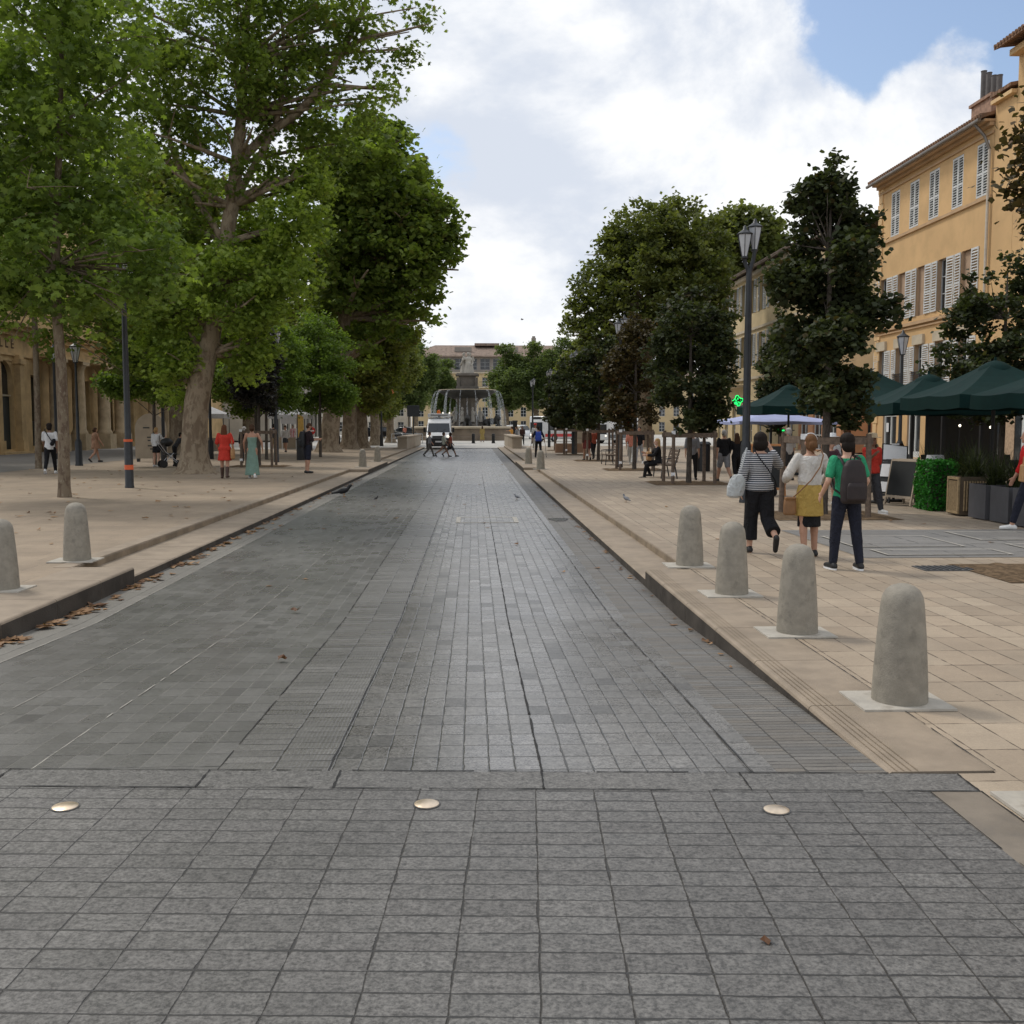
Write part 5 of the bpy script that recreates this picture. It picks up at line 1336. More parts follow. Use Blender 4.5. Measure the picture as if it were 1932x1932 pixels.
dup(bn, (5.9, 44.6, 0), R(-90), 'slatted bench beyond the second right street lamp')
# market tents, signs
def tent(loc, lb, mat, w=3.0, h=2.5):
    t = empty('market_tent', loc, .05, lb, 'market tent', 'market tents deep on the left')
    m = MB(); a = w / 2; apex = (0, 0, h + .7)
    m.add([(-a, -a, h), (a, -a, h), (a, a, h), (-a, a, h), apex], [(0, 1, 4), (1, 2, 4), (2, 3, 4), (3, 0, 4)])
    for x0, y0, x1, y1 in ((-a, -a, a, -a), (a, -a, a, a), (a, a, -a, a), (-a, a, -a, -a)): m.quad((x0, y0, h), (x1, y1, h), (x1, y1, h - .3), (x0, y0, h - .3))
    o = m.build('canopy', mat, t); s = o.modifiers.new('solid', 'SOLIDIFY'); s.thickness = .02
    for sx in (-1, 1):
        for sy in (-1, 1): q = MB(); q.tube([(sx * (a - .05), sy * (a - .05), 0), (sx * (a - .05), sy * (a - .05), h)], .025, 6); q.build('leg', M['dark_metal'], t)
    m = MB(); m.box((0, a * .4, .42), (w * .85, .8, .84)); m.build('counter', M['panel_beige'], t, bevel=.02)
    return t
M['tent_white'] = clothmat('white tent cloth', (.55, .55, .56), .3)
t0 = tent((-13.5, 76, 0), 'white market tent seen behind the dusky young tree on the left', M['tent_white'])
dup(t0, (-18.6, 72, 0), .1, 'white market tent behind the red-dress woman')
def round_sign(loc, lb, col, h=2.6):
    t = empty('road_sign', loc, 0, lb, 'road sign')
    m = MB(); m.tube([(0, .03, 0), (0, .03, h + .2)], .035, 8); m.build('pole', M['dark_metal'], t)
    m = MB(); m.tube([(0, -.02, h), (0, 0, h)], [.26, .26], 20); m.build('disc', col, t)
    m = MB(); m.box((0, -.026, h), (.34, .008, .09)); m.build('white_bar', M['white_paint'], t)
    return t
M['sign_red'] = pm('sign red', (.62, .04, .035), .4)
M['sign_blue'] = pm('sign blue', (.03, .05, .12), .4)
round_sign(Vector((D(588, 813, 70).x, 70, 0)), 'round red sign with white bar behind the man with a phone', M['sign_red'], 1.35 + .0)
round_sign(Vector((D(612, 813, 78).x, 78, 0)), 'dark blue round sign behind the head of the man with a phone', M['sign_blue'], 1.3)
t = empty('notice_board', (D(545, 800, 74).x, 74, 0), 0, 'pale hanging notice board on white posts behind the left lamp pole', 'notice board')
m = MB()
for s in (-.5, .5): m.tube([(s, 0, 0), (s, 0, 2.3)], .03, 8)
m.build('post', M['white_paint'], t); m = MB(); m.box((0, -.04, 2.05), (1.1, .05, .45)); m.build('board', M['tent_white'], t)
t = empty('yellow_banner', (D(561, 800, 72).x, 72, 0), 0, 'narrow yellow banner on a pole behind the left walkers', 'banner')
m = MB(); m.tube([(0, 0, 0), (0, 0, 2.6)], .025, 8); m.build('pole', M['dark_metal'], t); m = MB(); m.prism([(.03, 0, .9), (.45, .02, .95), (.42, .02, 2.3), (.03, 0, 2.5)], (0, .02, 0)); m.build('cloth', pm('yellow cloth', (.55, .36, .10), .8), t)
t = empty('traffic_sign_back', (D(780, 800, 92).x, 92, -.1), 0, 'dark back of a square road sign left of the van', 'road sign')
m = MB(); m.tube([(0, 0, 0), (0, 0, 3.3)], .05, 8); m.build('pole', M['dark_metal'], t); m = MB(); m.box((0, -.06, 3.1), (1.1, .05, 1.0)); m.build('plate', M['dark_metal'], t, bevel=.02)
rl = MB(); rl.tube([(-1.6, 0, 1.0), (1.6, 0, 1.0)], .035, 8); rl.tube([(-1.6, 0, .55), (1.6, 0, .55)], .025, 8)
for x in (-1.6, -.5, .6, 1.6): rl.tube([(x, 0, 0), (x, 0, 1.0)], .035, 8)
o = rl.build('guard_rail', pm('galvanised tube', (.45, .46, .47), .4, .1, 4, .5), None, (D(768, 820, 108).x, 108, -.16), 0.05); tag(o, 'grey tubular guard rail left of the van before the cars', 'railing')
# traffic light
p = D(1186, 806, 58)
t = empty('traffic_light', (p.x, 58, 0), 0, 'traffic light showing red among the young trees on the right', 'traffic light')
m = MB(); m.tube([(0, 0, 0), (0, 0, 2.3)], .05, 8); m.build('pole', M['dark_metal'], t)
m = MB(); m.box((0, 0, 1.55), (.26, .2, .72)); hs = m.build('housing', M['black'], t, bevel=.03)
for z, c, e in ((1.78, (1, .05, .04), 6.0), (1.55, (.08, .05, .01), 0), (1.32, (.01, .06, .03), 0)):
    m = MB(); m.tube([(0, -.125, z), (0, -.102, z)], [.08, .085], 14); m.build('red_light' if e else 'dark_light', pm('signal %.2f' % z, c, .3, emit=c, estr=e), hs)
# pharmacy crosses
k = NT('green led'); em = k.n('ShaderNodeEmission'); em.inputs[0].default_value = (.02, .85, .16, 1); em.inputs[1].default_value = 1.6; M['led'] = k.out(em.outputs[0])
def cross(loc, lb, s, star, rz=0.0):
    t = empty('pharmacy_cross', loc, rz, lb, 'shop sign')
    m = MB(); m.box((0, .06, 0), (s, .1, s * .36)); m.box((0, .06, s * .34), (s * .36, .1, s * .32)); m.box((0, .06, -s * .34), (s * .36, .1, s * .32)); m.tube([(s * .5, .06, 0), (s * 1.6, .06, 0)], .03, 6); m.build('case', M['black'], t)
    m = MB()
    if star:
        n = 16
        for i in range(n):
            a0 = 2 * math.pi * i / n; a1 = 2 * math.pi * (i + 1) / n
            r0 = s * (.50 if i % 4 < 2 else .34); r1 = s * (.50 if (i + 1) % 4 < 2 else .34)
            m.tube([(r0 * math.cos(a0), -.01, r0 * math.sin(a0)), (r1 * math.cos(a1), -.01, r1 * math.sin(a1))], s * .045, 5)
        for a in range(5):
            q = 2 * math.pi * a / 5 + 1.57
            m.tube([(s * .1 * math.cos(q), -.01, s * .1 * math.sin(q)), (s * .28 * math.cos(q), -.01, s * .28 * math.sin(q))], s * .05, 5)
        for i in range(9): m.tube([(-s * .3, -.01, -s * .34 + i * s * .03), (s * .1 - i * s * .03, -.01, -s * .34 + i * s * .03)], s * .014, 4)
    else:
        m.box((0, -.01, 0), (s * .9, .04, s * .16)); m.box((0, -.01, s * .27), (s * .16, .04, s * .38)); m.box((0, -.01, -s * .27), (s * .16, .04, s * .38))
    m.build('green_lights', M['led'], t)
    return t
p = D(1392, 756, 70); cross(p, 'lit green pharmacy cross high on the front, left of the nearest right lamp', .72, True)
p = D(1472, 812, 60); cross(p, 'small lit green pharmacy cross low under the blue parasol', .55, False)

# ================================================================== CAFE TERRACE
M['umb_green'] = pm('dark green canvas', (.005, .023, .021), .8, .12, 3, 0, .15, 30, .12)
M['umb_blue'] = pm('pale blue canvas', (.36, .40, .62), .6, .08, 3, 0, .15, 30, .4)
def parasol(loc, label, mat, half=1.6, ze=2.3, zp=2.95, rz=0.0, group='green terrace parasols', val=.26):
    t = empty('parasol', loc, rz, label, 'parasol', group)
    m = MB(); N = 6
    C = [(-half, -half), (half, -half), (half, half), (-half, half)]
    for q in range(4):
        a, b = C[q], C[(q + 1) % 4]
        for h in range(2):
            p0 = a if h == 0 else ((a[0] + b[0]) / 2, (a[1] + b[1]) / 2)
            p1 = ((a[0] + b[0]) / 2, (a[1] + b[1]) / 2) if h == 0 else b
            V = []
            for i in range(N + 1):
                f = i / N; r_ = .10 + .90 * f
                z = zp - (zp - ze) * f
                for j in range(5):
                    g_ = j / 4
                    x = (p0[0] * (1 - g_) + p1[0] * g_) * r_; y = (p0[1] * (1 - g_) + p1[1] * g_) * r_
                    sag = .03 * math.sin(math.pi * g_) * f + .06 * math.sin(math.pi * f)
                    V.append((x, y, z - sag))
            for j in range(5):
                g_ = j / 4; e = V[N * 5 + j]; V.append((e[0] * 1.004, e[1] * 1.004, e[2] - val))
            F = [(i * 5 + j, i * 5 + j + 1, (i + 1) * 5 + j + 1, (i + 1) * 5 + j) for i in range(N + 1) for j in range(4)]
            m.add(V, F)
    o = m.build('canopy', mat, t, smooth=False); s = o.modifiers.new('solid', 'SOLIDIFY'); s.thickness = .012
    m = MB(); m.lathe([(.34, zp - .13), (.30, zp - .05), (.16, zp + .03), (.03, zp + .07), (.02, zp + .14)], n=12); m.build('top_cap', mat, o, smooth=True)
    m = MB(); m.tube([(0, 0, .05), (0, 0, zp)], .038, 10); m.build('pole', M['black'], t)
    m = MB()
    for q in range(8):
        a = math.pi * q / 4 + math.pi / 4; L = half * (1.40 if q % 2 == 0 else .98)
        m.tube([(.04 * math.cos(a), .04 * math.sin(a), zp - .10), (L * math.cos(a), L * math.sin(a), ze - .03)], .016, 5)
        m.tube([(.05 * math.cos(a), .05 * math.sin(a), ze - .25), (L * .5 * math.cos(a), L * .5 * math.sin(a), (zp + ze) / 2 - .09)], .012, 5)
    m.build('ribs', M['black'], t)
    m = MB(); m.box((0, 0, .04), (.7, .7, .08)); m.build('base', M['dark_metal'], t, bevel=.01)
    return t
u0 = parasol((10.6, 20.6, 0), 'green parasol over the planters with pale sunlit panel, second from the right edge', M['umb_green'], 1.36, 2.30, 2.95)
for x, y, s, rz, lb in [(10.6, 17.5, .985, .02, 'green parasol at the right picture edge over the grey planters'), (10.6, 23.65, .96, -.03, 'green parasol above the menu stand, its curved valance in front'), (10.7, 27.4, 1.05, .03, 'green parasol with peak just right of the tall spiky young tree'),
                        (10.9, 35.2, 1.03, .05, 'small-looking green parasol left of the spiky young tree, over the blue one'), (14.2, 20.8, 1.0, 0, 'green parasol of the rear row nearest the right edge'), (14.3, 24.3, .98, .04, 'green parasol in the middle of the rear row'), (14.3, 27.8, 1.0, -.04, 'green parasol of the rear row farthest from the camera')]:
    dup(u0, (x, y, 0), rz, lb, s)
bu = parasol((11.3, 38.6, 0), 'wide flat pale blue parasol beyond the green ones', M['umb_blue'], 2.0, 1.86, 2.26, .1, 'pale blue parasols', .10)
# grey planters with dark grassy plants
M['planter_grey'] = pm('grey planter fibre cement', (.085, .085, .092), .7, .1, 5, 0, .15, 60)
M['blade'] = leafmat('dark grass blades', (.014, .022, .01), (.05, .065, .02), .2)
def blades(n, L, spread, seed, w=.014):
    r_ = random.Random(seed); V = []; F = []
    for i in range(n):
        a = r_.uniform(0, 6.28); l = L * r_.uniform(.6, 1.1); tilt = r_.uniform(.1, 1.0) * spread
        x0, y0 = r_.gauss(0, .06), r_.gauss(0, .06); b = len(V); S_ = 4
        for j in range(S_ + 1):
            t = j / S_; th = tilt * t * 1.5
            rr = l * t * math.sin(min(1.9, tilt * .6 + th * .5)); z = l * t * math.cos(min(1.9, tilt * .6 + th * .6))
            ww = w * (1 - t * .9)
            V.append((x0 + rr * math.cos(a) - ww * math.sin(a), y0 + rr * math.sin(a) + ww * math.cos(a), z)); V.append((x0 + rr * math.cos(a) + ww * math.sin(a), y0 + rr * math.sin(a) - ww * math.cos(a), z))
        for j in range(S_): F.append((b + 2 * j, b + 2 * j + 1, b + 2 * j + 3, b + 2 * j + 2))
    me = bpy.data.meshes.new('blades'); me.from_pydata(V, [], F); me.materials.append(M['blade'])
    at = me.attributes.new('tint', 'FLOAT', 'FACE'); at.data.foreach_set('value', [r_.random() for _ in F])
    return me
def planter(loc, lb, d=(.60, .62, .62), mat=None):
    t = empty('planter', loc, 0, lb, 'planter', 'box planters along the terrace')
    m = MB(); x, y, z = d; w = .03
    m.box((-x / 2 + w / 2, 0, z / 2), (w, y, z)); m.box((x / 2 - w / 2, 0, z / 2), (w, y, z)); m.box((0, -y / 2 + w / 2, z / 2), (x - 2 * w, w, z)); m.box((0, y / 2 - w / 2, z / 2), (x - 2 * w, w, z)); m.box((0, 0, .05), (x - 2 * w, y - 2 * w, .06))
    m.build('box', mat or M['planter_grey'], t)
    m = MB(); m.box((0, 0, z - .08), (x - 2 * w - .002, y - 2 * w - .002, .04)); m.build('earth', M['soil'], t)
    return t
pl0 = planter((9.45, 18.25, .02), 'grey box planter beside the bamboo-fronted one')
for y, lb in ((17.5, 'grey box planter at the right picture edge by the red-top walker'), (16.75, 'grey box planter just outside the right edge beyond the red-top walker')): dup(pl0, (9.47, y, .02), 0, lb)
pb = planter((9.42, 19.1, .02), 'bamboo-fronted box planter between the green hedge block and grey planters', (.58, .46, .72), pm('brown box', (.10, .075, .05), .7))
m = MB()
for i in range(11): m.tube([(-.305, -.17 + i * .034, .08), (-.305, -.17 + i * .034, .64)], .014, 6)
m.box((-.305, 0, .05), (.04, .46, .05)); m.box((-.305, 0, .69), (.04, .46, .05)); m.box((-.305, -.21, .37), (.04, .04, .6)); m.box((-.305, .21, .37), (.04, .04, .6))
for i in range(9): m.tube([(-.21 + i * .05, -.245, .08), (-.21 + i * .05, -.245, .64)], .016, 6)
m.build('bamboo_front', pm('bamboo', (.34, .25, .14), .6, .2, 20), pb)
for i, (x, y, z, L, lb) in enumerate([(9.5, 19.1, .66, .85, 'dark grassy plant arching over the bamboo-fronted planter'), (9.5, 18.25, .56, .8, 'dark grassy plant in the grey planter beside the bamboo-fronted one'), (9.5, 17.5, .56, .75, 'dark grassy plant in the grey planter by the red-top walker'), (9.9, 20.6, .62, .8, 'dark grassy plant behind the green hedge block'), (9.9, 21.8, .5, .9, 'dark grassy plant behind the blackboard')]):
    t = empty('grass_plant', (x, y, z), 0, lb, 'plant', 'dark grassy plants in the planters')
    put('blade_tuft', blades(170, L, 1.0, 60 + i), t)
    m = MB(); m.lathe([(.10, -.08), (.14, .02), (.10, .08), (.01, .1)], n=8); m.build('stem', M['bark_dark'], t)
    if i >= 3: planter((x, y, .02), ('black planter behind the green hedge block', 'black planter behind the slanted blackboard')[i - 3], (.5, .5, z), M['black'])
# artificial hedge block
t = empty('hedge_block', (9.33, 20.35, 0), 0, 'bright green leafy hedge block between the blackboard and bamboo planter', 'hedge')
m = MB(); m.box((0, 0, .47), (.44, .62, .9)); m.build('core', M['bark_dark'], t)
n = 5200; P = NPR.uniform(-.5, .5, (n, 3)); ax = NPR.integers(0, 3, n); sg = NPR.choice([-.5, .5], n)
P[np.arange(n), ax] = sg + NPR.normal(0, .03, n); P = P * np.array([.52, .70, .94]) + np.array([0, 0, .49]); P[:, 0] += .03 * np.sin(P[:, 2] * 9); P = P[P[:, 2] > .02]
put('leaves', leaves('leaves', P, .035, NPR.uniform(0, 1, len(P)), leafmat('artificial leaves', (.015, .085, .012), (.05, .25, .035), .25), LOBE, .2), t)
# menu stand, A-boards
t = empty('menu_stand', (9.42, 22.6, 0), R(-12), 'black menu stand with tilted white menu board under the parasols', 'menu stand')
m = MB(); m.box((0, 0, .03), (.4, .4, .04)); m.tube([(0, 0, .05), (0, 0, .86)], .03, 10); m.build('pole', M['black'], t)
m = MB(); m.box((0, 0, 1.02), (.56, .035, .56), 0, 0, -.5, .12); bd = m.build('board', M['black'], t)
m = MB(); m.box((0, -.022, 1.032), (.50, .010, .50), 0, 0, -.5, .12); m.build('menu_sheet', M['white_paint'], bd)
m = MB(); m.box((.03, .12, 1.28), (.16, .04, .04)); m.build('clip_lamp', M['white_paint'], bd)
def aboard(loc, rz, lb, w, h, frame, strokes, seed, chalk=True):
    t = empty('a_board', loc, rz, lb, 'pavement board', 'pavement boards'); r_ = random.Random(seed)
    m = MB()
    for s in (-1, 1):
        for x in (-w / 2, w / 2): m.box((x, s * .17, h / 2), (.04, .03, h), 0, 0, s * .19)
        m.box((0, s * (.17 - h * .095 + .012), h - .02), (w - .04, .03, .05), 0, 0, s * .19); m.box((0, s * (.17 + h * .095 - .03), .18), (w - .04, .03, .05), 0, 0, s * .19)
    m.build('frame', frame, t)
    m = MB()
    for s in (-1, 1): m.box((0, s * .17, h / 2 + .08), (w - .04, .015, h - .25), 0, 0, s * .19)
    b = m.build('board', M['board'], t)
    m = MB()
    for i in range(strokes):
        z = h * .88 - i * (h * .62 / strokes); y = -.17 + (h / 2 - z) * -.19 * -1 * -1 - .012
        y = -.17 - (h / 2 - z) * .192 - .012
        x = -w * .36
        while x < w * .3:
            l = r_.uniform(.03, .10); m.box((x + l / 2, y, z), (l, .004, .012)); x += l + .025
    m.build('chalk_lines', M['chalk'], b)
    return t
aboard((9.3, 21.6, 0), R(-70), 'dark slanted blackboard with faint chalk lines left of the green hedge block', .75, .98, M['panel_beige'], 7, 3)
ab = aboard((9.22, 22.35, 0), R(-60), 'narrow black board with white notices at the foot of the menu stand', .38, .95, M['black'], 2, 5)
m = MB()
for z, h in ((.72, .28), (.36, .22)): m.box((0, -.205 - (.475 - z) * .19 - .004, z), (.22, .006, h), 0, 0, .19 * -1)
m.build('notices', M['white_paint'], ab)
p = G(1471, 944)
aboard((p.x + .1, 24.6, 0), R(6), 'orange-framed chalkboard on legs beside the striped-top woman', .78, 1.25, pm('orange wood', (.46, .20, .07), .6, .2, 8), 12, 7)
# tables and chairs in the shade
M['chair'] = pm('dark woven chair', (.03, .028, .027), .7, .3, 40)
M['table'] = pm('table top', (.16, .14, .12), .4, .15, 6)
def chair(loc, rz, lb):
    t = empty('terrace_chair', loc, rz, lb, 'chair', 'dark terrace chairs under the green parasols')
    m = MB(); m.box((0, 0, .45), (.44, .44, .04)); m.build('seat', M['chair'], t, bevel=.01)
    m = MB(); m.box((0, .22, .72), (.42, .03, .40), 0, 0, -.12); m.build('backrest', M['chair'], t, bevel=.01)
    for sx in (-1, 1):
        for sy in (-1, 1): m = MB(); m.tube([(sx * .2, sy * .2, 0), (sx * .19, sy * .19, .44)], .016, 6); m.build('leg', M['black'], t)
    return t
def table(loc, lb):
    t = empty('terrace_table', loc, 0, lb, 'table', 'terrace tables under the green parasols')
    m = MB(); m.box((0, 0, .735), (.7, .7, .03)); m.build('table_top', M['table'], t, bevel=.008); m = MB(); m.lathe([(.26, 0), (.25, .03), (.03, .06), (.028, .72)], n=12); m.build('leg', M['black'], t, smooth=True)
    return t
c0 = None; t0_ = None
for i, y in enumerate((17.3, 19.4, 21.6, 23.9, 26.4)):
    for j, x in enumerate((10.35, 12.3, 14.3)):
        lbt = 'small square terrace table in the shade of the green parasols'; lbc = 'dark woven terrace chair at a small table under the green parasols'
        if t0_ is None: t0_ = table((x, y, 0), lbt)
        else: dup(t0_, (x, y, 0), rnd.uniform(-.2, .2))
        for a in (0, math.pi):
            q = (x + .62 * math.sin(a) * 0 + .0, y + (.62 if a == 0 else -.62), 0)
            if c0 is None: c0 = chair(q, a, lbc)
            else: dup(c0, q, a + rnd.uniform(-.3, .3))
# glowing bulbs under parasols
k = NT('bulb'); em = k.n('ShaderNodeEmission'); em.inputs[0].default_value = (1, .9, .7, 1); em.inputs[1].default_value = 2.5; M['bulb'] = k.out(em.outputs[0])
for i, (px, py, y, lb) in enumerate(((1811, 803, 30, 'small glowing round lamp under the parasols, left one'), (1869, 806, 28, 'small glowing round lamp under the parasols, right one'))):
    p = D(px, py, y); t = empty('wall_lamp', (p.x, p.y, 0), 0, lb, 'lamp')
    m = MB(); m.ell((0, 0, p.z), (.035, .035, .04)); m.build('globe', M['bulb'], t, smooth=True); m = MB(); m.tube([(0, 0, 0), (0, 0, p.z - .09)], .02, 6); m.build('stand', M['black'], t)
# small robot-white bucket chair
t = empty('white_pot', (9.75, 21.3, .75), 0, 'pale rounded pot standing behind the blackboard', 'pot')
m = MB(); m.lathe([(.10, 0), (.16, .05), (.19, .2), (.17, .33), (.15, .33), (.16, .2)], n=18); m.build('bowl', M['lamp_glass'], t, smooth=True)
m = MB(); m.lathe([(.22, -.73), (.2, -.70), (.05, -.66), (.05, -.03), (.14, 0)], n=14); m.build('stand', M['black'], t, smooth=True)
# kiosk and planter boxes on the right far side
p = D(1103, 812, 88)
t = empty('kiosk', (p.x, 88, -.16), 0, 'beige boarded kiosk box on the right beyond the street lamps', 'kiosk')
m = MB(); m.box((0, 0, 1.35), (1.7, 1.4, 2.7)); m.build('body', M['panel_beige'], t, bevel=.03); m = MB(); m.box((0, 0, 2.75), (1.9, 1.6, .12)); m.build('roof', M['dark_metal'], t, bevel=.02)
m = MB()
for z in (.8, 1.5, 2.2): m.box((0, -.705, z), (1.68, .012, .03))
m.build('board_joints', M['dark_metal'], t)
t = empty('planter', (6.1, 64.5, 0), 0, 'low terracotta planter box near the third right street lamp', 'planter', 'box planters along the terrace')
m = MB(); m.box((0, 0, .28), (1.9, .7, .56)); m.build('box', pm('terracotta box', (.22, .13, .08), .8, .15, 5), t, bevel=.02); m = MB(); m.box((0, 0, .565), (1.8, .6, .03)); m.build('earth', M['soil'], t)

# awning and dark panels added to darken the rear of the terrace
t = empty('terrace_awning', (17.2, 31.0, 0), 0, 'dark flat awning on posts with added shade panels, back of the terrace, right edge', 'awning')
m = MB(); m.prism([(-1.7, -5.2, 2.62), (1.7, -5.2, 2.95), (1.7, -5.2, 3.02), (-1.7, -5.2, 2.70)], (0, 10.4, 0)); m.box((-1.71, 0, 2.50), (.03, 10.4, .26)); m.build('canopy', M['umb_green'], t)
for y in (-5.0, -2.6, 0, 2.6, 5.0):
    m = MB(); m.box((-1.6, y, 1.3), (.10, .10, 2.6)); m.build('post', M['black'], t)
for y in (-3.8, -1.3): m = MB(); m.box((1.62, y, 1.4), (.04, 2.3, 2.8)); m.build('shade_panel', M['board'], t)
m = MB(); m.box((0.2, 5.02, 1.15), (2.6, .03, 2.3)); m.build('end_curtain', M['board'], t)
# ================================================================== PEOPLE
SKIN = [pm('skin light', (.52, .31, .22), .55, .06, 10), pm('skin tan', (.40, .22, .145), .55, .06, 10), pm('skin brown', (.22, .12, .075), .55, .06, 10)]
_cl = {}
def cl(name, col):
    if name not in _cl: _cl[name] = clothmat(name, col)
    return _cl[name]
HAIRM = {}
def hairmat(name, col):
    if name not in HAIRM:
        k = NT('hair ' + name); n = k.noise(k.vm('MULTIPLY', k.obj(), (1, 1, .12)), 60, 3)
        HAIRM[name] = k.out(k.pbr(k.mix(n, tuple(x * .6 for x in col), tuple(x * 1.4 for x in col)), .7, 0, k.bump(n, .5, .01), .12))
    return HAIRM[name]
HC = {'black': (.016, .012, .010), 'brown': (.06, .032, .018), 'auburn': (.10, .04, .02), 'blonde': (.38, .24, .11), 'grey': (.42, .40, .38), 'lightbrown': (.13, .065, .030)}
M['eye'] = pm('eye', (.02, .015, .012), .2)
M['lip'] = pm('lips', (.30, .10, .08), .5)

def joints(p):
    th = [p.get('thL', 0), p.get('thR', 0)]; kn = [p.get('knL', 4), p.get('knR', 4)]
    lean = R(p.get('lean', 2))
    J = {}
    if 'seat' in p: hz = p['seat']
    else: hz = max(.43 * math.cos(R(th[i])) + .415 * math.cos(R(th[i] - kn[i])) for i in (0, 1)) + .075
    J['hip'] = Vector((0, 0, hz))
    for i, s in ((0, -1), (1, 1)):
        h = Vector((s * .088, 0, hz)); a = R(th[i]); b = R(th[i] - kn[i]); sp = p.get('spread', .02) * s
        k_ = h + Vector((sp * .43, math.sin(a) * .43, -math.cos(a) * .43)); an = k_ + Vector((sp * .3, math.sin(b) * .415, -math.cos(b) * .415))
        J['h%d' % i] = h; J['k%d' % i] = k_; J['a%d' % i] = an
        f = min(0, b * 1.1) if an.z > .12 and 'seat' not in p else 0
        J['t%d' % i] = an + Vector((s * .02, math.cos(f) * .17, -.045 + math.sin(f) * .17)); J['hl%d' % i] = an + Vector((0, -.045 * math.cos(f), -.045 - .03 * math.sin(f)))
    def T(v): return J['hip'] + Vector((v.x, v.y * math.cos(lean) + v.z * math.sin(lean), v.z * math.cos(lean) - v.y * math.sin(lean)))
    J['T'] = T
    for i, s, n in ((0, -1, 'L'), (1, 1, 'R')):
        sh = T(Vector((s * p.get('shw', .178), 0, .495)))
        ua = R(p.get('ua' + n, 2)) + lean * 0; ab = R(p.get('ab' + n, 8)); el = R(p.get('el' + n, 12)); ab2 = R(p.get('in' + n, 2))
        e = sh + Vector((s * math.sin(ab), math.sin(ua) * math.cos(ab), -math.cos(ua) * math.cos(ab))) * .285
        d2 = Vector((s * math.sin(ab2), math.sin(ua + el) * math.cos(ab2), -math.cos(ua + el) * math.cos(ab2)))
        w = e + d2 * .245
        J['s%d' % i] = sh; J['e%d' % i] = e; J['w%d' % i] = w; J['d%d' % i] = d2
    J['neck'] = T(Vector((0, 0, .53))); J['head'] = J['neck'] + Vector((0, .012 + math.sin(R(p.get('nod', 0))) * .1, .165))
    return J

TORSO = [(-.06, .150, .105), (.02, .168, .112), (.10, .150, .103), (.20, .132, .092), (.30, .150, .104), (.40, .168, .108), (.47, .165, .092), (.515, .115, .072), (.545, .062, .058)]
def torso_rings(J, off, z0=-9, z1=9, wf=1.0, bulk=1.0):
    out = []
    for z, rx, ry in TORSO:
        if z0 - 1e-6 <= z <= z1 + 1e-6:
            out.append([J['T'](Vector(((rx * wf * bulk + off) * math.cos(q), (ry * bulk + off) * math.sin(q), z))) for q in [2 * math.pi * k / 16 for k in range(16)]])
    return out
def lerp(a, b, t): return a + (b - a) * t
def legs(mb, J, off, frac, flare=None, bulk=1.0):
    R0 = (.088, .058, .040)
    for i in (0, 1):
        h, k_, a = J['h%d' % i], J['k%d' % i], J['a%d' % i]
        r = [x * bulk + off for x in R0]
        if flare: r = flare
        if frac <= .5:
            mb.cap(h, r[0], lerp(h, k_, frac * 2), lerp(r[0], r[1], frac * 2), 12)
        else:
            mb.cap(h, r[0], k_, r[1], 12); t = (frac - .5) * 2
            if not flare: mb.cap(k_, r[1], lerp(k_, a, .35 * min(1, t / .35)), r[1] * .98, 12)
            mb.cap(k_, r[1], lerp(k_, a, t), lerp(r[1], r[2], t), 12)
def arms(mb, J, off, frac, loose=0.0):
    for i in (0, 1):
        s, e, w = J['s%d' % i], J['e%d' % i], J['w%d' % i]
        if frac <= .5: mb.cap(s, .052 + off, lerp(s, e, frac * 2), .045 + off + loose, 12)
        else:
            mb.cap(s, .050 + off, e, .040 + off + loose, 12); t = (frac - .5) * 2; mb.cap(e, .040 + off + loose, lerp(e, w, t), lerp(.038, .028, t) + off + loose * .8, 12)
def hand(mb, J, i):
    s = -1 if i == 0 else 1
    w, d = J['w%d' % i], J['d%d' % i]
    side = Vector((1, 0, 0)); side = (side - d * side.dot(d)).normalized(); nrm = d.cross(side).normalized()
    fwd = nrm if nrm.y > 0 else -nrm           # palm faces the body, thumb forward
    pal = w + d * .05
    mb.ell(pal, (.020, .040, .055), 10, 7, Matrix((side, fwd, d)).transposed())
    for j in range(4):
        off = (-.028 + j * .019); L = (.068, .078, .083, .072)[j] * 1.0
        b = w + d * .085 + fwd * off; m_ = b + d * L * .5 - side * s * .006; t = m_ + d * L * .45 - side * s * .022
        mb.cap(b, .0105, m_, .0098, 7); mb.cap(m_, .0098, t, .0085, 7)
    b = w + d * .02 + fwd * .030; m_ = b + fwd * .028 + d * .032; t = m_ + d * .034 + fwd * .006
    mb.cap(b, .014, m_, .0115, 7); mb.cap(m_, .0115, t, .009, 7)

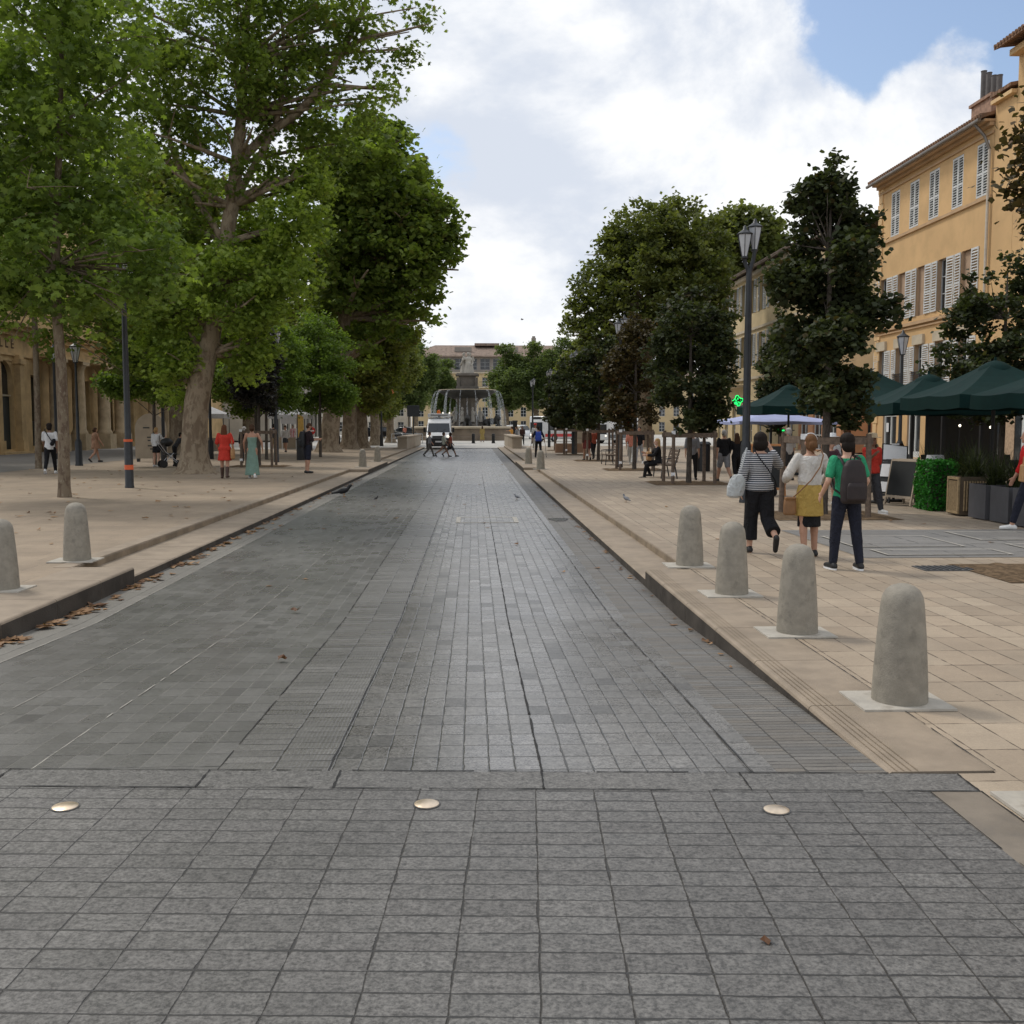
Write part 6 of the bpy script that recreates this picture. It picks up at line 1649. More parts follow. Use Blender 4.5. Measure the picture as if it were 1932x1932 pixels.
def person(label, loc, face, h, pose, top=None, bottom=None, hair=None, shoes=None, skin=0, vox=.017, extra=None, hat=None, face_detail=False, bulk=1.0, female=False, group=None):
    """face: degrees, 0 = walking away along the street. top (mat, kind, sleeve) bottom (mat, kind, length)"""
    s = h / 1.75
    t = empty('person', (loc[0], loc[1], loc[2] if len(loc) > 2 else .004), R(face), label, 'person', group, s)
    J = joints(pose)
    wf = .93 if female else 1.0
    b = MB()
    b.loft(torso_rings(J, 0, wf=wf, bulk=bulk)); legs(b, J, 0, 1.0, None, bulk); arms(b, J, 0, 1.0)
    for i in (0, 1):
        b.cap(J['hl%d' % i], .036, J['a%d' % i], .036, 8); b.cap(J['a%d' % i] + Vector((0, 0, -.03)), .034, J['t%d' % i], .026, 8); hand(b, J, i)
    H = J['head']
    b.cap(J['neck'] + Vector((0, 0, -.03)), .058, H + Vector((0, -.015, -.06)), .052, 12)
    nod = Euler((-R(pose.get('nod', 0)), 0, R(pose.get('turn', 0)))).to_matrix()
    def Hq(x, y, z): return H + nod @ Vector((x, y, z))
    b.ell(Hq(0, -.005, .03), (.074, .094, .088), 14, 9, nod); b.ell(Hq(0, .018, -.045), (.058, .070, .072), 12, 8, nod)
    b.cap(Hq(0, .088, .01), .011, Hq(0, .106, -.022), .016, 8)
    for e in (-1, 1): b.ell(Hq(e * .077, -.005, -.005), (.013, .022, .034), 8, 6, nod)
    b.ell(Hq(0, .07, -.085), (.03, .022, .02), 8, 6)
    put('body', remesh(b, 'body', SKIN[skin], vox, 3), t)
    def cloth(name, mb, mat, sm=5): return put(name, remesh(mb, name, mat, vox, sm), t)
    if face_detail:
        for e in (-1, 1):
            m = MB(); m.ell(Hq(e * .031, .084, .012), (.014, .010, .008), 8, 6); m.build('eye', M['eye'], t, smooth=True)
        m = MB(); m.ell(Hq(0, .086, -.055), (.024, .010, .008), 8, 6); m.build('mouth', M['lip'], t, smooth=True)
    if top:
        mat, kind, sl = top; m = MB()
        if kind == 'tee':
            m.loft(torso_rings(J, .016, -.06, .515, wf, bulk)); arms(m, J, .014, sl, .006)
        elif kind == 'loose':
            rr = torso_rings(J, .03, .02, .515, wf, bulk); m.loft(rr); arms(m, J, .016, sl, .016)
            m.loft([[J['T'](Vector(((.185 + .02) * math.cos(q), .15 * math.sin(q), z))) for q in [2 * math.pi * k / 16 for k in range(16)]] for z in (-.02, .10)])
        elif kind == 'tucked':
            m.loft(torso_rings(J, .026, .10, .515, wf, bulk)); arms(m, J, .016, sl, .018)
            m.loft([[J['T'](Vector(((.165 + o_) * math.cos(q), (.118 + o_) * math.sin(q), z))) for q in [2 * math.pi * k / 16 for k in range(16)]] for z, o_ in ((.12, -.01), (.15, .012), (.24, .008))])
        elif kind == 'strapless':
            m.loft(torso_rings(J, .012, .10, .40, wf, bulk))
        cloth('shirt' if kind != 'strapless' else 'bodice', m, mat)
    if bottom:
        mat, kind, ln = bottom[:3]; m = MB()
        if kind == 'trousers':
            m.loft(torso_rings(J, .012, -.06, .10, 1, bulk)); legs(m, J, .014, ln, None, bulk)
        elif kind == 'wide':
            m.loft(torso_rings(J, .016, -.06, .20, 1, bulk)); 
            for i in (0, 1):
                h_, kk, aa = J['h%d' % i], J['k%d' % i], J['a%d' % i]; en = lerp(kk, aa, (ln - .5) * 2)
                m.tube([h_, lerp(h_, kk, .4), kk, lerp(kk, en, .5), en], [.118, .112, .098, .100, .106], 14)
        elif kind == 'shorts':
            m.loft(torso_rings(J, .014, -.06, .10, 1, bulk)); legs(m, J, .024, ln, None, bulk)
        elif kind in ('skirt', 'dress'):
            z1 = ln; mid = (J['k0'] + J['k1']) / 2; ank = (J['a0'] + J['a1']) / 2; hz = J['hip'].z
            rings = []
            prof = bottom[3] if len(bottom) > 3 else (.17, .20)
            ztop = .20
            for q in range(7):
                f = q / 6; z = hz + ztop - f * (hz + ztop - z1)
                cy = lerp(J['hip'].y, ank.y if z1 < .4 else mid.y, max(0, (f - .25)) / .75)
                fw = abs(J['k0'].y - J['k1'].y) * .5 * (1 if z > .3 else 1.2) * f
                rx = lerp(.135, prof[0], min(1, f / .35)) if f < .35 else lerp(prof[0], prof[1], (f - .35) / .65); ry = rx * .72 + fw * .75
                rings.append([Vector((rx * math.cos(a) * (1 + .025 * f * math.cos(a * 7)), cy + ry * math.sin(a) * (1 + .025 * f * math.sin(a * 6)), z)) for a in [2 * math.pi * k / 28 for k in range(28)]])
            m.loft(rings)
        cloth({'trousers': 'trousers', 'wide': 'trousers', 'shorts': 'shorts', 'skirt': 'skirt', 'dress': 'dress'}[kind], m, mat, 4)
    if hair:
        col, kind = hair; hm = hairmat(col, HC[col]); m = MB()
        m.ell(Hq(0, -.018, .040), (.084, .098, .092), 14, 9, nod)
        m.ell(Hq(0, -.045, -.01), (.080, .072, .085), 12, 8, nod)
        if kind == 'bob':
            m.ell(Hq(0, -.045, -.05), (.112, .085, .105), 12, 8, nod); m.ell(Hq(0, -.02, .03), (.100, .108, .10), 12, 8, nod); m.ell(Hq(.055, -.01, -.06), (.05, .06, .085), 10, 7); m.ell(Hq(-.055, -.01, -.06), (.05, .06, .085), 10, 7)
        elif kind == 'long':
            m.loft([[Hq(rx * math.cos(q), -.06 + yo + ry * math.sin(q), z) for q in [2 * math.pi * k / 12 for k in range(12)]] for z, rx, ry, yo in ((.02, .085, .06, 0), (-.12, .105, .05, -.012), (-.25, .11, .045, -.025), (-.36, .085, .035, -.03), (-.43, .04, .02, -.03))])
        elif kind == 'bun':
            m.ell(Hq(0, -.105, -.02), (.062, .05, .058), 12, 8); m.ell(Hq(0, -.04, -.03), (.083, .08, .09), 12, 8, nod); m.cap(Hq(-.045, -.10, -.06), .02, Hq(.02, -.10, -.14), .012, 8)
        elif kind == 'thick':
            m.ell(Hq(0, -.015, .06), (.098, .112, .095), 12, 8, nod); m.ell(Hq(0, -.05, -.02), (.093, .075, .09), 10, 8, nod)
        put('hair', remesh(m, 'hair', hm, min(vox, .014), 2), t)
    if shoes:
        mat, kind = shoes
        for i in (0, 1):
            m = MB(); hl, an, to = J['hl%d' % i], J['a%d' % i], J['t%d' % i]
            m.cap(hl + Vector((0, 0, .01)), .044, lerp(hl, to, .5) + Vector((0, 0, .016)), .044, 10); m.cap(lerp(hl, to, .5) + Vector((0, 0, .014)), .044, to + Vector((0, 0, .006)), .036, 10); m.cap(hl + Vector((0, 0, .02)), .04, an, .042, 10)
            if kind == 'boot': m.cap(an, .050, lerp(an, J['k%d' % i], .62), .066, 12)
            so = put('boot' if kind == 'boot' else 'shoe', remesh(m, 'shoe', mat, .012, 2), t)
            if kind == 'trainer':
                m = MB(); dd = (to - hl).normalized(); up_ = Vector((0, 0, 1)); up_ = (up_ - dd * up_.dot(dd)).normalized(); sd = dd.cross(up_)
                pts = []
                for q in range(16):
                    a = 2 * math.pi * q / 16; L = (to - hl).length / 2 + .045
                    pts.append(lerp(hl, to, .5) + dd * math.cos(a) * L + sd * math.sin(a) * .05 - up_ * .040)
                m.prism([tuple(x) for x in pts], tuple(up_ * .024)); m.build('sole', M['white_paint'], so)
    if hat:
        mat, kind = hat; m = MB(); c = Hq(0, -.005, .075)
        if kind == 'straw': prof = [(.175, -.012), (.178, 0), (.105, .006), (.098, .07), (.08, .095), (.02, .10)]
        else: prof = [(.10, -.02), (.102, .02), (.09, .065), (.05, .09), (.01, .094)]
        m.lathe(prof, c, 20)
        if kind == 'cap': m.box(c + nod @ Vector((0, .13, -.012)), (.15, .12, .012))
        o = m.build('hat', mat, t, smooth=True); sdf = o.modifiers.new('solid', 'SOLIDIFY'); sdf.thickness = .006
    t['J'] = 0; del t['J']
    return t, J, s

def world_of(t, s, face, v):
    c, sn = math.cos(R(face)), math.sin(R(face))
    return Vector((t.location.x + s * (v.x * c - v.y * sn), t.location.y + s * (v.x * sn + v.y * c), t.location.z + s * v.z))

C_ = {}
W_ = cl('white cotton', (.62, .62, .62)); BK = cl('black cotton', (.014, .014, .016)); NV = cl('navy cloth', (.018, .020, .032)); DG = cl('dark grey cloth', (.05, .05, .055)); GY = cl('grey cloth', (.22, .22, .23))
SH_B = pm('black shoe leather', (.015, .015, .016), .5); SH_W = pm('white shoe', (.6, .6, .58), .5); SH_BR = pm('brown boot leather', (.06, .03, .02), .45)
M['cream'] = cl('cream knit', (.60, .57, .53)); M['mustard'] = cl('mustard skirt cloth', (.46, .31, .085)); M['green_tee'] = cl('green tee', (.035, .30, .15)); M['red_cloth'] = cl('red cloth', (.52, .045, .03))
M['brown_leather'] = pm('brown bag leather', (.22, .11, .045), .5, .15, 8); M['tan_bag'] = pm('tan woven bag', (.36, .20, .09), .7, .15, 10); M['bag_white'] = clothmat('pale canvas bag', (.48, .50, .50), .8)
STR = stripemat('navy white stripes', (.60, .60, .60), (.05, .055, .07), .030, .64)
WALK = dict(thL=20, knL=6, thR=-14, knR=30, uaL=-12, elL=14, uaR=14, elR=20)
WALK2 = dict(thL=-13, knL=26, thR=20, knR=6, uaL=14, elL=20, uaR=-12, elR=14)
STAND = dict(thL=2, knL=4, thR=-2, knR=4, spread=.06)

# --- the three nearest walkers
pz = dict(thL=10, knL=6, thR=-10, knR=48, uaL=-4, abL=16, elL=26, inL=-4, uaR=52, abR=34, elR=112, inR=-22, nod=2, turn=-8, lean=1)
f = 3
a, J, s = person('woman in a navy and white striped top with wide black cropped trousers, seen from behind', (3.80, 13.45), f, 1.63, pz, (STR, 'loose', .86), (BK, 'wide', .86), ('black', 'bob'), (SH_B, 'shoe'), 0, .011, female=True)
# shoulder bag
def strap(name, pts, r, mat, label, cat, parent=None):
    m = MB(); m.tube(pts, r, 6, flat=.5); return m
def bag_thing(name, label, cat, t, s, f, body_mb, mats, strap_pts=None, strap_r=.008, strap_mat=None, vox=.01):
    g = empty(name, t.location, R(f), label, cat, None, s)
    put('bag_body', remesh(body_mb, 'bag_body', mats, vox, 2), g)
    if strap_pts:
        m = MB(); m.tube(strap_pts, strap_r, 8); m.build('strap', strap_mat or mats, g, smooth=True)
    return g
m = MB(); m.loft([[(-.345 + xo + rx * math.cos(q), -.03 + ry * math.sin(q), z) for q in [2 * math.pi * k / 16 for k in range(16)]] for z, rx, ry, xo in ((.80, .06, .05, -.035), (.83, .12, .075, -.025), (.95, .135, .085, -.01), (1.06, .115, .07, .01), (1.13, .075, .045, .03))])
bag_thing('shoulder_bag', 'pale soft canvas bag hanging at the left side of the striped-top woman', 'bag', a, s, f, m, M['bag_white'], [(-.30, -.02, 1.10), (-.285, -.05, 1.24), (-.235, -.035, 1.40), (-.20, .0, 1.50), (-.235, .05, 1.40), (-.30, .03, 1.12)], .013, M['bag_white'])
m = MB(); m.cap((.24, .10, .86), .055, (.22, .14, .98), .055)
bag_thing('crossbody_bag', 'small dark bag on a thin black strap across the striped-top woman\'s back', 'bag', a, s, f, m, BK, [(.235, -.02, .97), (.17, -.135, 1.06), (.05, -.165, 1.22), (-.06, -.15, 1.36), (-.115, -.085, 1.475), (-.11, .0, 1.505)], .008, BK)

pz = dict(thL=-4, knL=8, thR=8, knR=10, uaL=8, abL=26, elL=62, inL=-10, uaR=8, abR=26, elR=60, inR=-8, nod=-4, lean=1)
f = 2
a, J, s = person('woman in cream top and mustard skirt with black hem, hair in a bun', (4.34, 13.05), f, 1.60, pz, (M['cream'], 'tucked', .93), (M['mustard'], 'skirt', .585, (.185, .205)), ('lightbrown', 'bun'), (SH_B, 'shoe'), 1, .011, female=True)
u = MB()
rings = []
for z, rx, ry in ((.74, .13, .10), (.62, .158, .118), (.43, .168, .126)):
    rings.append([Vector((rx * math.cos(q), ry * math.sin(q), z)) for q in [2 * math.pi * k / 24 for k in range(24)]])
u.loft(rings); put('underskirt', remesh(u, 'underskirt', BK, .011, 3), a)
H = J['head']; m = MB(); m.tube([(H.x + .094 * math.cos(q), H.y + .005, H.z + .045 + .094 * math.sin(q)) for q in [math.pi * i / 12 for i in range(13)]], .007, 8); m.build('headband', M['white_paint'], a, smooth=True)
m = MB(); m.loft([[(-.30 + rx * math.cos(q), -.05 + ry * math.sin(q), z) for q in [2 * math.pi * k / 14 for k in range(14)]] for z, rx, ry in ((.60, .075, .05), (.62, .095, .06), (.74, .095, .055), (.83, .085, .045))])
m.box((-.30, -.06, .84), (.15, .10, .03))
bag_thing('crossbody_bag', 'brown leather bag at the left hip of the mustard-skirt woman, strap across her back', 'bag', a, s, f, m, M['brown_leather'], [(-.27, -.06, .84), (-.20, -.155, .94), (-.05, -.19, 1.10), (.07, -.19, 1.28), (.135, -.13, 1.44), (.14, -.03, 1.52), (.12, .06, 1.49)], .009, M['brown_leather'])

pz = dict(thL=3, knL=4, thR=-4, knR=6, spread=.09, uaL=-6, abL=16, elL=50, inL=2, uaR=-6, abR=17, elR=52, inR=2, nod=4)
f = 4
a, J, s = person('person in a green T-shirt and black trousers seen from behind, wearing a dark backpack', (4.40, 11.90), f, 1.60, pz, (M['green_tee'], 'tee', .34), (NV, 'trousers', .97), ('black', 'thick'), (SH_B, 'trainer'), 0, .011)
def backpack(label, t, s, f, J, mat, w=.18, hgt=.50, z0=-.02):
    T = J['T']; g = empty('backpack', t.location, R(f), label, 'backpack', None, s)
    m = MB()
    m.loft([[T(Vector((w * k1 * math.cos(q) * (1 if abs(math.cos(q)) < .8 else .96), -.205 + .095 * k2 * math.sin(q), z0 + hgt * zz))) for q in [2 * math.pi * k / 18 for k in range(18)]] for zz, k1, k2 in ((0, .80, .7), (.05, .95, .95), (.3, 1.0, 1.12), (.6, .95, 1.05), (.85, .80, .85), (.97, .55, .6), (1.0, .3, .4))])
    b_ = put('pack_body', remesh(m, 'pack_body', mat, .012, 2), g)
    m = MB(); m.loft([[T(Vector((w * .72 * k1 * math.cos(q), -.30 + .045 * k2 * math.sin(q), z0 + hgt * zz))) for q in [2 * math.pi * k / 14 for k in range(14)]] for zz, k1, k2 in ((.06, .8, .6), (.1, 1, 1), (.4, 1, 1), (.48, .8, .6))])
    put('front_pocket', remesh(m, 'front_pocket', mat, .012, 2), b_)
    for sx in (-1, 1):
        m = MB(); m.tube([tuple(T(Vector(v))) for v in ((sx * .10, -.15, .42), (sx * .125, -.10, .515), (sx * .13, 0, .545), (sx * .13, .10, .50), (sx * .125, .135, .38), (sx * .15, .12, .24), (sx * .17, .0, .12), (sx * .14, -.14, .06))], .020, 8, flat=.5); m.build('strap', mat, g, smooth=True)
    m = MB(); m.tube([tuple(T(Vector(v))) for v in ((-.03, -.15, z0 + hgt - .02), (-.02, -.17, z0 + hgt + .05), (.02, -.17, z0 + hgt + .05), (.03, -.15, z0 + hgt - .02))], .009, 6); m.build('handle', mat, g, smooth=True)
    return g
M['pack_dark'] = pm('dark backpack nylon', (.020, .013, .013), .6, .2, 12); M['pack_blue'] = pm('blue backpack nylon', (.02, .06, .36), .5, .1, 10); M['pack_black'] = pm('black backpack nylon', (.010, .011, .013), .6)
backpack('dark maroon-black backpack on the back of the green-shirt walker', a, s, f, J, M['pack_dark'], .185, .56, -.06)

# --- right side, middle distance
person('grey-haired man in a dark T-shirt and grey shorts walking away past the right lamp', (G(1365, 909).x, G(1365, 909).y), 8, 1.62, dict(WALK, abL=12, abR=12), (BK, 'tee', .4), (GY, 'shorts', .44), ('grey', 'short'), (SH_B, 'shoe'), 1, bulk=1.12)
person('woman all in black with dark hair beside the grey-haired man', (G(1389, 909).x, G(1389, 909).y), 0, 1.52, dict(WALK2), (BK, 'tee', .9), (BK, 'trousers', .97), ('brown', 'long'), (SH_B, 'shoe'), 0, female=True)
sit = dict(seat=.50, thL=80, knL=68, thR=88, knR=110, uaL=30, elL=60, uaR=35, elR=70, inL=-15, inR=-15, lean=6)
a, J, s = person('blonde woman in black sitting on the right bench facing the road', (6.10, 33.55), 90, 1.70, sit, (BK, 'tee', .9), (BK, 'trousers', .95), ('blonde', 'long'), (SH_B, 'shoe'), 0, female=True)
m = MB(); m.box((0, .34, .72), (.34, .16, .30)); g = empty('handbag', a.location, R(90), 'tan handbag on the lap of the seated blonde woman', 'bag', None, s); m.build('bag_body', M['tan_bag'], g, bevel=.04); m = MB(); m.tube([(-.1, .34, .87), (-.08, .34, .98), (.08, .34, .98), (.1, .34, .87)], .012, 6); m.build('handle', M['tan_bag'], g)
person('child-sized figure in a plum T-shirt and white cap behind the nearest tree guard', (G(1572, 955).x, 21.6), 200, 1.42, dict(STAND, uaL=30, elL=70, uaR=30, elR=70), (cl('plum tee', (.10, .045, .06)), 'tee', .45), (cl('plum shorts', (.16, .10, .10)), 'shorts', .46), ('brown', 'short'), (SH_W, 'shoe'), 0, hat=(M['white_paint'], 'cap'), face_detail=True)
person('person in a white top and white-brimmed hat behind the nearest tree guard', (G(1591, 948).x, 23.2), 190, 1.50, STAND, (W_, 'tee', .45), (DG, 'trousers', .95), ('brown', 'short'), (SH_B, 'shoe'), 1, hat=(M['white_paint'], 'straw'), face_detail=True)
person('man in a red shirt and straw hat facing the camera beside the green-shirt walker', (7.75, 19.7), 195, 1.56, dict(WALK, uaR=40, elR=80), (M['red_cloth'], 'loose', .5), (DG, 'trousers', .97), ('brown', 'short'), (SH_W, 'trainer'), 2, hat=(pm('straw', (.52, .42, .28), .8), 'straw'), face_detail=True, bulk=1.1)
person('dark-haired tall person in dark brown behind the straw-hat man', (G(1645, 950).x - .1, 23.4), 20, 1.70, STAND, (cl('dark brown cloth', (.06, .03, .025)), 'tee', .9), (BK, 'trousers', .97), ('auburn', 'thick'), (SH_B, 'shoe'), 1, bulk=1.1)
person('woman with long dark hair just right of the straw-hat man', (8.62, 21.9), 30, 1.55, STAND, (cl('khaki cloth', (.18, .16, .11)), 'tee', .6), (DG, 'trousers', .95), ('brown', 'long'), (SH_B, 'shoe'), 1, female=True)
a, J, s = person('woman in a red top, dark trousers and white sandals at the right picture edge', (9.03, 16.35), 75, 1.68, dict(WALK, uaL=-6, elL=10, uaR=6, elR=20), (cl('bright red top', (.55, .02, .02)), 'tee', .75), (NV, 'trousers', .9), ('brown', 'long'), (SH_W, 'shoe'), 1, .012, female=True)
m = MB(); m.prism([(-.12, -.03, .80), (.14, -.03, .80), (.05, -.03, 1.08), (-.03, -.03, 1.08)], (0, .08, 0)); g = empty('handbag', Vector((8.82, 16.10, 0)), R(75), 'brown wedge bag carried by the red-top woman at the right edge', 'bag'); m.build('bag_body', M['tan_bag'], g, bevel=.02); m = MB(); m.tube([(-.02, .01, 1.07), (.0, .01, 1.2), (.04, .01, 1.07)], .008, 6); m.build('handle', M['tan_bag'], g)
person('grey-blond person in a pale shirt behind the orange-framed chalkboard', (G(1490, 907).x, 31.5), 10, 1.62, STAND, (cl('pale grey shirt', (.42, .40, .38)), 'tee', .5), (DG, 'shorts', .46), ('grey', 'thick'), (SH_B, 'shoe'), 0)
person('woman in a brown top and dark red skirt among the guards on the right', (G(1109, 870).x + .0, 49.5), 5, 1.66, WALK, (cl('brown top', (.13, .085, .065)), 'tee', .8), (cl('dark red skirt', (.16, .035, .03)), 'skirt', .62, (.18, .22)), ('brown', 'long'), (SH_B, 'shoe'), 1, female=True)
person('person in a rust-red top and black trousers beyond the woman with the dark red skirt', (G(1134, 872).x + .15, 52), 15, 1.64, WALK2, (cl('rust top', (.26, .06, .035)), 'tee', .5), (BK, 'trousers', .95), ('brown', 'short'), (SH_B, 'shoe'), 1)
person('person in a coral top and pale trousers by the second right lamp', (G(1184, 880).x + .4, 44.2), -20, 1.64, WALK, (cl('coral top', (.52, .20, .14)), 'tee', .5), (cl('pale trousers', (.46, .45, .42)), 'trousers', .95), ('lightbrown', 'long'), (SH_W, 'shoe'), 0, female=True)
person('person in a black top and pale jeans behind the reddish tree guard', (G(1200, 880).x + .6, 45.5), 160, 1.70, WALK2, (BK, 'tee', .5), (cl('pale jeans', (.34, .37, .41)), 'trousers', .97), ('black', 'short'), (SH_W, 'shoe'), 1, face_detail=True)
person('person in grey standing behind the bench guard, half hidden by posts', (6.85, 31.9), 170, 1.58, STAND, (GY, 'tee', .5), (BK, 'trousers', .95), ('brown', 'short'), (SH_B, 'shoe'), 1, face_detail=True)
# man with crutches
pz = dict(thL=2, knL=4, thR=-10, knR=20, uaL=-8, abL=24, elL=30, inL=10, uaR=-8, abR=24, elR=30, inR=10, spread=.08)
q = G(1015.5, 863); f = 0
a, J, s = person('man in dark clothes on two crutches with a blue backpack, walking away', (q.x, q.y), f, 1.68, pz, (NV, 'tee', .5), (BK, 'trousers', .97), ('black', 'short'), (SH_B, 'shoe'), 1)
backpack('blue backpack on the man with crutches', a, s, f, J, M['pack_blue'], .19, .52, -.02)
M['alu'] = pm('grey aluminium', (.45, .46, .48), .35, .1, 5, .8)
for i, lb in ((0, 'left grey crutch of the man with the blue backpack'), (1, 'right grey crutch of the man with the blue backpack')):
    w = world_of(a, s, f, J['w%d' % i]); sx = -1 if i == 0 else 1
    g = empty('crutch', (w.x + sx * .13, w.y + .1, 0), 0, lb, 'crutch', 'crutches of the walking man')
    m = MB(); m.tube([(0, 0, 0), (-sx * .10, -.08, w.z + .0), (-sx * .14, -.16, w.z + .25)], .014, 8); m.build('shaft', M['alu'], g)
    m = MB(); m.tube([(-sx * .10, -.08, w.z), (-sx * .10, .06, w.z)], .016, 8); m.build('handle', M['black'], g); m = MB(); m.tube([(0, 0, 0), (-.003, 0, .05)], .022, 8); m.build('rubber_foot', M['black'], g)
# by the fountain
def far(label, px, py, z, face, hpx, pose, **kw):
    q = G(px, py, z); h = min(1.84, max(1.45, hpx * q.y / 1932))
    return person(label, (q.x, q.y, z), face, h, pose, vox=.024, **kw)
far('person in an orange-yellow shirt with outstretched arm right of the fountain', 966, 840, -.16, 70, 46, dict(WALK, uaR=75, elR=10, abR=5), top=(cl('orange shirt', (.62, .30, .06)), 'tee', .5), bottom=(cl('sand shorts', (.40, .34, .26)), 'shorts', .46), hair=('brown', 'short'), shoes=(SH_B, 'shoe'), skin=1)
far('person in a grey top beside the orange-shirted one near the fountain', 975, 840.5, -.16, 80, 48, WALK2, top=(GY, 'tee', .5), bottom=(DG, 'shorts', .48), hair=('brown', 'short'), shoes=(SH_B, 'shoe'), skin=1)
far('slim person in dark brown between the grey one and the white car', 985.5, 840, -.16, 170, 45, STAND, top=(cl('dark brown cloth', (.06, .03, .025)), 'tee', .7), bottom=(BK, 'trousers', .95), hair=('black', 'long'), shoes=(SH_B, 'shoe'), skin=2, female=True)
far('woman in a long yellow patterned robe holding an orange bag before the fountain', 910, 834, -.16, 10, 45, STAND, top=(cl('yellow robe', (.34, .25, .09)), 'loose', .9), bottom=(cl('yellow robe', (.34, .25, .09)), 'dress', .25, (.2, .26)), hair=('brown', 'long'), shoes=(SH_B, 'shoe'), skin=1, female=True)
far('person in a white T-shirt and navy shorts before the fountain wall', 890.5, 831, -.16, -10, 40, STAND, top=(W_, 'tee', .5), bottom=(NV, 'shorts', .5), hair=('brown', 'short'), shoes=(SH_B, 'shoe'), skin=1)
far('person in a white top and black shorts right of the dark pillar', 942, 830, -.16, 20, 42, WALK, top=(W_, 'tee', .5), bottom=(BK, 'shorts', .46), hair=('black', 'short'), shoes=(SH_B, 'shoe'), skin=1)
far('person in white with a pale hat beyond the man on crutches', 1010, 848, 0, 175, 50, STAND, top=(W_, 'tee', .5), bottom=(cl('pale trousers', (.46, .45, .42)), 'trousers', .95), hair=('grey', 'short'), shoes=(SH_W, 'shoe'), skin=1, hat=(M['sign_red'], 'cap'))
# the pair crossing in front of the van
q = G(826, 862, Z_ROAD)
person('person in a pale green top with dark skirt striding across the road before the van', (q.x + .35, q.y, Z_ROAD + .004), -80, 1.60, dict(WALK, thL=30, thR=-28, knR=30, uaL=35, elL=40), (cl('pale green top', (.34, .35, .29)), 'loose', .5), (cl('dark skirt', (.045, .04, .038)), 'skirt', .72, (.17, .2)), ('black', 'short'), (SH_B, 'shoe'), 2, .02)
person('darker person walking close beside the pale-green-top one across the road', (q.x + .75, q.y + .55, Z_ROAD + .004), -80, 1.58, dict(WALK2, thR=30, thL=-26), (cl('rust top', (.26, .06, .035)), 'tee', .5), (DG, 'shorts', .5), ('black', 'bob'), (SH_B, 'shoe'), 2, .02, female=True)
person('person in a grey top crossing the road nearest the left kerb before the van', (q.x - .55, q.y + .9, Z_ROAD + .004), -85, 1.56, dict(WALK, thL=24), (GY, 'tee', .6), (cl('taupe trousers', (.10, .09, .08)), 'trousers', .95), ('brown', 'thick'), (SH_B, 'shoe'), 1, .02)

# --- left side
q = G(96, 893.5); a, J, s = person('person in a white T-shirt and black trousers walking behind the young plane trunk', (q.x, q.y), 12, 1.84, dict(WALK2, thR=24, thL=-16), (W_, 'tee', .4), (BK, 'trousers', .95), ('black', 'thick'), (SH_W, 'trainer'), 2)
m = MB(); m.cap((.10, -.16, 1.0), .07, (.16, -.14, 1.12), .06)
bag_thing('crossbody_bag', 'small black sling bag on the back of the white-T-shirt walker at the left', 'bag', a, s, 12, m, BK, [(.10, -.15, 1.08), (-.02, -.17, 1.28), (-.12, -.10, 1.46), (-.13, .02, 1.5)], .016, BK)
q = G(181, 872); person('woman in a tan dress partly behind the left single-lantern lamp', (q.x, q.y), -40, 1.66, WALK, (cl('tan dress', (.33, .19, .12)), 'tee', .2), (cl('tan dress', (.33, .19, .12)), 'skirt', .66, (.17, .2)), ('brown', 'bun'), (SH_B, 'shoe'), 1, female=True)
q = G(296, 881); a, J, s = person('fair woman in a white blouse and short black skirt beside the beige panel', (q.x, q.y), -20, 1.64, dict(STAND, uaR=30, elR=95), (W_, 'loose', .7), (BK, 'skirt', .62, (.165, .19)), ('blonde', 'bun'), (SH_W, 'shoe'), 0, female=True)
m = MB(); m.loft([[(.20 + rx * math.cos(u_), -.08 + .06 * math.sin(u_), z) for u_ in [2 * math.pi * k / 12 for k in range(12)]] for z, rx in ((.72, .12), (.76, .15), (.92, .14), (.98, .10))])
bag_thing('handbag', 'black handbag at the hip of the white-blouse woman', 'bag', a, s, -20, m, BK, [(.20, -.08, .97), (.21, -.06, 1.2), (.18, 0, 1.46)], .01, BK)
q = G(331, 880); person('dark figure bending behind the great plane trunk, half hidden', (q.x - .1, q.y + .3), -60, 1.5, dict(STAND, lean=35, uaL=60, uaR=60), (DG, 'tee', .7), (BK, 'trousers', .95), ('black', 'short'), (SH_B, 'shoe'), 1)
q = G(425, 903); a, J, s = person('woman in a short red dress and brown boots with long auburn hair', (q.x, q.y), 2, 1.74, dict(thL=6, knL=4, thR=-8, knR=14, uaL=4, abL=14, elL=40, uaR=0, abR=14, elR=24), (M['red_cloth'], 'loose', .45), (M['red_cloth'], 'skirt', .58, (.175, .225)), ('auburn', 'long'), (SH_BR, 'boot'), 1, female=True)
m = MB(); m.loft([[(.26 + rx * .5 * math.cos(u_), -.02 + rx * math.sin(u_), z) for u_ in [2 * math.pi * k / 12 for k in range(12)]] for z, rx in ((.62, .10), (.66, .14), (.84, .15), (.98, .11))])
bag_thing('shoulder_bag', 'large tan shoulder bag of the red-dress woman', 'bag', a, s, 2, m, M['tan_bag'], [(.26, -.08, .96), (.24, -.05, 1.2), (.19, 0, 1.50), (.24, .05, 1.2), (.27, .06, .96)], .013, M['tan_bag'])
q = G(477, 902); person('woman in a long pale green strapless dress, hair tied up', (q.x, q.y), 3, 1.76, dict(thL=8, knL=4, thR=-8, knR=18, uaL=4, abL=18, elL=20, uaR=-4, abR=26, elR=26), (cl('pale green dress', (.19, .29, .24)), 'strapless', 0), (cl('pale green dress', (.19, .29, .24)), 'dress', .10, (.165, .235)), ('brown', 'bun'), (SH_W, 'trainer'), 1, female=True)
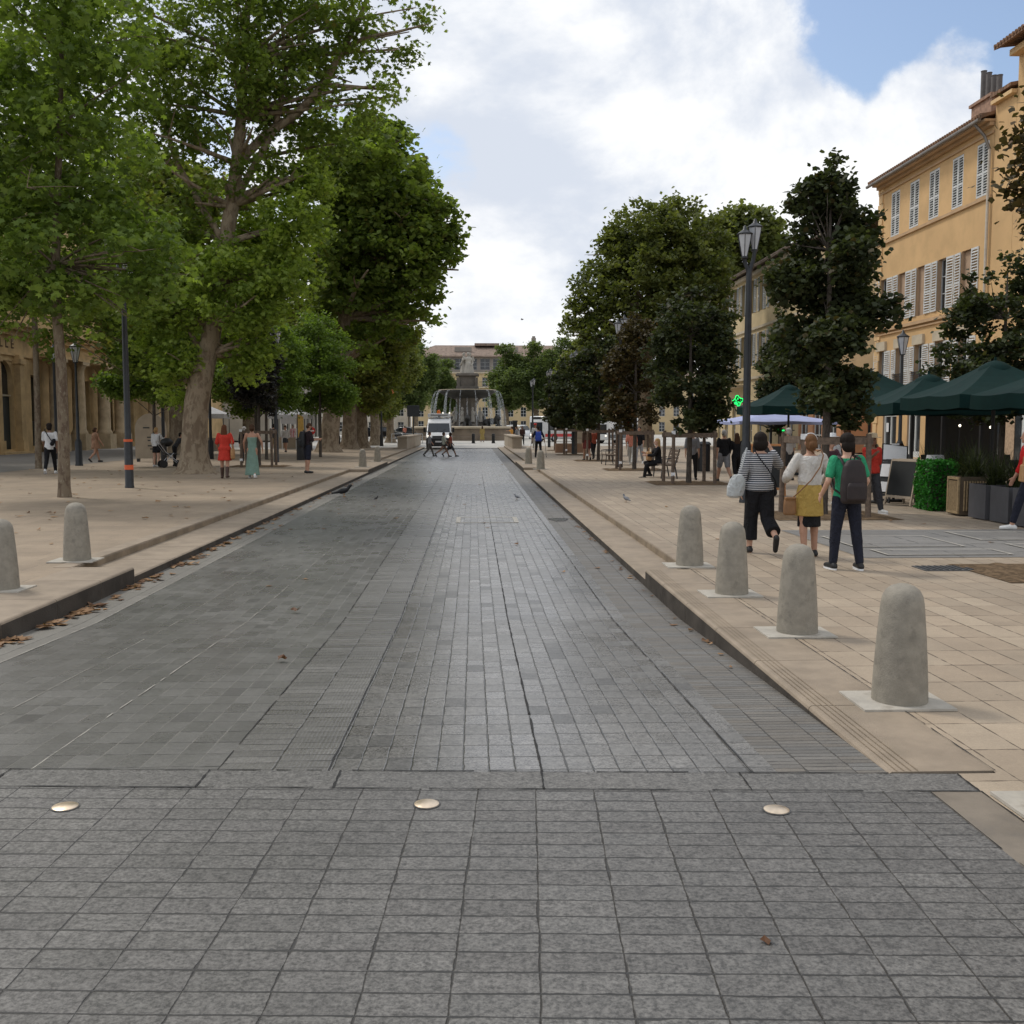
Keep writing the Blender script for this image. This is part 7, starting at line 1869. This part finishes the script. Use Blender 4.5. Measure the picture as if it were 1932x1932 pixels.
q = G(581, 893); f = -62; a, J, s = person('bearded man in a dark T-shirt and navy shorts looking down at his phone', (q.x, q.y), f, 1.80, dict(STAND, spread=.08, uaL=18, elL=78, uaR=18, elR=80, inL=-12, inR=-12, nod=28), (cl('dark plum tee', (.03, .02, .024)), 'tee', .5), (NV, 'shorts', .47), ('brown', 'short'), (SH_B, 'shoe'), 1, bulk=1.08, face_detail=True)
H = J['head']; m = MB(); m.ell(H + Vector((0, .055, -.075)), (.056, .06, .05), 10, 8); put('beard', remesh(m, 'beard', hairmat('brown', HC['brown']), .014, 2), a)
backpack('black backpack worn by the man looking at his phone', a, s, f, J, M['pack_black'], .20, .56, -.03)
w = world_of(a, s, f, (J['w0'] + J['w1']) / 2 + Vector((0, .13, .05))); g = empty('phone', w, R(f), 'small phone held by the bearded man', 'phone'); m = MB(); m.box((0, 0, 0), (.075, .15, .012), 0, 0, .6); m.build('body', M['black'], g); m = MB(); m.box((0, -.004, .0075), (.066, .13, .004), 0, 0, .6); m.build('screen', M['glass_dark'], g)
q = G(462, 874); person('grey-haired person in black beside the red-dress woman', (q.x, q.y), 10, 1.68, WALK, (BK, 'tee', .8), (DG, 'trousers', .95), ('grey', 'thick'), (SH_B, 'shoe'), 1)
q = G(517, 853); person('man in a dark shirt and khaki shorts left of the tall left lamp', (q.x, q.y), 10, 1.86, WALK2, (DG, 'tee', .5), (cl('khaki shorts', (.30, .22, .12)), 'shorts', .48), ('black', 'short'), (SH_B, 'shoe'), 1, .02, bulk=1.1)
q = G(539, 853); person('woman in a pale blouse and dark skirt right of the tall left lamp', (q.x, q.y), 175, 1.74, WALK, (cl('pale blouse', (.46, .44, .42)), 'loose', .8), (DG, 'skirt', .6, (.17, .19)), ('brown', 'thick'), (SH_B, 'shoe'), 1, .02, female=True, face_detail=True)
q = G(553, 842); person('person in a red and white striped dress far down the left walk', (q.x, q.y), 170, 1.74, STAND, (stripemat('red white stripes', (.55, .50, .48), (.45, .08, .08), .12, .5, 0), 'loose', .4), (stripemat('red white stripes low', (.55, .50, .48), (.45, .08, .08), .12, .5, 0), 'skirt', .6, (.19, .24)), ('brown', 'short'), (SH_W, 'shoe'), 1, .022, face_detail=True)
q = G(562, 840); person('person in a pale hooded top far down the left walk behind the bin', (q.x, q.y), 150, 1.76, STAND, (cl('pale hoodie', (.50, .52, .56)), 'loose', .9), (cl('pale trousers', (.46, .45, .42)), 'trousers', .95), ('grey', 'thick'), (SH_W, 'shoe'), 1, .022)
q = G(676, 843.5); person('person in dark clothes sitting at the foot of the third old plane trunk', (q.x + .3, q.y - .35), 20, 1.7, dict(sit), (BK, 'tee', .9), (NV, 'trousers', .97), ('black', 'short'), (SH_B, 'shoe'), 1, .02)
far('person in a pale shirt standing before the dark parked cars', 737, 829, -.16, 160, 34, STAND, top=(cl('pale blouse', (.46, .44, .42)), 'tee', .5), bottom=(DG, 'trousers', .95), hair=('black', 'short'), shoes=(SH_B, 'shoe'), skin=2)
far('person in a coral red shirt by the grey guard rail left of the van', 764, 830, -.16, 30, 36, STAND, top=(cl('coral top', (.52, .20, .14)), 'tee', .5), bottom=(DG, 'shorts', .46), hair=('black', 'short'), shoes=(SH_B, 'shoe'), skin=1)
# pushchair behind the trunk
q = G(326, 882); t = empty('pushchair', (q.x - .1, q.y, 0), R(-60), 'black pushchair half hidden behind the great plane trunk', 'pushchair')
m = MB(); m.box((0, 0, .55), (.42, .5, .06)); m.box((0, -.22, .78), (.42, .06, .5), 0, 0, .25); m.build('seat', M['black'], t, bevel=.02)
m = MB(); m.ell((0, -.12, 1.02), (.24, .26, .18)); m.build('hood', M['black'], t, smooth=True)
m = MB()
for s_ in (-1, 1): m.tube([(s_ * .22, .35, .15), (s_ * .22, -.2, .62), (s_ * .22, -.5, 1.05)], .014, 6); m.tube([(s_ * .22, -.3, .15), (s_ * .22, .1, .6)], .014, 6)
m.tube([(-.22, -.5, 1.05), (.22, -.5, 1.05)], .018, 6); m.build('frame', M['alu'], t)
for sx in (-1, 1):
    for y in (.35, -.3): m = MB(); m.tube([(sx * .26, y, .15), (sx * .22, y, .15)], .15, 16); m.build('wheel', M['black'], t)

# people seated under the parasols (only dim shapes show)
for i, (x, y, fz, lb, c) in enumerate([(10.35, 18.75, 180, 'guest in dark clothes seated at the terrace edge behind the grey planters', 'dark brown cloth'), (12.3, 22.2, 0, 'guest in black seated deep under the parasols behind the hedge block', 'black cotton'), (10.35, 24.5, 180, 'guest in grey seated under the parasol above the menu stand', 'grey cloth')]):
    person(lb, (x, y), fz, 1.68, dict(seat=.50, thL=86, knL=92, thR=84, knR=90, uaL=35, elL=60, uaR=30, elR=60, inL=-10, inR=-10), (_cl[c], 'tee', .6), (DG, 'trousers', .97), ('brown', 'short' if i else 'long'), (SH_B, 'shoe'), 1, .02, face_detail=True)

# ================================================================== VEHICLES
M['van_white'] = pm('white van paint', (.72, .73, .74), .25, .03, 2, 0, 0, 10, .5); M['tyre'] = pm('tyre rubber', (.02, .02, .02), .8); M['rim'] = pm('wheel rim', (.4, .4, .42), .35, .1, 6, .8); M['plastic_dark'] = pm('dark bumper plastic', (.02, .021, .023), .5)
k = NT('headlamp'); M['headlight'] = k.out(k.pbr((.75, .74, .70), .1, 0, None, .6, Emission_Color=(1, .93, .8), Emission_Strength=.8))
M['beacon'] = pm('orange beacon', (.70, .16, .02), .25)
def wheel(parent, loc, r=.33, w=.22):
    m = MB(); m.lathe([(r * .62, -w / 2), (r * .93, -w / 2), (r, -w * .35), (r, w * .35), (r * .93, w / 2), (r * .62, w / 2)], n=28, cap=False)
    m.v = [(z, y, x) for x, y, z in m.v]; o = m.build('wheel', M['tyre'], parent, loc, smooth=True)
    m = MB(); m.lathe([(r * .64, -w * .42), (r * .55, -w * .3), (.05, -w * .36), (.01, -w * .36)], n=20, cap=False); m.lathe([(r * .64, w * .42), (r * .55, w * .3), (.05, w * .36), (.01, w * .36)], n=20, cap=False)
    m.v = [(z, y, x) for x, y, z in m.v]; m.build('rim', M['rim'], o, smooth=True)
def carbody(prof, w, tuck, n=None):
    """side outline (y,z) -> body with tumblehome: width shrinks with height by tuck(z)"""
    m = MB(); xs = (-1, -.94, .94, 1); L = []
    for x in xs:
        inset = .04 if abs(x) == 1 else 0
        cy = sum(p[0] for p in prof) / len(prof); cz = sum(p[1] for p in prof) / len(prof)
        L.append([(x * w / 2 * tuck(z), y + (cy - y) * inset * .5, z + (cz - z) * inset) for y, z in prof])
    m.loft(L); return m
vx, vy = G(827.5, 847.8, Z_ROAD).x, G(827.5, 847.8, Z_ROAD).y
van = empty('white_van', (vx, vy, Z_ROAD), 0, 'white high-roofed van facing the camera with roof box and orange beacon', 'van')
prof = [(.06, .34), (0, .55), (.02, .92), (.16, 1.12), (.75, 1.36), (1.35, 2.08), (1.7, 2.42), (2.3, 2.52), (5.3, 2.52), (5.45, 2.3), (5.5, .6), (5.4, .34)]
carbody(prof, 2.02, lambda z: 1 - .10 * max(0, z - 1.1) / 1.4).build('body', M['van_white'], van, bevel=.04, smooth=True)
m = MB(); m.add([(-.90, .765, 1.345), (.90, .765, 1.345), (.83, 1.36, 2.06), (-.83, 1.36, 2.06)], [(0, 1, 2, 3)]); m.v = [(x, y - .035, z + .03) for x, y, z in m.v]
o = m.build('windscreen', M['glass_dark'], van); sd_ = o.modifiers.new('solid', 'SOLIDIFY'); sd_.thickness = .02
m = MB(); m.tube([(-.5, .70, 1.38), (-.1, .95, 1.66)], .014, 5); m.tube([(.1, .70, 1.38), (.55, .93, 1.64)], .014, 5); m.build('wipers', M['black'], o)
m = MB(); m.box((0, -.02, .60), (1.98, .22, .62)); m.box((0, -.05, .33), (1.8, .12, .18)); m.build('bumper', M['plastic_dark'], van, bevel=.06)
m = MB(); m.box((0, .06, 1.0), (1.0, .10, .16)); m.build('grille', M['plastic_dark'], van, bevel=.02)
m = MB(); m.box((0, -.14, .62), (.52, .012, .12)); m.build('number_plate', M['white_paint'], van)
for sx in (-1, 1):
    m = MB(); m.ell((sx * .78, .09, 1.02), (.16, .10, .14)); m.build('headlight', M['headlight'], van, smooth=True)
    m = MB(); m.box((sx * 1.16, .95, 1.55), (.18, .12, .38)); m.tube([(sx * .95, 1.0, 1.4), (sx * 1.1, .98, 1.5)], .03, 6); m.build('wing_mirror', M['black'], van, bevel=.03)
    for y in (.95, 4.4): wheel(van, (sx * .90, y, .34), .34)
    m = MB(); m.box((sx * .995, 1.75, 1.7), (.02, .9, .55)); m.build('side_window', M['glass_dark'], van)
m = MB(); m.box((0, 2.2, 2.72), (1.86, .7, .30)); rb = m.build('roof_box', M['van_white'], van, bevel=.03)
m = MB(); m.box((0, 1.84, 2.76), (1.4, .015, .06)); m.box((0, 1.84, 2.66), (.2, .015, .06)); m.build('box_slots', M['plastic_dark'], rb)
m = MB(); m.lathe([(.15, 2.87), (.15, 2.92), (.13, 3.10), (.10, 3.16), (.01, 3.18)], (-.05, 2.2, 0), 16); m.build('beacon', M['beacon'], van, smooth=True)
for sx in (-1, 1): m = MB(); m.lathe([(.06, 2.87), (.06, 2.98), (.01, 3.0)], (sx * .84 if sx > 0 else .3, 2.1, 0), 10); m.build('marker_lamp', M['headlight'], van, smooth=True)
def car(loc, rz, lb, paint, s=1.0, van_=False):
    t = empty('parked_car', loc, rz, lb, 'car', 'cars parked by the fountain', s)
    pr = [(0, .35), (-.02, .6), (.12, .78), (1.0, .93), (1.75, 1.42), (2.3, 1.5), (3.5, 1.46), (4.15, 1.0), (4.3, .9), (4.32, .5), (4.25, .32)] if not van_ else [(0, .35), (-.02, .7), (.15, .95), (.8, 1.12), (1.4, 1.72), (1.9, 1.85), (4.2, 1.82), (4.35, 1.2), (4.38, .5), (4.3, .32)]
    carbody(pr, 1.78, lambda z: 1 - .16 * max(0, z - .85) / .6).build('body', paint, t, bevel=.05, smooth=True)
    top = 1.42 if not van_ else 1.72
    for sx in (-1, 1):
        m = MB()
        def tw(z): return 1.78 / 2 * (1 - .16 * max(0, z - .85) / .6) + .008
        zb = .98 if not van_ else 1.12; zt = 1.38 if not van_ else 1.66
        for y0, y1, y2, y3 in ((1.15, 2.25, 2.25, 1.80), (2.33, 3.45, 3.25, 2.33)):
            m.add([(sx * tw(zb), y0, zb), (sx * tw(zb), y1, zb), (sx * tw(zt), y2, zt), (sx * tw(zt), y3, zt)], [(0, 1, 2, 3)])
        o = m.build('side_window', M['glass_dark'], t); q = o.modifiers.new('solid', 'SOLIDIFY'); q.thickness = .01
        for y in (.85, 3.45): wheel(t, (sx * .80, y, .31), .31, .2)
        m = MB(); m.ell((sx * .66, .06, .68), (.16, .08, .08)); m.build('headlight', M['headlight'], t, smooth=True)
        m = MB(); m.ell((sx * .70, 4.29, .80), (.12, .05, .10)); m.build('tail_light', M['sign_red'], t, smooth=True)
    a_, b_ = (pr[3], pr[4]); m = MB(); m.add([(-.72, a_[0] + .08, a_[1] + .07), (.72, a_[0] + .08, a_[1] + .07), (.62, b_[0] - .06, b_[1] - .02), (-.62, b_[0] - .06, b_[1] - .02)], [(0, 1, 2, 3)]); m.v = [(x, y - .025, z + .02) for x, y, z in m.v]; o = m.build('windscreen', M['glass_dark'], t); q = o.modifiers.new('solid', 'SOLIDIFY'); q.thickness = .01
    return t
M['car_black'] = pm('black car paint', (.012, .012, .014), .12, .03, 2, .2); M['car_grey'] = pm('grey car paint', (.10, .11, .12), .2, .03, 2, .4)
c_ = car((G(760, 827, -.16).x + 1.0, 138, -.16), R(80), 'black car parked side-on at the left, nose towards the van', M['car_black'], 1.12)
car((D(800, 820, 152).x, 152, -.16), R(65), 'dark grey car parked behind the black one', M['car_grey'], 1.1)
dup(c_, (D(720, 820, 158).x, 158, -.16), R(100), 'second black car parked farthest left behind the pale-shirt person', 1.1)
car((D(1000, 818, 139).x, 139, -.16), R(35), 'small white van-like car parked right of the fountain', M['van_white'], 1.05, True)
def bus(loc, rz, lb, paint, stripe, L=9.0, H=3.0):
    t = empty('bus', loc, rz, lb, 'bus', 'buses by the fountain')
    m = MB(); m.box((0, L / 2, H / 2 + .3), (2.5, L, H - .1)); m.build('body', paint, t, bevel=.14, smooth=True)
    for sx in (-1, 1):
        for i in range(5): m = MB(); m.box((sx * 1.258, .9 + (L - 1.6) * (i + .5) / 5 - .1, H * .66), (.012, (L - 1.6) / 5 - .12, H * .34)); m.build('window', M['glass_dark'], t, bevel=.004)
        m = MB(); m.box((sx * 1.257, L / 2, .75), (.010, L - .5, .35)); m.build('stripe', stripe, t)
        for y in (1.7, L - 2.0): wheel(t, (sx * 1.15, y, .46), .46, .26)
    m = MB(); m.box((0, -.008, H * .62), (2.1, .012, H * .42)); m.build('windscreen', M['glass_dark'], t)
    m = MB(); m.box((0, -.008, H + .02), (1.6, .012, .28)); m.build('destination_board', M['black'], t)
    for sx in (-1, 1): m = MB(); m.ell((sx * .95, -.01, .8), (.14, .05, .1)); m.build('headlight', M['headlight'], t, smooth=True)
    return t
bus((D(1012, 815, 118).x, 118, -.16), R(-52), 'white and red bus behind the young trees on the right', M['van_white'], M['sign_red'], 9.0, 2.7)
bus((D(1130, 815, 106).x, 106, -.16), R(-48), 'white minibus with dark windows behind the right street lamps', M['van_white'], M['car_grey'], 6.0, 2.4)

# ================================================================== BIRDS
def bird(loc, rz, lb, col, s=1.0, tailup=.0):
    t = empty('bird', loc, R(rz), lb, 'bird', None, s)
    m = MB(); m.ell((0, 0, .12), (.055, .115, .055), 12, 8, Euler((.35, 0, 0)).to_matrix()); m.cap((0, .08, .16), .035, (0, .12, .21), .03); m.ell((0, .13, .225), (.032, .04, .032)); m.cap((0, -.10, .10), .035, (0, -.24, .07 + tailup), .018)
    put('body', remesh(m, 'body', col, .01, 2), t)
    for sx in (-1, 1):
        m = MB(); m.ell((sx * .048, -.02, .125), (.014, .11, .042), 8, 6, Euler((.3, 0, 0)).to_matrix()); m.build('wing', col, t, smooth=True)
        m = MB(); m.tube([(sx * .022, .01, .08), (sx * .025, .0, .005)], .005, 5); m.tube([(sx * .025, -.02, .004), (sx * .025, .04, .004)], .004, 5); m.build('leg', M['tan_bag'], t)
    m = MB(); m.tube([(0, .16, .222), (0, .20, .212)], [.010, .002], 6); m.build('beak', M['black'], t)
    return t
M['feather_black'] = pm('black feathers', (.012, .012, .014), .5, .2, 20); M['feather_grey'] = pm('grey feathers', (.16, .165, .18), .6, .25, 20)
q = G(637, 937, Z_ROAD); bird((q.x + .18, q.y - .1, Z_ROAD + .002), -100, 'black crow pecking on the left of the road', M['feather_black'], 1.35)
q = G(1181, 948); bird((q.x, q.y, .004), 25, 'grey pigeon standing on the tan slabs of the right walk', M['feather_grey'], .72)
q = G(975, 942, Z_ROAD); bird((q.x, q.y, Z_ROAD + .002), 40, 'tiny grey pigeon on the road near the right kerb', M['feather_grey'], .55)
q = G(710, 944, Z_ROAD); bird((q.x, q.y, Z_ROAD + .002), -30, 'small dark bird on the road right of the crow', M['feather_black'], .45)
p = D(985, 603, 70); t = empty('flying_bird', p, R(70), 'small bird gliding in the pale sky above the street', 'bird', None, .5)
m = MB(); m.ell((0, 0, 0), (.06, .2, .06)); m.build('body', M['feather_grey'], t, smooth=True)
for sx in (-1, 1): m = MB(); m.prism([(sx * .03, .08, 0), (sx * .35, .05, .16), (sx * .55, -.06, .10), (sx * .3, -.08, .1), (sx * .03, -.08, 0)], (0, 0, .012)); m.build('wing', M['feather_grey'], t)
